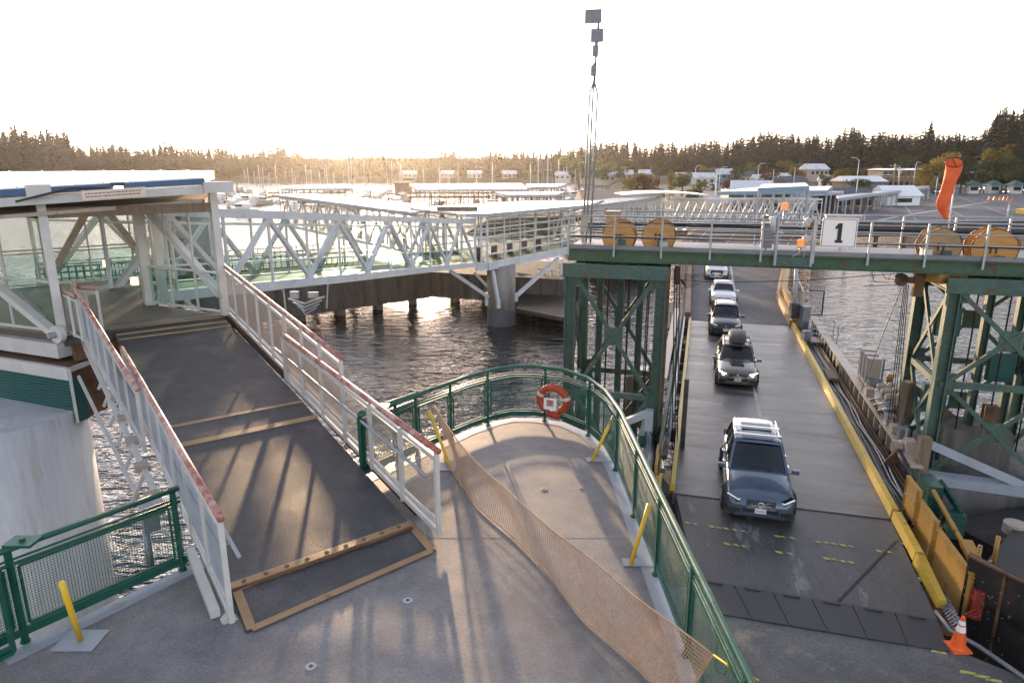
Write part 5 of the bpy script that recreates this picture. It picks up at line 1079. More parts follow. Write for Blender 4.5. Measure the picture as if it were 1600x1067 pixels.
        m.obj('cargo_box', 'grey_steel' if 0 else 'plastic_grey', rf)
        m = M(); [m.bar((-wt, yy(k), Ht+.09), (wt, yy(k), Ht+.09), .05, .04) for k in (.5, .72)]; m.obj('cross_bar', 'plastic_grey', rf)
    # front: lamps, grille, plate
    fy = yy(0)-.035; gz = .68*hz
    gw_, gh = grille or (.86, .26)
    m = M(); m.box((0, fy+.01, gz), (gw_, .07, gh)); g = m.obj('grille', 'grille_black', t)
    if emblem == 'bars':
        m = M(); [m.box((-gw_/2+.03+(gw_-.06)*k/21, fy-.03, gz), (.010, .012, gh-.03)) for k in range(22)]; m.bar((-gw_/2, fy-.03, gz-gh/2), (gw_/2, fy-.03, gz-gh/2), .03, .025); m.obj('grille_bars', 'chrome', g)
        m = M(); m.tube([(.075*math.cos(a), fy-.045, gz+.075*math.sin(a)) for a in [2*math.pi*i/20 for i in range(21)]], .013, 6); m.bar((-gw_/2+.12, fy-.04, gz-gh/2+.02), (gw_/2-.12, fy-.04, gz+gh/2-.02), .012, .03); m.obj('emblem', 'chrome', g)
    else:
        m = M(); [m.bar((-gw_/2+.02, fy-.03, gz+dz), (gw_/2-.02, fy-.03, gz+dz), .012, .012) for dz in (-.05, .05)]; m.lathe((0, fy-.04, gz+.03), [(.06, 0), (.05, .015)], 14, (0, -1, 0)); m.obj('emblem', 'chrome', g)
    for sx in (-1, 1):
        m = M(); a = Vector((sx*w*.60, fy+.05, gz+.07)); b = Vector((sx*w*.90, fy+.30, gz+.13)); m.bar(a, b, .12, .11); m.obj('headlight_case', 'car_glass', t)
        m = M(); m.bar(a+Vector((0, -.035, .02)), b+Vector((sx*.02, -.05, .02)), .09, .035); 
        if lights == 'headlight_on': m.lathe(a+Vector((sx*.1, .0, -.02)), [(.05, 0), (.05, .05)], 10, (0, -1, 0))
        m.obj('headlight', lights, t)
        m = M(); m.box((sx*w*.72, fy+.04, .42), (.34, .10, .13)); m.obj('intake', 'grille_black', t)
        m = M(); m.bar((sx*w*.62, fy+.0, .39), (sx*w*.88, fy+.12, .43), .03, .03); m.bar((sx*w*.88, fy+.11, .43), (sx*w*.86, fy+.09, .5), .03, .03); m.obj('fog_trim', 'chrome', t)
        m = M(); m.box((sx*(w+.10), yy(.33), 1.02*hz+.06), (.22, .12, .15)); m.bar((sx*w*.88, yy(.33), 1.0*hz), (sx*(w+.05), yy(.33), 1.02*hz+.02), .06); mi = m.obj('mirror', mat if style != 'suv2' else 'plastic_grey', t); md = mi.modifiers.new('b', 'BEVEL'); md.width = .03; md.segments = 2
        m = M(); m.box((sx*w*.84, yy(.99), .92), (.2, .08, .3)); m.obj('tail_light', 'rail_red', t)
        m = M()
        for k in (.50, .68): m.bar((sx*(w+.005), yy(k), .84*hz), (sx*(w+.005), yy(k)+.18, .84*hz), .03, .025)
        m.each('door_handle', 'chrome', t)
    m = M(); m.box((0, fy-.0, .47), (W*.5, .06, .13)); m.obj('bumper_intake', 'grille_black', t)
    if plate:
        m = M(); m.box((0, fy-.06, .50), (.31, .015, .155)); pp = m.obj('number_plate', 'plate_white', t)
        m = M(); [m.box((-.105+.035*k, fy-.069, .495), (.022, .004, .055)) for k in range(7)]; m.obj('faded_marks', 'plate_ink', pp)
    if scoop: m = M(); m.hexa([(-.3, yy(.13), 1.02*hz), (.3, yy(.13), 1.02*hz), (.24, yy(.22), 1.06*hz), (-.24, yy(.22), 1.06*hz)], [(-.28, yy(.135), 1.065*hz), (.28, yy(.135), 1.065*hz), (.24, yy(.22), 1.10*hz), (-.24, yy(.22), 1.10*hz)]); m.obj('hood_panel', 'grille_black', t)
    m = M(); 
    for sx in (-1, 1): m.bar((sx*w*.40, yy(.295), 1.12*hz), (sx*w*.05, yy(.31), 1.145*hz), .02)
    m.obj('wiper', 'black', t)
    for sx in (-1, 1):
        for k in (.185, .79):
            m = M(); m.lathe((sx*(w-.05), yy(k), .37), [(.43, -.03), (.43, .055), (.40, .062)], 24, (sx, 0, 0)); m.obj('wheel_arch', 'plastic_grey', t)
            m = M(); m.lathe((sx*(w-.12), yy(k), .35), [(.20, .17), (.33, .19), (.352, .16), (.352, -.05), (.33, -.07)], 24, (sx, 0, 0)); wh = m.obj('wheel', 'tyre', t)
            m = M(); m.lathe((sx*(w-.12), yy(k), .35), [(.24, .165), (.235, .18), (.05, .19)], 20, (sx, 0, 0))
            for q in range(5): m.bar((sx*(w+.075), yy(k), .35), (sx*(w+.075), yy(k)+.22*math.cos(q*1.2566), .35+.22*math.sin(q*1.2566)), .03, .05)
            m.obj('rim', 'rim', wh)
    return t
def place(t, px_, py_, L, rz=-.268, z=RZ+.002):
    p = gp(px_, py_, z); t.location = p+ER*(L/2-.12)*.93; t.rotation_euler = (0, 0, rz); t.scale = (.93,)*3
place(car('slate_suv', 'slate blue seven seat car with silver roof bars leading the queue off the ramp', 'paint_slate', 4.95, 2.0, 1.74, bars=True, emblem='bars', sunroof=True, grille=(.80, .24)), 1185, 817, 4.95)
place(car('olive_wagon', 'olive grey car with black roof box and dark bonnet panel second in the queue', 'paint_olive', 4.8, 1.86, 1.62, .97, box=True, lights='headlight_on', scoop=True, grille=(.8, .2)), 1151, 607, 4.8)
place(car('dark_suv', 'dark grey car with bright headlights third in the queue', 'paint_charcoal', 4.6, 1.84, 1.66, .98, lights='headlight', grille=(.8, .2)), 1133, 527, 4.6)
place(car('white_sedan', 'white car close behind the dark grey car in the queue', 'paint_white', 4.7, 1.84, 1.5, .95, 'sedan', rails=False, grille=(.9, .16)), 1130, 480, 4.7)
place(car('white_pickup', 'white pickup half hidden by the bridge at the back of the queue', 'paint_white', 5.5, 2.0, 1.9, 1.12, 'truck', rails=False, grille=(1.1, .34)), 1119, 438, 5.5)
# ---------------- trestle, docks, land ----------------
LZ = 3.0
def poly_z(pts, z): return [(*p[:2],) for p in pts]
tr = thing('trestle_road', 'concrete road trestle on piles leading from the steel ramp to the shore', 'trestle', R(40, 3, 2))
pp = [R(24.3, -.6, 0), R(24.3, 6.3, 0), R(34, 6.4, 0), R(47, 8.0, 0), R(60, 10, 0), R(74, 16, 0), R(80, 14, 0), R(74, -1.5, 0), R(50, -1.2, 0)]
m = M(); m.prism([(p.x, p.y) for p in pp], 2.3, 2.9); m.obj('road_deck', 'asphalt', tr)
m = M()
rp = [R(24.3, 5.75, RZ), R(34, 5.85, RZ), R(47, 7.5, RZ), R(60, 9.4, RZ), R(74, 15, RZ)]
for a, b in zip(rp, rp[1:]): m.hexa([a, b, b+EB*.3, a+EB*.3], [a+Z*.35+EB*.06, b+Z*.35+EB*.06, b+Z*.35+EB*.3, a+Z*.35+EB*.3])
m.obj('kerb', 'orange_yellow', tr)
m = M(); q = EB*.75
for a, b in zip(rp, rp[1:]): m.hexa([a+EB*.36, b+EB*.36, b+q, a+q], [a+EB*.36+Z*.85, b+EB*.36+Z*.85, b+q+Z*.75, a+q+Z*.75])
m.obj('parapet', 'orange_yellow', tr)
m = M(); lp = [R(24.3, -.1, RZ), R(50, -.5, RZ), R(74, -.8, RZ)]
for a, b in zip(lp, lp[1:]): m.hexa([a-EB*.35, b-EB*.35, b, a], [a-EB*.35+Z*.5, b-EB*.35+Z*.5, b+Z*.5, a+Z*.5])
m.obj('parapet', 'timber', tr)
m = M(); m.quad(R(24.4, 2.86, RZ+.004), R(24.4, 2.98, RZ+.004), R(73, 3.5, RZ+.004), R(73, 3.3, RZ+.004)); m.obj('lane_line', 'white_line', tr)
for k in range(6):
    for c in (0.2, 5.8+k*.6): m = M(); q = R(27+k*8.5, c, -1); m.lathe(q, [(.3, 0), (.3, 3.4)], 12); m.obj('pile', 'concrete_dark', tr)
# mesh and white barriers at the trestle edge
t = thing('mesh_fence', 'pale slatted guard fence along the right edge of the trestle before the ramp joint', 'fence', R(28, 6.6, RZ))
m = M(); a, b = R(25.0, 6.5, RZ+.1), R(33, 6.9, RZ+.1)
for k in range(17): m.bar(a.lerp(b, k/16), a.lerp(b, k/16)+Z*1.9, .06)
m.bar(a+Z*1.9, b+Z*1.9, .08); m.bar(a+Z*.1, b+Z*1.8, .1); m.bar(a, b, .08); m.obj('frame', 'cabinet', t)
m = M(); wires(m, a, b-a, Z*1.85, 40, 12, .01); m.obj('mesh', 'galv', t)
# parking lot / land terrain
def hz_(X, Y):
    sm = lambda a, b, x: (lambda t: t*t*(3-2*t))(min(1, max(0, (x-a)/(b-a))))
    coast = -8 if Y < 150 else np.interp(Y, [150, 230, 330, 430, 470, 480], [20, 34, 46, 58, 60, -900])
    if Y >= 475: f = 1
    else: f = sm(coast-3, coast+5, X)
    base = 3.0+sm(300, 520, Y)*max(0, min(1, (X-40)/200))*16+sm(475, 640, Y)*14*sm(200, -50, X)+sm(180, 420, X-.1*Y)*sm(230, 420, Y)*16
    if Y >= 475 and X < 60: base = 1.2+sm(475, 640, Y)*16
    return -2+(base+2)*f
xs = np.concatenate([np.arange(-900, -60, 30), np.arange(-60, 200, 8), np.arange(200, 900, 30)]); ys = np.concatenate([np.arange(126, 300, 6), np.arange(300, 480, 10), np.array([474, 480, 488]), np.arange(500, 1000, 30)]); ys = np.unique(ys)
m = M(); m.add([(x, y, hz_(x, y)) for y in ys for x in xs], [(j*len(xs)+i, j*len(xs)+i+1, (j+1)*len(xs)+i+1, (j+1)*len(xs)+i) for j in range(len(ys)-1) for i in range(len(xs)-1)], True)
pm('land_grass', (.05, .055, .025), (.10, .085, .05), .9, ns=.05, c3=(.16, .14, .11), ns3=.03, t3=.6)
m.obj('hills', 'land_grass', world=True, kind='structure')
lot = [(9, 76), (34, 78), (47, 100), (52, 112), (96, 116), (150, 110), (330, 112), (330, 262), (60, 262), (44, 160), (22, 140), (8, 110)]
m = M(); m.prism(lot, 1.6, 3.04); m.obj('parking_pavement', 'asphalt', world=True, kind='structure')
m = M(); m.prism([(52, 109), (96, 113), (330, 108), (330, 112.2), (96, 116.2), (50, 112.2)], 1.2, 3.5); qw = thing('quay_wall', 'dark timber piled quay edge in front of the parking lot beyond the bridge', 'quay', Vector((96, 113, 1)))
m.obj('edge_beam', 'dark_steel', qw)
m = M()
for k in range(60):
    x = 54+4.6*k; m.lathe((x, 110.5, -1.5), [(.35, 0), (.35, 3)], 8)
m.each('pile', 'timber', qw)
m = M(); zz = 3.05
for k in range(13):
    a = gp(1330+k*8, 352+0*k, zz); 
    x0, y0 = 60+9*k, 118; x1, y1 = x0+62, 240; dx = .22
    m.quad((x0, y0, zz), (x0+dx, y0, zz), (x1+dx, y1, zz), (x1, y1, zz))
for k in range(7):
    x0, y0 = 13+3.6*k, 78; x1, y1 = 22+4.6*k, 108; m.quad((x0, y0, zz), (x0+.15, y0, zz), (x1+.15, y1, zz), (x1, y1, zz))
m.quad(gp(1400, 338, zz), gp(1400, 340, zz), gp(1545, 316, zz), gp(1545, 315, zz)); m.quad(gp(1330, 352, zz), gp(1335, 353.5, zz), gp(1400, 340, zz), gp(1400, 338.4, zz))
m.obj('road_markings', 'white_line', world=True, kind='structure')
m = M(); m.quad(gp(1040, 384, zz+.004), gp(1085, 356, zz+.004), gp(1093, 356, zz+.004), gp(1056, 384, zz+.004)); m.obj('road_stripe', 'orange_yellow', world=True, kind='structure')
# docks under the walkway
t = thing('slip_dock', 'long concrete dock edge with low railing beneath the white footbridge', 'dock', Vector((-14, 56, 0)))
da, db, dc_ = gp(360, 462, 3.0), gp(676, 425, 3.0), gp(880, 437, 2.6)
m = M()
for a, b in ((da, db), (db, dc_)):
    dn = (b-a).normalized(); nrm_ = Vector((-dn.y, dn.x, 0))*11; m.hexa([a-Z*2.3, b-Z*2.3, b+nrm_-Z*2.3, a+nrm_-Z*2.3], [a, b, b+nrm_, a+nrm_])
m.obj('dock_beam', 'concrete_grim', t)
for k in range(5):
    q = da.lerp(db, (k+.5)/5)+Vector((-.6, 1.4, 0)); m = M(); m.lathe(Vector((q.x, q.y, -1.5)), [(.45, 0), (.45, 3.2)], 12); m.obj('pile', 'concrete_dark', t)
for k in range(4):
    q = db.lerp(dc_, (k+.5)/4)+Vector((.4, 1.6, 0)); m = M(); m.lathe(Vector((q.x, q.y, -1.5)), [(.45, 0), (.45, 3.0)], 12); m.obj('pile', 'concrete_dark', t)
m = M()
for z in (.35, .7, 1.0): m.bar(da+Z*z, db+Z*z, .05)
for k in range(120): m.bar(da.lerp(db, k/119), da.lerp(db, k/119)+Z*1.0, .025)
m.obj('railing', 'galv', t)
m = M(); m.bar(da+Vector((0, 3, .05)), db+Vector((0, 3, .05)), .5, .12); m.obj('kerb', 'yellow_paint', t)
t = thing('fender_frame', 'hanging grey fender frame with tyres at the left end of the dock edge', 'fender', gp(480, 490, 1.0))
q = dp(478, 478, 47); m = M()
for k in range(4): m.tube([q+Vector((-1.2+.3*k, 0, .5-.25*k)), q+Vector((0, -.3, .2-.25*k)), q+Vector((1.3-.2*k, .2, .6-.25*k))], .07, 6)
m.box(q+Vector((-.7, -.1, .8)), (.6, .2, .5)); m.box(q+Vector((.6, -.1, .8)), (.7, .2, .4)); m.bar(q+Vector((-1.6, .3, 1.6)), q+Vector((-1.5, .2, -.6)), .1); m.bar(q+Vector((1.6, .3, 1.8)), q+Vector((1.4, .2, -.2)), .1); m.obj('frame', 'galv', t)
a = dp(448, 440, 34); t = thing('hanging_lamp', 'brown square hanging lamp box on the lower edge of the long footbridge', 'lamp', a-Z*.5)
m = M(); m.box(a, (.5, .35, .75), Vector((.97, .2, .1)), Vector((-.2, .97, 0)), Vector((-.25, 0, .97))); m.obj('box', 'rusty', t)
# service docks and steel framing seen under the pavilion
t = thing('service_dock', 'steel framed service dock with pale posts behind the round pillar', 'dock', Vector((5, 64, 0)))
m = M(); q0 = gp(806, 482, 1.2); q1 = gp(890, 498, 1.2); m.hexa([q0-Z*.3, q1-Z*.3, q1+Vector((1, 10, -.3)), q0+Vector((1, 10, -.3))], [q0, q1, q1+Vector((1, 10, 0)), q0+Vector((1, 10, 0))]); m.obj('deck', 'dark_steel', t)
m = M(); rs = random.Random(5)
for (x, y0, y1) in ((829, 478, 428), (839, 481, 432), (850, 467, 425), (862, 466, 420), (875, 450, 412), (884, 452, 412), (806, 468, 436), (818, 462, 436)):
    p = dp(x, y0, 62); u = dp(x, y1, 62); m.bar(p, Vector((p.x, p.y, u.z)), .16)
for (x0, y0, x1, y1) in ((806, 436, 820, 438), (820, 455, 862, 462), (806, 426, 890, 437), (830, 440, 890, 448), (840, 420, 890, 428)): m.bar(dp(x0, y0, 62), dp(x1, y1, 62), .12)
m.obj('posts', 'walk_white', t)
m = M(); m.box(dp(812, 455, 64), (1.0, .6, 2.8)); m.box(dp(856, 448, 66), (1.6, .8, 2.2)); m.box(dp(880, 455, 66), (3.0, 1, 1.2)); m.obj('cabinets', 'dark_steel', t)
pm('blue_deck', (.10, .12, .15), (.16, .18, .21), .8)
t = thing('service_dock', 'small railed blue grey service stage left of the ramp behind the green tower', 'dock', gp(1060, 500, 2))
q = gp(1030, 512, 1.6); w_ = gp(1084, 512, 1.6); m = M(); m.hexa([q-Z*.9, w_-Z*.9, w_+ER*9-Z*.9, q+ER*9-Z*.9], [q, w_, w_+ER*9, q+ER*9]); m.obj('deck', 'blue_deck', t)
m = M()
for z in (.55, 1.05):
    m.bar(q+Z*z, w_+Z*z, .05); m.bar(q+Z*z, q+ER*14+Z*z, .05); m.bar(w_+Z*z, w_+ER*14+Z*z, .05)
for k in range(14): m.bar(q.lerp(w_, k/13), q.lerp(w_, k/13)+Z*1.05, .03)
for k in range(20): m.bar(q+ER*.7*k, q+ER*.7*k+Z*1.05, .03)
m.obj('railing', 'galv', t)
m = M(); m.tube([gp(1022, 520, 1.8), gp(1050, 521, 1.8), gp(1062, 528, 1.8), gp(1078, 529, 1.8)], .13, 8); m.obj('pipe', 'galv', t)
m = M(); 
for k in range(7): m.bar(q+EB*.5*k-Z*.9, q+EB*.5*k-Z*3.0, .12)
m.box(q+EB*1.2-Z*2.0+ER*.6, (3, .3, 1.6), EB, ER); m.obj('fender_piles', 'rusty', t)
# second slip: green fendered structure beyond the footbridge (left)
t = thing('slip_dock', 'green railed dock of the next ferry slip seen through the footbridge glass', 'dock', Vector((-40, 62, 0)))
a, b = gp(60, 448, 3.0), gp(560, 408, 3.0); dn = (b-a).normalized(); nrm_ = Vector((-dn.y, dn.x, 0))
m = M(); m.hexa([a-Z*.7, b-Z*.7, b+nrm_*4-Z*.7, a+nrm_*4-Z*.7], [a, b, b+nrm_*4, a+nrm_*4]); m.obj('deck', 'dark_steel', t)
m = M()
for z in (.5, .95, 1.4): m.bar(a+Z*z, b+Z*z, .07); m.bar(a+nrm_*4+Z*z, b+nrm_*4+Z*z, .07)
for k in range(50): m.bar(a.lerp(b, k/49), a.lerp(b, k/49)+Z*1.4, .08); m.bar(a.lerp(b, k/49)+nrm_*4, a.lerp(b, k/49)+nrm_*4+Z*1.4, .06)
m.obj('railing', 'tower_green', t)
m = M()
for k in range(14): q = a.lerp(b, k/13)+nrm_*2; m.lathe(Vector((q.x, q.y, -1.5)), [(.35, 0), (.35, 3.9)], 10)
m.obj('piles', 'concrete_dark', t)
m = M(); q = gp(322, 420, 3); m.box(q+Z*2.6, (2.6, 2, 5.2)); m.obj('tower_block', 'grey_steel', t)
for i, (x, wd) in enumerate(((247, 30), (270, 24), (225, 20))):
    t = thing('wing_wall', ['dark vertical pile fender seen through the green glass panel', 'pile fender row right of the dark one behind the glass', 'pile fender cluster left of the dark one behind the glass'][i], 'fender', gp(x, 420, 0)); q = gp(x, 430, 0); m = M()
    for k in range(6): m.bar(q+Vector((k*.7, 0, -1)), q+Vector((k*.7, 0, 7)), .3)
    m.bar(q+Vector((-.2, 0, 6.5)), q+Vector((3.8, 0, 6.5)), .4); m.bar(q+Vector((-.2, 0, 4)), q+Vector((3.8, 0, 4)), .4); m.obj('piles', 'timber', t)
# ---------------- marina ----------------
def boathouse(lab, pts, z, zr, tri=False, nposts=12):
    P = [gp(x, y, z) for x, y in pts]; c = sum(P, Vector())/4; t = thing('boat_shelter', lab, 'boat shelter', Vector((c.x, c.y, 0)))
    m = M(); m.hexa(P, [p+Z*.35 for p in P]) if not zr else m.hexa(P, [p+Z*.3 for p in P])
    m.obj('roof', 'roof_shine', t)
    m = M()
    for a, b in ((P[0], P[1]), (P[1], P[2]), (P[2], P[3]), (P[3], P[0])): m.bar(a-Z*.15, b-Z*.15, .15, .5)
    m.obj('roof_edge', 'trim_grey', t)
    m = M()
    for a, b in ((P[0], P[1]), (P[3], P[2])):
        for k in range(nposts+1): q = a.lerp(b, k/nposts); m.bar(Vector((q.x, q.y, 0)), q, .22)
    m.bar(P[0]-Z*(z-.35), P[1]-Z*(z-.35), 1.2, .4); m.obj('posts', 'timber', t)
    return t
boathouse('long narrow boat shelter roof standing left of the sun glare', ((441, 296), (551, 295.5), (548, 291.5), (440, 292.5)), 5.2, 0, nposts=10)
boathouse('largest bright boat shelter roof right of the sun glare', ((655, 297.6), (823, 297), (815, 288.2), (640, 289)), 5.2, 0, nposts=22)
boathouse('bright boat shelter roof behind the two tall masts', ((826, 294.5), (872, 293), (885, 289), (822, 289)), 5.2, 0, nposts=8)
boathouse('low flat boat shelter roof in front of the two tall masts', ((790, 306), (870, 306), (882, 301.5), (775, 302.5)), 5.0, 0, nposts=8)
t = thing('floating_shed', 'brown floating shed at the left end of the largest boat shelter', 'shed', gp(631, 305, 0)); q = gp(631, 308, 0); m = M(); m.box(q+Z*3, (6, 5, 4)); m.obj('wall', 'timber', t); m = M(); m.box(q+Z*5.3, (7, 6, .5)); m.obj('roof', 'rusty', t)
def hull_mesh(L, W, Hh):
    m = M(); o = []
    for k, fw, fz in ((0, .75, 0), (.25, 1, 0), (.6, .95, .02), (.85, .55, .1), (1, .03, .22)):
        y = -L/2+L*k; w = W/2*fw; o += [(-w, y, Hh+fz*Hh*2), (-w*.75, y, .1), (0, y, -.25), (w*.75, y, .1), (w, y, Hh+fz*Hh*2)]
    m.add(o, [(i*5+j, i*5+j+1, (i+1)*5+j+1, (i+1)*5+j) for i in range(4) for j in range(4)]+[(i*5+4, i*5, (i+1)*5, (i+1)*5+4) for i in range(4)]+[(0, 1, 2, 3, 4)])
    return m
pm('boat_white', (.62, .62, .62), (.72, .72, .72), .3, ns=1); pm('mast_alu', (.55, .52, .48), None, .4, metal=.3); pm('canvas_blue', (.03, .06, .14), None, .8)
sb = thing('sailboat', 'x', 'sailboat', (0, 0, 0), 'sailboats moored in the marina'); sb['_local'] = 1
hull_mesh(10, 3.2, .9).obj('hull', 'boat_white', sb); m = M(); m.box((0, -.3, 1.2), (1.9, 4, .55)); m.obj('cabin', 'boat_white', sb)
m = M(); m.tube([(0, .8, 1), (0, .8, 14)], .10, 6); m.bar((-.9, .8, 9), (.9, .8, 9), .07); m.obj('mast', 'mast_alu', sb)
m = M(); m.tube([(0, .8, 2.2), (0, -3.6, 2.3)], .18, 6); m.obj('boom_cover', 'canvas_blue', sb)
m = M(); m.tube([(0, 5, 1.1), (0, .8, 13.8)], .02, 3); m.tube([(0, -5, 1), (0, .8, 13.8)], .02, 3); m.tube([(1.5, .6, 1), (0.9, .8, 9), (0, .8, 13.5)], .02, 3); m.tube([(-1.5, .6, 1), (-.9, .8, 9), (0, .8, 13.5)], .02, 3); m.obj('rigging', 'mast_alu', sb)
mb = thing('motorboat', 'x', 'motorboat', (0, 0, 0), 'motorboats moored in the marina'); mb['_local'] = 1
hull_mesh(9, 3.2, 1.3).obj('hull', 'boat_white', mb); m = M(); m.box((0, -.5, 2.0), (2.4, 4, 1.2)); m.obj('cabin', 'boat_white', mb); m = M(); m.box((0, .2, 2.15), (2.46, 2.6, .5)); m.obj('cabin_window', 'car_glass', mb); m = M(); m.box((0, -1, 3.1), (2.0, 2.4, .1)); m.tube([(0, -.5, 3), (0, -.5, 4.6)], .05, 4); m.obj('flybridge', 'boat_white', mb)
rs = random.Random(11)
masts = [(384, 266), (389, 262), (399, 268), (406, 258), (413, 262), (421, 270), (433, 256), (447, 266), (459, 262), (462, 266), (478, 258), (487, 266), (500, 268), (511, 249), (523, 270), (538, 268), (546, 246), (549, 244), (571, 252), (580, 268), (605, 268), (612, 252), (627, 256), (648, 262), (663, 262), (686, 262), (702, 266), (716, 260), (829, 257), (840, 238), (855, 230), (873, 250), (880, 262), (884, 260), (898, 264), (906, 266), (770, 254), (745, 268)]
lab = 'white sailboat with bare mast moored among the marina docks'
for i, (x, yt) in enumerate(masts):
    Y = rs.uniform(215, 330) if yt > 245 else rs.uniform(190, 230); b = dp(x, 300, Y); topz = dp(x, yt, Y).z; k = max(.55, min(1.45, topz/14)); big = yt < 240
    l2 = 'tallest masted sailboat in the marina right of centre' if yt == 230 else 'second tallest mast just left of the tallest one' if yt == 238 else lab
    loc = Vector((b.x, Y, 0))
    if i == 0: sb.location = loc; sb['label'] = l2; sb.scale = (k,)*3; sb.rotation_euler.z = rs.uniform(-.4, .4)
    else: d = dup(sb, loc, rs.uniform(-.4, .4), l2, scale=(k,)*3); 
lab = 'white motorboat with low cabin moored among the marina docks'; first = True
for i in range(64):
    zone = rs.choice([(325, 410), (325, 410), (560, 660), (650, 880), (870, 925), (870, 925), (440, 560)]); x = rs.uniform(*zone); Y = rs.uniform(175, 330); p = dp(x, 300, Y); loc = Vector((p.x, Y, 0))
    if first: mb.location = loc; mb['label'] = lab; first = False
    else: dup(mb, loc, rs.uniform(-1.2, 1.2), lab, scale=(rs.uniform(.7, 1.2),)*3)
for i, (y0, x0, x1) in enumerate(((230, 330, 640), (265, 330, 900), (300, 330, 930), (195, 560, 900))):
    t = thing('floating_dock', ['floating dock nearest the shelter roofs on the left', 'middle floating dock of the marina', 'farthest floating dock of the marina', 'nearest floating dock before the largest shelter roof'][i], 'dock', Vector((-30, y0, 0)))
    m = M(); a, b = dp(x0, 300, y0), dp(x1, 300, y0); m.bar(Vector((a.x, y0, .3)), Vector((b.x, y0, .3)), 2, .5); m.obj('deck', 'timber', t)
    m = M()
    for k in range(16): q = Vector((a.x+(b.x-a.x)*k/15, y0+1.2, -1)); m.lathe(q, [(.2, 0), (.2, 5)], 6)
    m.obj('piles', 'timber', t)
# ---------------- buildings ----------------
pm('wall_tan', (.36, .31, .25), (.44, .39, .32), .8); pm('wall_brown', (.16, .10, .07), (.22, .15, .1), .8); pm('wall_white', (.55, .54, .52), (.62, .61, .58), .8); pm('roof_dark', (.07, .075, .09), (.11, .115, .13), .8); pm('roof_tan', (.33, .25, .18), (.42, .33, .25), .8, ns=2, stretch=(.4, 3, 1, 0, 0, 0)); pm('wall_blue', (.12, .2, .26), None, .7); pm('tent_white', (.75, .75, .76), None, .6)
def house(lab, x, ybase, Y, w, d, h, rh, wall, roof, rot=0, z=None, name='house', cat='house', nw=4, ridge_x=True, storeys=1):
    p = dp(x, ybase, Y); z0 = p.z if z is None else z; p = Vector((p.x, Y, z0)); c, s_ = math.cos(rot), math.sin(rot); ex, ey = Vector((c, s_, 0)), Vector((-s_, c, 0))
    t = thing(name, lab, cat, p); m = M(); m.box(p+Z*(h/2-1), (w, d, h+2), ex, ey); m.obj('wall', wall, t)
    m = M(); o = .6; zc = Z*h
    A = [p+ex*sx*(w/2+o)+ey*sy*(d/2+o)+zc for sx, sy in ((-1, -1), (1, -1), (1, 1), (-1, 1))]
    r0, r1 = (p-ex*(w/2+o)+zc+Z*rh, p+ex*(w/2+o)+zc+Z*rh) if ridge_x else (p-ey*(d/2+o)+zc+Z*rh, p+ey*(d/2+o)+zc+Z*rh)
    if ridge_x: m.add(A+[r0, r1], [(0, 1, 5, 4), (3, 4, 5, 2), (0, 4, 3), (1, 2, 5), (0, 3, 2, 1)])
    else: m.add(A+[r0, r1], [(0, 4, 5, 3), (1, 2, 5, 4), (0, 1, 4), (3, 5, 2), (0, 3, 2, 1)])
    m.obj('roof', roof, t)
    for st in range(storeys):
        for k in range(nw):
            q = p+ex*(-w/2+w*(k+.5)/nw)-ey*(d/2+.03)+Z*(h*(st+.55)/storeys); m = M(); m.box(q, (w/nw*.5, .1, h/storeys*.42), ex, ey); wi = m.obj('window', 'car_glass', t)
            m = M(); m.box(q-ey*.02-Z*h/storeys*.23, (w/nw*.56, .14, .12), ex, ey); m.obj('sill', 'white_paint', wi)
    return t
house('tan roofed boathouse by the water left of the parked cars', 965, 312, 150, 16, 14, 2.6, 3.4, 'wall_tan', 'roof_tan', .1, z=1.0, ridge_x=True)
house('grey gabled terminal hall behind the canopy with curved blue edge', 1172, 312, 168, 8.5, 9, 3.6, 2.0, 'wall_tan', 'roof_metal', -.3, z=3)
house('dark roofed low house between the terminal canopy and the white tent', 1316, 318, 150, 9, 8, 2.6, 1.9, 'wall_brown', 'roof_dark', .15, z=3)
house('dark roofed house right behind the tall street lamp', 1348, 312, 170, 8.5, 8, 2.9, 2.0, 'wall_brown', 'roof_dark', .15, z=3)
house('two storey brown building with pale flat roof below the dark firs', 1408, 292, 235, 19, 9, 6.0, .5, 'wall_brown', 'roof_metal', .05, z=4.4, nw=10, storeys=2, name='apartment_building', cat='building')
house('low house with grey slanted roof left of the two storey building', 1340, 296, 215, 12, 9, 2.2, 1.6, 'wall_brown', 'roof_metal', .15, z=5)
house('white peaked event tent beside the long covered canopy', 1398, 306, 165, 8, 7, 2.2, 2.3, 'tent_white', 'tent_white', .1, z=3, name='tent', cat='tent', nw=1)
house('pale house with hipped roof half hidden in gold trees on the hillside', 1270, 283, 300, 8.5, 8, 3, 2.4, 'wall_tan', 'roof_metal', .2, z=7)
house('bright blue roofed house among shore trees', 1130, 281, 330, 6.5, 6, 2.6, 2.6, 'wall_blue', 'roof_metal', -.2, z=5, nw=3)
for i, (x, yb, Y, lab) in enumerate(((945, 280, 400, 'pale waterfront house left of the gold tree'), (975, 276, 390, 'grey waterfront house behind the gold and red trees'), (1098, 284, 320, 'small grey house left of the blue roofed house'), (700, 279, 482, 'far waterfront house right of the sun glare'), (742, 280, 480, 'far white waterfront house in the middle of the tree line'), (795, 279, 478, 'far waterfront house nearest the two tall masts'), (640, 279, 484, 'far waterfront house directly under the glare'), (1215, 280, 310, 'pale house left of the hillside house'))):
    house(lab, x, yb, Y, 9, 8, 3.2, 2.2, 'wall_white' if i % 2 == 0 else 'wall_tan', 'roof_metal', rs.uniform(-.3, .3), z=max(2.5, hz_(dp(x, yb, Y).x, Y)), nw=3)
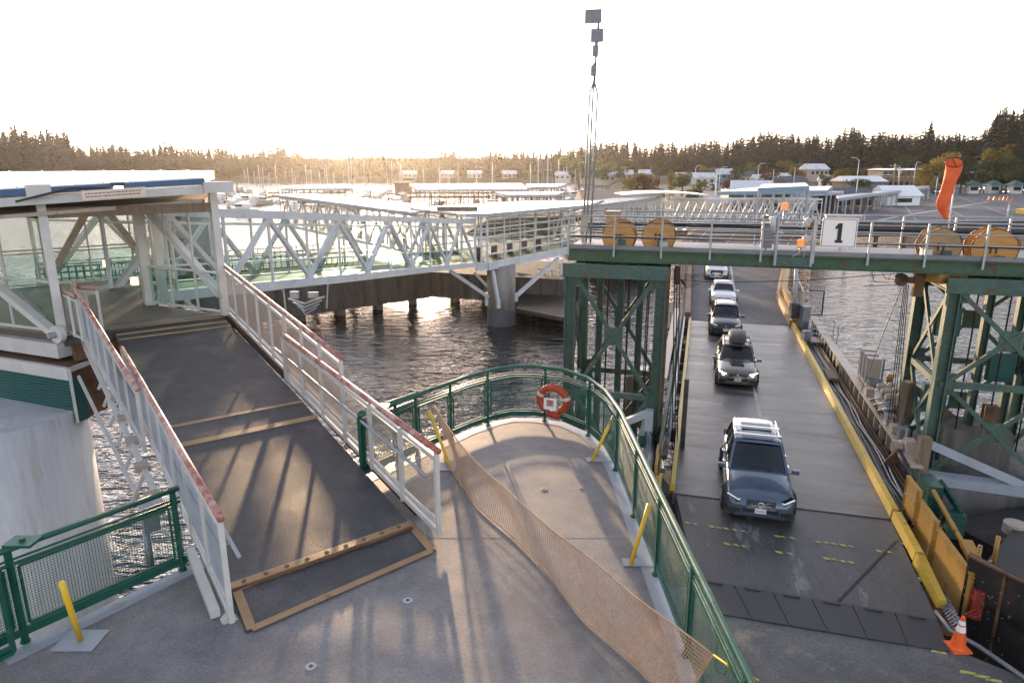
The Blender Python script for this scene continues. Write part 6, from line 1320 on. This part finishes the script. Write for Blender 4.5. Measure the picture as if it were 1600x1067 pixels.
for i, (x, yb, Y, w_, h_, rf_, lab) in enumerate(((1070, 283, 330, 8, 3, 'roof_metal', 'low pale cottage left of the narrow poplars'), (1160, 278, 330, 9, 3.4, 'roof_dark', 'dark roofed cottage among trees above the grey hall'), (1190, 283, 300, 7, 2.8, 'roof_metal', 'small cottage under the tall pole above the hall'), (1235, 290, 250, 9, 3, 'roof_dark', 'dark roofed shed below the hillside house'), (1298, 286, 270, 8, 3, 'roof_metal', 'pale roofed cottage right of the hillside house'), (1452, 288, 240, 7, 3, 'roof_dark', 'dark roofed shed behind the covered footway end'), (1500, 276, 290, 10, 4, 'roof_metal', 'pale house up the slope behind the windsock'), (1010, 280, 390, 8, 3, 'roof_metal', 'pale cottage behind the dark red tree'), (880, 279, 440, 9, 3, 'roof_metal', 'far waterfront cottage left of the antenna mast'), (918, 279, 420, 8, 3, 'roof_dark', 'far dark cottage directly behind the antenna mast'))):
    p = dp(x, yb, Y); house(lab, x, yb, Y, w_, 7, h_, 2.2, ('wall_white', 'wall_tan')[i % 2], rf_, rs.uniform(-.4, .4), z=max(2.5, hz_(p.x, Y)), nw=3)
# terminal canopies
def canopy(lab, pts, z, n, roofm='roof_metal', base=3.0, name='canopy', trussy=False, edge='trim_blue'):
    P = [gp(x, y, z) for x, y in pts]; t = thing(name, lab, 'canopy', Vector((P[0].x, P[0].y, base))); m = M(); m.hexa(P, [p+Z*.25 for p in P]); m.obj('roof', roofm, t)
    m = M(); m.bar(P[0]-Z*.05, P[1]-Z*.05, .2, .5); m.bar(P[1]-Z*.05, P[2]-Z*.05, .2, .5); m.obj('fascia', edge, t)
    for a, b in ((P[0], P[1]), (P[3], P[2])):
        for k in range(n+1): q = a.lerp(b, k/n); m = M(); m.bar(Vector((q.x, q.y, base)), q, .2); m.obj('column', 'trim_grey', t)
    if trussy:
        m = M(); d = (P[1]-P[0])/n/2
        for k in range(2*n): a = P[0]+d*k; m.bar(a-Z*.3, a+d-Z*1.0, .1); m.bar(a+d-Z*.3, a-Z*1.0, .1)
        m.bar(P[0]-Z*1.0, P[1]-Z*1.0, .12); m.obj('truss', 'walk_white', t)
    return t
canopy('wide terminal canopy with blue edge and white truss behind the distant walkway', ((1120, 302), (1292, 300), (1300, 293), (1180, 295)), 8.2, 4)
canopy('upper terminal roof with pale blue edge at the right of the grey gabled hall', ((1185, 297.5), (1263, 294), (1258, 288.5), (1190, 291)), 9.6, 2)
canopy('lower porch roof of the terminal over dark shop fronts', ((1236, 306), (1318, 302), (1312, 297), (1240, 300)), 6.6, 3, roofm='trim_grey', edge='trim_grey')
canopy('long covered footway with pale posts running up beside the parking lot', ((1310, 312), (1452, 293.5), (1450, 291), (1306, 308)), 6.2, 16, roofm='trim_grey', edge='trim_grey')
t = thing('shop_front', 'dark glazed terminal front under the canopy', 'building', gp(1230, 330, 3)); q = gp(1225, 328, 3); m = M(); m.box(q+Vector((0, 6, 2)), (22, 6, 4)); m.obj('wall', 'dark_steel', t)
for k in range(8): m = M(); m.box(q+Vector((-9.5+2.7*k, 2.95, 2.0)), (1.6, .08, 2.6)); m.obj('window', 'car_glass', t)
for k, (x, mt) in enumerate(((1234, 'wall_white'), (1272, 'wall_white'))): m = M(); p = dp(x, 322, 140); m.box(Vector((p.x, 140, 4.6)), (1.4, .1, 2.6)); m.obj('poster', mt, t)
# lot railing, street lamps, poles, booths, cones
t = thing('lot_railing', 'low guard rail along the left edge of the parking lot', 'railing', gp(1330, 330, 3)); m = M(); a, b = gp(1318, 330, 3.05), gp(1455, 305, 3.05)
m.bar(a+Z*1.0, b+Z*1.0, .1); m.bar(a+Z*.5, b+Z*.5, .1)
for k in range(26): q = a.lerp(b, k/25); m.bar(q, q+Z*1.05, .12)
m.obj('rail', 'concrete', t)
def lamp(x, yb, yt, Y, lab, arm=1.8, name='street_lamp', z=None):
    p = dp(x, yb, Y); t = thing(name, lab, 'street lamp', Vector((p.x, Y, p.z))); tz = dp(x, yt, Y).z
    m = M(); m.tube([Vector((p.x, Y, p.z)), Vector((p.x, Y, tz))], [.14, .09], 8); m.obj('pole', 'walk_white', t)
    if arm:
        m = M(); q = Vector((p.x, Y, tz)); m.tube([q-Z*.3, q+Vector((arm*.4, 0, .5)), q+Vector((arm, 0, .6))], .07, 6); m.obj('arm', 'walk_white', t); m = M(); m.box(q+Vector((arm+.3, 0, .6)), (.9, .35, .18)); m.obj('lamp_head', 'trim_grey', t)
    return t
for i, (x, yb, yt, Y, lab, arm) in enumerate(((1336, 316, 278, 148, 'curved arm street lamp in front of the dark roofed houses', 6.5), (1336.5, 300, 250, 200, 'tall pole with floodlight heads left of the two storey building', -2), (1425, 300, 257, 200, 'slim dark lamp post in front of the two storey building right end', .5), (1239, 298, 262, 230, 'slender pole left of the hillside house', 0), (1182, 300, 259, 200, 'twin headed lamp post above the grey gabled hall', 1), (1206, 300, 265, 220, 'slender pole right of the grey gabled hall', 0), (1123, 298, 264, 220, 'slim street lamp in front of the blue roofed house', 1.5), (1085, 296, 262, 220, 'slim street lamp above the shore shrubs', 1), (1573, 343, 319, 122, 'short pale post standing in the parking lot', 0), (1461, 306, 277, 190, 'pale pole at the far corner of the lot behind the covered footway', 0), (914, 312, 268, 180, 'curved lamp over the boathouse beside the mast', 3), (1115, 343, 270, 100, 'thin pole rising behind the distant walkway end', 0))): lamp(x, yb, yt, Y, lab, arm)
for i, (x, yb, yt, Y, lab) in enumerate(((1394, 292, 256, 230, 'leaning wooden utility pole before the two storey building'), (1404, 296, 261, 220, 'second utility pole with crossarm right of the leaning one'))):
    p = dp(x, yb, Y); q = dp(x+5-3*i, yt, Y); t = thing('utility_pole', lab, 'utility pole', p); m = M(); m.tube([p, q], .2, 6); m.obj('pole', 'cabinet', t); m = M(); m.bar(q+Vector((-1.6, 0, -.6)), q+Vector((1.6, 0, -.6)), .18); m.box(q+Vector((.5, 0, -1.6)), (.6, .5, 1)); m.obj('crossarm', 'cabinet', t)
for i, (x, yb, Y, lab) in enumerate(((1517, 303, 226, 'toll booth with dark green roof left of the other two'), (1550, 302, 228, 'toll booth with dark green roof between the other two'), (1584, 303, 226, 'toll booth with dark green roof at the right end of the row'))):
    p = dp(x, yb, Y); p.z = 3.04; t = thing('toll_booth', lab, 'booth', p, 'toll booths across the parking lot'); m = M(); m.box(p+Z*1.3, (3.4, 2.4, 2.6)); m.obj('wall', 'wall_white', t)
    m = M(); m.box(p+Z*1.6-Vector((0, 1.22, 0)), (2.4, .06, 1.2)); m.obj('window', 'car_glass', t); m = M(); m.lathe(p+Z*2.6, [(3.2, 0), (3.1, .2), (.3, 1.6)], 4); m.obj('roof', 'panel_green', t); m = M(); [m.bar(p+Vector((sx, sy, 0)), p+Vector((sx, sy, 2.7)), .15) for sx in (-2.4, 2.4) for sy in (-1.5, 1.5)]; m.obj('post', 'wall_white', t)
t0 = None
for i, x in enumerate((1545, 1553, 1562, 1568, 1574, 1581)):
    p = gp(x, 313.5, 3.05)
    if t0 is None:
        t0 = thing('traffic_cone', 'small far orange cone in a row on the parking lot', 'cone', (0, 0, 0), 'orange cones across the parking lot'); t0['_local'] = 1
        m = M(); m.lathe((0, 0, 0), [(.35, 0), (.3, .1), (.08, 1.1)], 10); m.obj('cone', 'cone_orange', t0); m = M(); m.box((0, 0, .04), (.6, .6, .08)); m.obj('base', 'cone_orange', t0); t0.location = p
    else: dup(t0, p)
p = gp(1598, 335, 3.05); t = thing('crash_cushion', 'yellow crash cushion block at the right edge of the parking lot', 'barrier', p); m = M(); m.hexa([p, p+Vector((4, 0, 0)), p+Vector((4, 2, 0)), p+Vector((0, 2, 0))], [p+Z*.9, p+Vector((4, 0, 1.2)), p+Vector((4, 2, 1.2)), p+Vector((0, 2, .9))]); m.obj('block', 'yellow_bright', t)
# far cars: simple three part copies
def smallcar(mat):
    t = thing('parked_car', 'x', 'car', (0, 0, 0)); t['_local'] = 1
    m = M(); o = []
    for y, w, z0, z1 in ((-2.3, .75, .4, .7), (-2.1, .9, .25, .85), (-1.0, .93, .25, 1.0), (1.9, .93, .25, 1.02), (2.25, .85, .4, .95)):
        o += [(-w, y, z0), (w, y, z0), (w, y, z1-.15), (w*.85, y, z1), (-w*.85, y, z1), (-w, y, z1-.15)]
    m.add(o, [(i*6+j, i*6+(j+1) % 6, (i+1)*6+(j+1) % 6, (i+1)*6+j) for i in range(4) for j in range(6)]+[tuple(range(6))[::-1], tuple(24+j for j in range(6))]); m.hexa([(-.6, -.3, 1.48), (.6, -.3, 1.48), (.6, 1.3, 1.48), (-.6, 1.3, 1.48)], [(-.58, -.25, 1.53), (.58, -.25, 1.53), (.58, 1.25, 1.53), (-.58, 1.25, 1.53)]); m.obj('body', mat, t)
    m = M(); m.hexa([(-.8, -1.1, .98), (.8, -1.1, .98), (.8, 2.0, .98), (-.8, 2.0, .98)], [(-.62, -.35, 1.48), (.62, -.35, 1.48), (.62, 1.35, 1.48), (-.62, 1.35, 1.48)]); m.obj('windows', 'car_glass', t)
    m = M(); [m.lathe((sx*.8, y, .33), [(.33, 0), (.33, .14)], 12, (sx, 0, 0)) for sx in (-1, 1) for y in (-1.5, 1.4)]; m.obj('wheels', 'tyre', t)
    m = M(); [m.box((sx*.62, -2.22, .72), (.34, .2, .14)) for sx in (-1, 1)]; m.obj('headlights', 'headlight_on', t)
    return t
protos = {k: smallcar('paint_'+k) for k in ('white', 'black', 'silver', 'red', 'blue')}
used = set()
def pc(k, p, rz, lab, grp):
    if k in used: return dup(protos[k], p, rz, lab, grp)
    used.add(k); o = protos[k]; o.location = p; o.rotation_euler = (0, 0, rz); o['label'] = lab; o['group'] = grp; return o
for i, (x, yb, k, lab) in enumerate(((1463, 302, 'silver', 'silver car facing us left of the toll booths'), (1568, 303, 'black', 'black car driving out between the toll booths'), (1537, 296, 'white', 'white car waiting left of the middle booth'), (1545, 291, 'black', 'black car behind the white one at the booths'), (1530, 298, 'black', 'dark car beside the left toll booth'), (1580, 290, 'silver', 'silver car behind the booths at the right'), (1563, 287, 'white', 'white car high up behind the middle booth'), (1595, 288, 'black', 'black car at the right edge behind the booths'), (1594, 300, 'blue', 'blue car at the right edge beside the last booth'), (1478, 299, 'black', 'small black car beside the silver one at the left toll lane'))):
    p = gp(x, yb, 3.06); pc(k, p, rs.uniform(-.5, -.2), lab, 'cars near the toll booths')
ks = list(protos)
for i in range(46):
    x, yb = rs.uniform(1095, 1140), rs.uniform(287, 298); p = gp(x, yb, 3.06); pc(rs.choice(['white', 'white', 'silver', 'silver', 'black', 'red']), p, rs.uniform(0, 3), 'small parked car in the waterfront lot above the distant walkway', 'cars parked on the waterfront lot')
for i in range(12):
    x, yb = rs.uniform(1500, 1600), rs.uniform(272, 286); Y = rs.uniform(262, 300); p = dp(x, yb, Y); pc(rs.choice(['white', 'silver', 'black']), Vector((p.x, Y, hz_(p.x, Y)+.1)), rs.uniform(0, 3), 'small car parked on the rise beyond the toll booths', 'cars parked beyond the toll booths')
for i, (x, yb, k, lab) in enumerate(((1063, 365, 'white', 'white car seen through the bridge railing right of the spools'), (1203, 341, 'blue', 'dark blue car behind the orange lamp'), (1215, 338, 'black', 'black car behind the bridge near the orange lamp'), (1180, 334, 'black', 'dark car left of the orange lamp under the canopy'))): pc(k, gp(x, yb, 3.06), -.3, lab, 'cars on the trestle lot')
# ---------------- trees ----------------
def conifer(seed, hgt=1.0, levels=26, nb=8, rad=.15):
    """unit-height tree: crown of drooping jagged branch sprays and a tapered trunk"""
    r = random.Random(seed); m = M(); tr_ = M()
    tr_.tube([(0, 0, 0), (r.uniform(-.005, .005), 0, .5), (0, 0, .98)], [.012, .008, .002], 6)
    h0 = r.uniform(.06, .16); lean = r.uniform(0, 6.28); asym = r.uniform(0, .25)
    for i in range(levels):
        h = h0+(1-h0)*(i/levels)**.92; env = (1-h)**.72*(.55+.45*min(1, (h-h0+.06)*5)); rr = rad*env*r.uniform(.72, 1.2)+.006
        for k in range(nb if h < .9 else 4):
            a = 6.283*(k+r.random())/nb; q = rr*r.uniform(.55, 1.15)*(1+asym*math.cos(a-lean)); dz = -q*r.uniform(.15, .5)
            if r.random() < .08: continue
            ca, sa = math.cos(a), math.sin(a); zz = h+r.uniform(-.012, .012)
            for j in range(4):
                f0 = j/4*.9; f1 = min(1.0, f0+.42); wdt = q*(.34-.2*f0)*r.uniform(.7, 1.3)+.003; x0, x1 = q*f0, q*f1; z0 = zz+dz*f0*f0; z1 = zz+dz*f1*f1+r.uniform(-.006, .004)
                s1 = r.uniform(-.5, .5)*wdt
                m.add([(ca*x0, sa*x0, z0+.006), (ca*(x0+x1)/2-sa*wdt, sa*(x0+x1)/2+ca*wdt, (z0+z1)/2-wdt*.35), (ca*x1-sa*s1, sa*x1+ca*s1, z1-.004), (ca*(x0+x1)/2+sa*wdt, sa*(x0+x1)/2-ca*wdt, (z0+z1)/2-wdt*.35)], [(0, 1, 2, 3)])
    m.add([(-.006, 0, .95), (.006, 0, .95), (0, 0, 1.02)], [(0, 1, 2)])
    return m, tr_
def broad(seed, n=1500):
    r = random.Random(seed); m = M(); tr_ = M(); tr_.tube([(0, 0, 0), (.01, 0, .25), (0, .01, .6)], [.035, .025, .01], 7)
    bl = [(r.uniform(-.28, .28), r.uniform(-.28, .28), r.uniform(.38, .85), r.uniform(.13, .24)) for _ in range(13)]
    for b in bl[:6]: tr_.tube([(0, 0, .28), (b[0]*.6, b[1]*.6, b[2]*.8), b[:3]], [.015, .01, .004], 5)
    for i in range(n):
        b = r.choice(bl); u, v = r.uniform(0, 6.283), math.acos(r.uniform(-.8, 1)); q = b[3]*r.uniform(.6, 1.08)
        c = Vector((b[0]+q*math.sin(v)*math.cos(u), b[1]+q*math.sin(v)*math.sin(u), b[2]+q*math.cos(v)*.85)); s = r.uniform(.014, .034)
        d1 = Vector((r.gauss(0, 1), r.gauss(0, 1), r.gauss(0, .6))).normalized(); d2 = d1.orthogonal().normalized(); m.add([c-d1*s, c+d2*s*.7, c+d1*s, c-d2*s*.7], [(0, 1, 2, 3)])
    return m, tr_
SK = [(0, 205), (20, 208), (36, 195), (60, 210), (78, 204), (92, 202), (110, 203), (125, 222), (140, 228), (150, 220), (170, 225), (192, 220), (205, 222), (230, 226), (268, 218), (290, 224), (320, 226), (350, 222), (380, 232), (400, 230), (420, 226), (435, 222), (450, 222), (462, 228), (480, 235), (500, 236), (518, 240), (530, 250), (540, 248), (552, 238), (575, 240), (600, 236), (640, 240), (660, 236), (680, 238), (693, 230), (720, 236), (745, 240), (768, 228), (790, 238), (820, 232), (850, 236), (885, 228), (920, 222), (960, 216), (985, 222), (1005, 228), (1022, 226), (1045, 220), (1058, 226), (1075, 222), (1105, 218), (1130, 222), (1145, 216), (1170, 210), (1187, 204), (1210, 210), (1230, 206), (1245, 214), (1260, 208), (1278, 208), (1290, 212), (1300, 206), (1322, 192), (1340, 204), (1355, 206), (1372, 198), (1385, 206), (1405, 206), (1425, 204), (1443, 188), (1452, 204), (1470, 206), (1490, 204), (1515, 206), (1530, 200), (1545, 168), (1562, 168), (1575, 172), (1600, 146), (1660, 140)]
skx, sky_ = [a for a, _ in SK], [b for _, b in SK]
cps = []
for s in range(7):
    t = thing('conifer_tree', 'x', 'conifer', (0, 0, 0)); t['_local'] = 1; c, k = conifer(s, rad=[.17, .14, .20, .15, .21, .13, .18][s], levels=[26, 30, 24, 28, 22, 30, 26][s]); c.obj('crown', 'needles', t); k.obj('trunk', 'bark', t); cps.append(t)
cu = set(); ct = 0
def put(protos_, us, i, p, h, lab, grp, wd=1.0, rz=None):
    o = protos_[i]; rz = rs.uniform(0, 6) if rz is None else rz
    if i not in us:
        us.add(i); o.location = p; o.rotation_euler = (0, 0, rz); o.scale = (h*wd, h*wd, h); o['label'] = lab; o['group'] = grp; return o
    return dup(o, p, rz, lab, grp, (h*wd, h*wd, h))
def rowY(x): return float(np.interp(x, [0, 880, 960, 1100, 1250, 1400, 1520, 1600], [500, 500, 470, 420, 380, 350, 310, 280]))
GL = [(-99, 330, 'dark conifer in the far shore forest at the left of the sun glare', 'conifers on the far shore left of the glare'), (330, 800, 'conifer lit hazy gold in the far shore forest around the sun glare', 'conifers on the far shore around the glare'), (800, 1250, 'dark conifer in the forest behind the shore houses', 'conifers behind the shore houses'), (1250, 1900, 'tall dark fir on the hillside above the parking lot', 'firs on the hillside above the parking lot')]
x = -30
N_ = 285
for i in range(N_):
    x = -30+1690*(i+rs.random()*.8)/N_; Y = rowY(x)+rs.uniform(0, 26); ty = np.interp(x, skx, sky_)-5-(7 if x < 115 else 0)-(5 if 540 < x < 1250 else 0)+abs(rs.gauss(0, 5)); 
    if rs.random() < .35: ty += rs.uniform(3, 16)
    p = dp(x, 280, Y); z0 = hz_(p.x, Y); top_ = dp(x, ty, Y).z; h = max(9, top_-z0)
    g = next(q for q in GL if q[0] <= x < q[1]); put(cps, cu, rs.randrange(7), Vector((p.x, Y, z0-.3)), h, g[2], g[3], rs.uniform(.95, 1.5))
for x, ty, Y in ((1541, 172, 268), (1552, 166, 262), (1566, 170, 270), (1588, 152, 258), (1602, 140, 262), (1443, 186, 330), (1322, 190, 350), (36, 192, 492), (92, 199, 492)):
    p = dp(x, 280, Y); z0 = hz_(p.x, Y); h = dp(x, ty, Y).z-z0; big = x > 1500; put(cps, cu, rs.randrange(7), Vector((p.x, Y, z0-.3)), h, 'giant dark fir towering at the far right over the toll booths' if big else 'fir standing clearly taller than its neighbours on the skyline', 'giant firs at the far right' if big else 'tallest firs of the skyline', 1.1)
# the mass of forest behind them
fm = M(); V = []; Fc = []; bases = []
for s in range(5):
    c, k = conifer(50+s, levels=10, nb=6, rad=.2); bases.append((np.array(c.v), c.f))
vo = 0; rs2 = random.Random(9); vs, fs = [], []
for i in range(3400):
    x = rs2.uniform(-60, 1680) if i < 3000 else rs2.choice([rs2.uniform(-700, -30), rs2.uniform(1650, 2300)]); lay = rs2.random(); Y = rowY(x)+8+lay*70; ty = np.interp(x, skx, sky_)-1-(4 if 540 < x < 1250 else 0)+abs(rs2.gauss(0, 5))+(rs2.uniform(0, 26) if rs2.random() < .5 else 0)
    p = dp(x, 280, Y); z0 = hz_(p.x, Y); h = max(8, dp(x, ty, Y).z-z0); bv, bf = bases[rs2.randrange(5)]; a = rs2.uniform(0, 6.28); w_ = h*rs2.uniform(.9, 1.5)
    ca, sa = math.cos(a), math.sin(a); q = np.empty_like(bv); q[:, 0] = (bv[:, 0]*ca-bv[:, 1]*sa)*w_+p.x; q[:, 1] = (bv[:, 0]*sa+bv[:, 1]*ca)*w_+Y; q[:, 2] = bv[:, 2]*h+z0-.5
    vs.append(q); fs += [tuple(vo+j for j in f) for f in bf]; vo += len(bv)
me = bpy.data.meshes.new('forest'); me.from_pydata(np.concatenate(vs).tolist(), [], fs); me.materials.append(MT['needles']); o = bpy.data.objects.new('forest', me); col.objects.link(o); o['kind'] = 'stuff'; o['label'] = 'dense conifer forest massed behind the front trees on the shore'
# undergrowth belt of shrubs
bps = {}
for j, (k, mt) in enumerate((('green', 'leaf_green'), ('gold', 'leaf_gold'), ('red', 'leaf_red'), ('pale', 'leaf_pale'))):
    t = thing('broadleaf_tree', 'x', 'tree', (0, 0, 0)); t['_local'] = 1; c, kk = broad(20+j, 2600); c.obj('crown', mt, t); kk.obj('trunk', 'bark', t); bps[k] = t
bu = set()
for (x, yb, yt, Y, w, k, lab) in (
    (990, 304, 270, 175, 1.1, 'gold', 'gold green tree left of the dark red one by the shore'), (1012, 304, 272, 172, 1.0, 'red', 'dark red tree by the shore right of the gold one'), (1025, 306, 290, 168, 1.3, 'green', 'low dark shrub right of the red tree'),
    (1048, 298, 268, 210, .45, 'gold', 'narrow gold poplar left of the paler one'), (1066, 298, 264, 210, 1.0, 'pale', 'pale green tree right of the narrow poplars'), (1092, 298, 282, 200, 1.0, 'gold', 'low gold tree above the parked cars'), (1080, 306, 293, 170, 1.6, 'green', 'low round shrub before the parked cars'),
    (1145, 300, 280, 180, 1.3, 'red', 'dark red shrub left of the grey gabled hall'), (1338, 306, 277, 170, 1.35, 'green', 'round green tree between the dark roofed houses'), (1315, 292, 266, 240, 1.0, 'gold', 'gold tree left of the two storey building'), (1290, 290, 268, 260, .9, 'pale', 'pale tree near the hillside house'),
    (1445, 305, 250, 200, .9, 'gold', 'tall gold green tree right of the two storey building'), (1470, 300, 238, 235, .8, 'gold', 'tallest gold tree behind the windsock'), (1500, 300, 250, 225, 1.0, 'green', 'broad green tree right of the windsock'), (1525, 300, 248, 240, 1.1, 'green', 'dark green broad tree behind the left toll booth'),
    (1560, 285, 232, 262, .9, 'gold', 'yellow green tree on the rise above the middle booth'), (1590, 285, 225, 262, 1.0, 'gold', 'yellow green tree at the right edge of the picture'), (1578, 290, 240, 250, .9, 'green', 'green tree behind the right toll booth'), (1410, 250+35, 240, 300, .9, 'green', 'green tree above the roof of the two storey building'),
    (1330, 284, 262, 300, 1.2, 'green', 'rounded tree above the low grey roof'), (328, 290, 264, 490, .9, 'pale', 'pale tree alone at the waterline left of the masts'), (905, 292, 240, 380, 1.3, 'pale', 'large pale green tree behind the antenna mast'), (940, 285, 248, 400, 1.1, 'pale', 'rounded pale tree right of the antenna mast'),
    (1150, 288, 264, 300, 1.2, 'green', 'green tree right of the blue roofed house'), (1105, 286, 256, 330, 1.1, 'pale', 'pale rounded tree left of the blue roofed house'), (1030, 288, 250, 360, 1.3, 'green', 'green rounded tree behind the poplars'), (970, 288, 262, 380, 1.3, 'green', 'green rounded tree behind the gold tree'), (1200, 290, 268, 290, 1.6, 'red', 'reddish low tree right of the grey gabled hall'), (1245, 290, 262, 280, 1.1, 'gold', 'gold brown tree left of the hillside house')):
    Y = float(Y); p = dp(x, yb, Y); z0 = max(p.z, 2.0) if 0 else hz_(p.x, Y); tz = dp(x, yt, Y).z; h = max(3, tz-z0); kk = list(bps); put([bps[q] for q in kk], bu, kk.index(k), Vector((p.x, Y, z0-.2)), h, lab, 'broadleaf trees near the shore', w*1.0)
for i in range(70):
    x = rs.uniform(890, 1640) if i % 2 else rs.uniform(-20, 900); Y = rowY(x)-rs.uniform(4, 22); p = dp(x, 280, Y); 
    if hz_(p.x, Y) < 1: continue
    g = ('green', 'green', 'gold', 'green', 'green', 'pale')[rs.randrange(6)]; kk = list(bps); put([bps[q] for q in kk], bu, kk.index(g), Vector((p.x, Y, hz_(p.x, Y)-.3)), rs.uniform(5, 9), {'green': 'green', 'pale': 'pale green', 'gold': 'gold brown'}[g]+' bushy tree at the foot of the shore forest', 'bushy trees at the foot of the forest', 1.3)
# ---------------- haze ----------------
hm = bpy.data.materials.new('haze_air'); hm.use_nodes = True; n = hm.node_tree.nodes; n.clear(); o = n.new('ShaderNodeOutputMaterial'); v = n.new('ShaderNodeVolumePrincipled')
v.inputs['Color'].default_value = (.97, .94, .90, 1); v.inputs['Density'].default_value = .00008; v.inputs['Anisotropy'].default_value = .8; hm.node_tree.links.new(v.outputs[0], o.inputs['Volume'])
MT['haze_air'] = hm; m = M(); m.box((0, 1400, 40), (5800, 2960, 84)); ho = m.obj('haze', 'haze_air', world=True, kind='stuff')
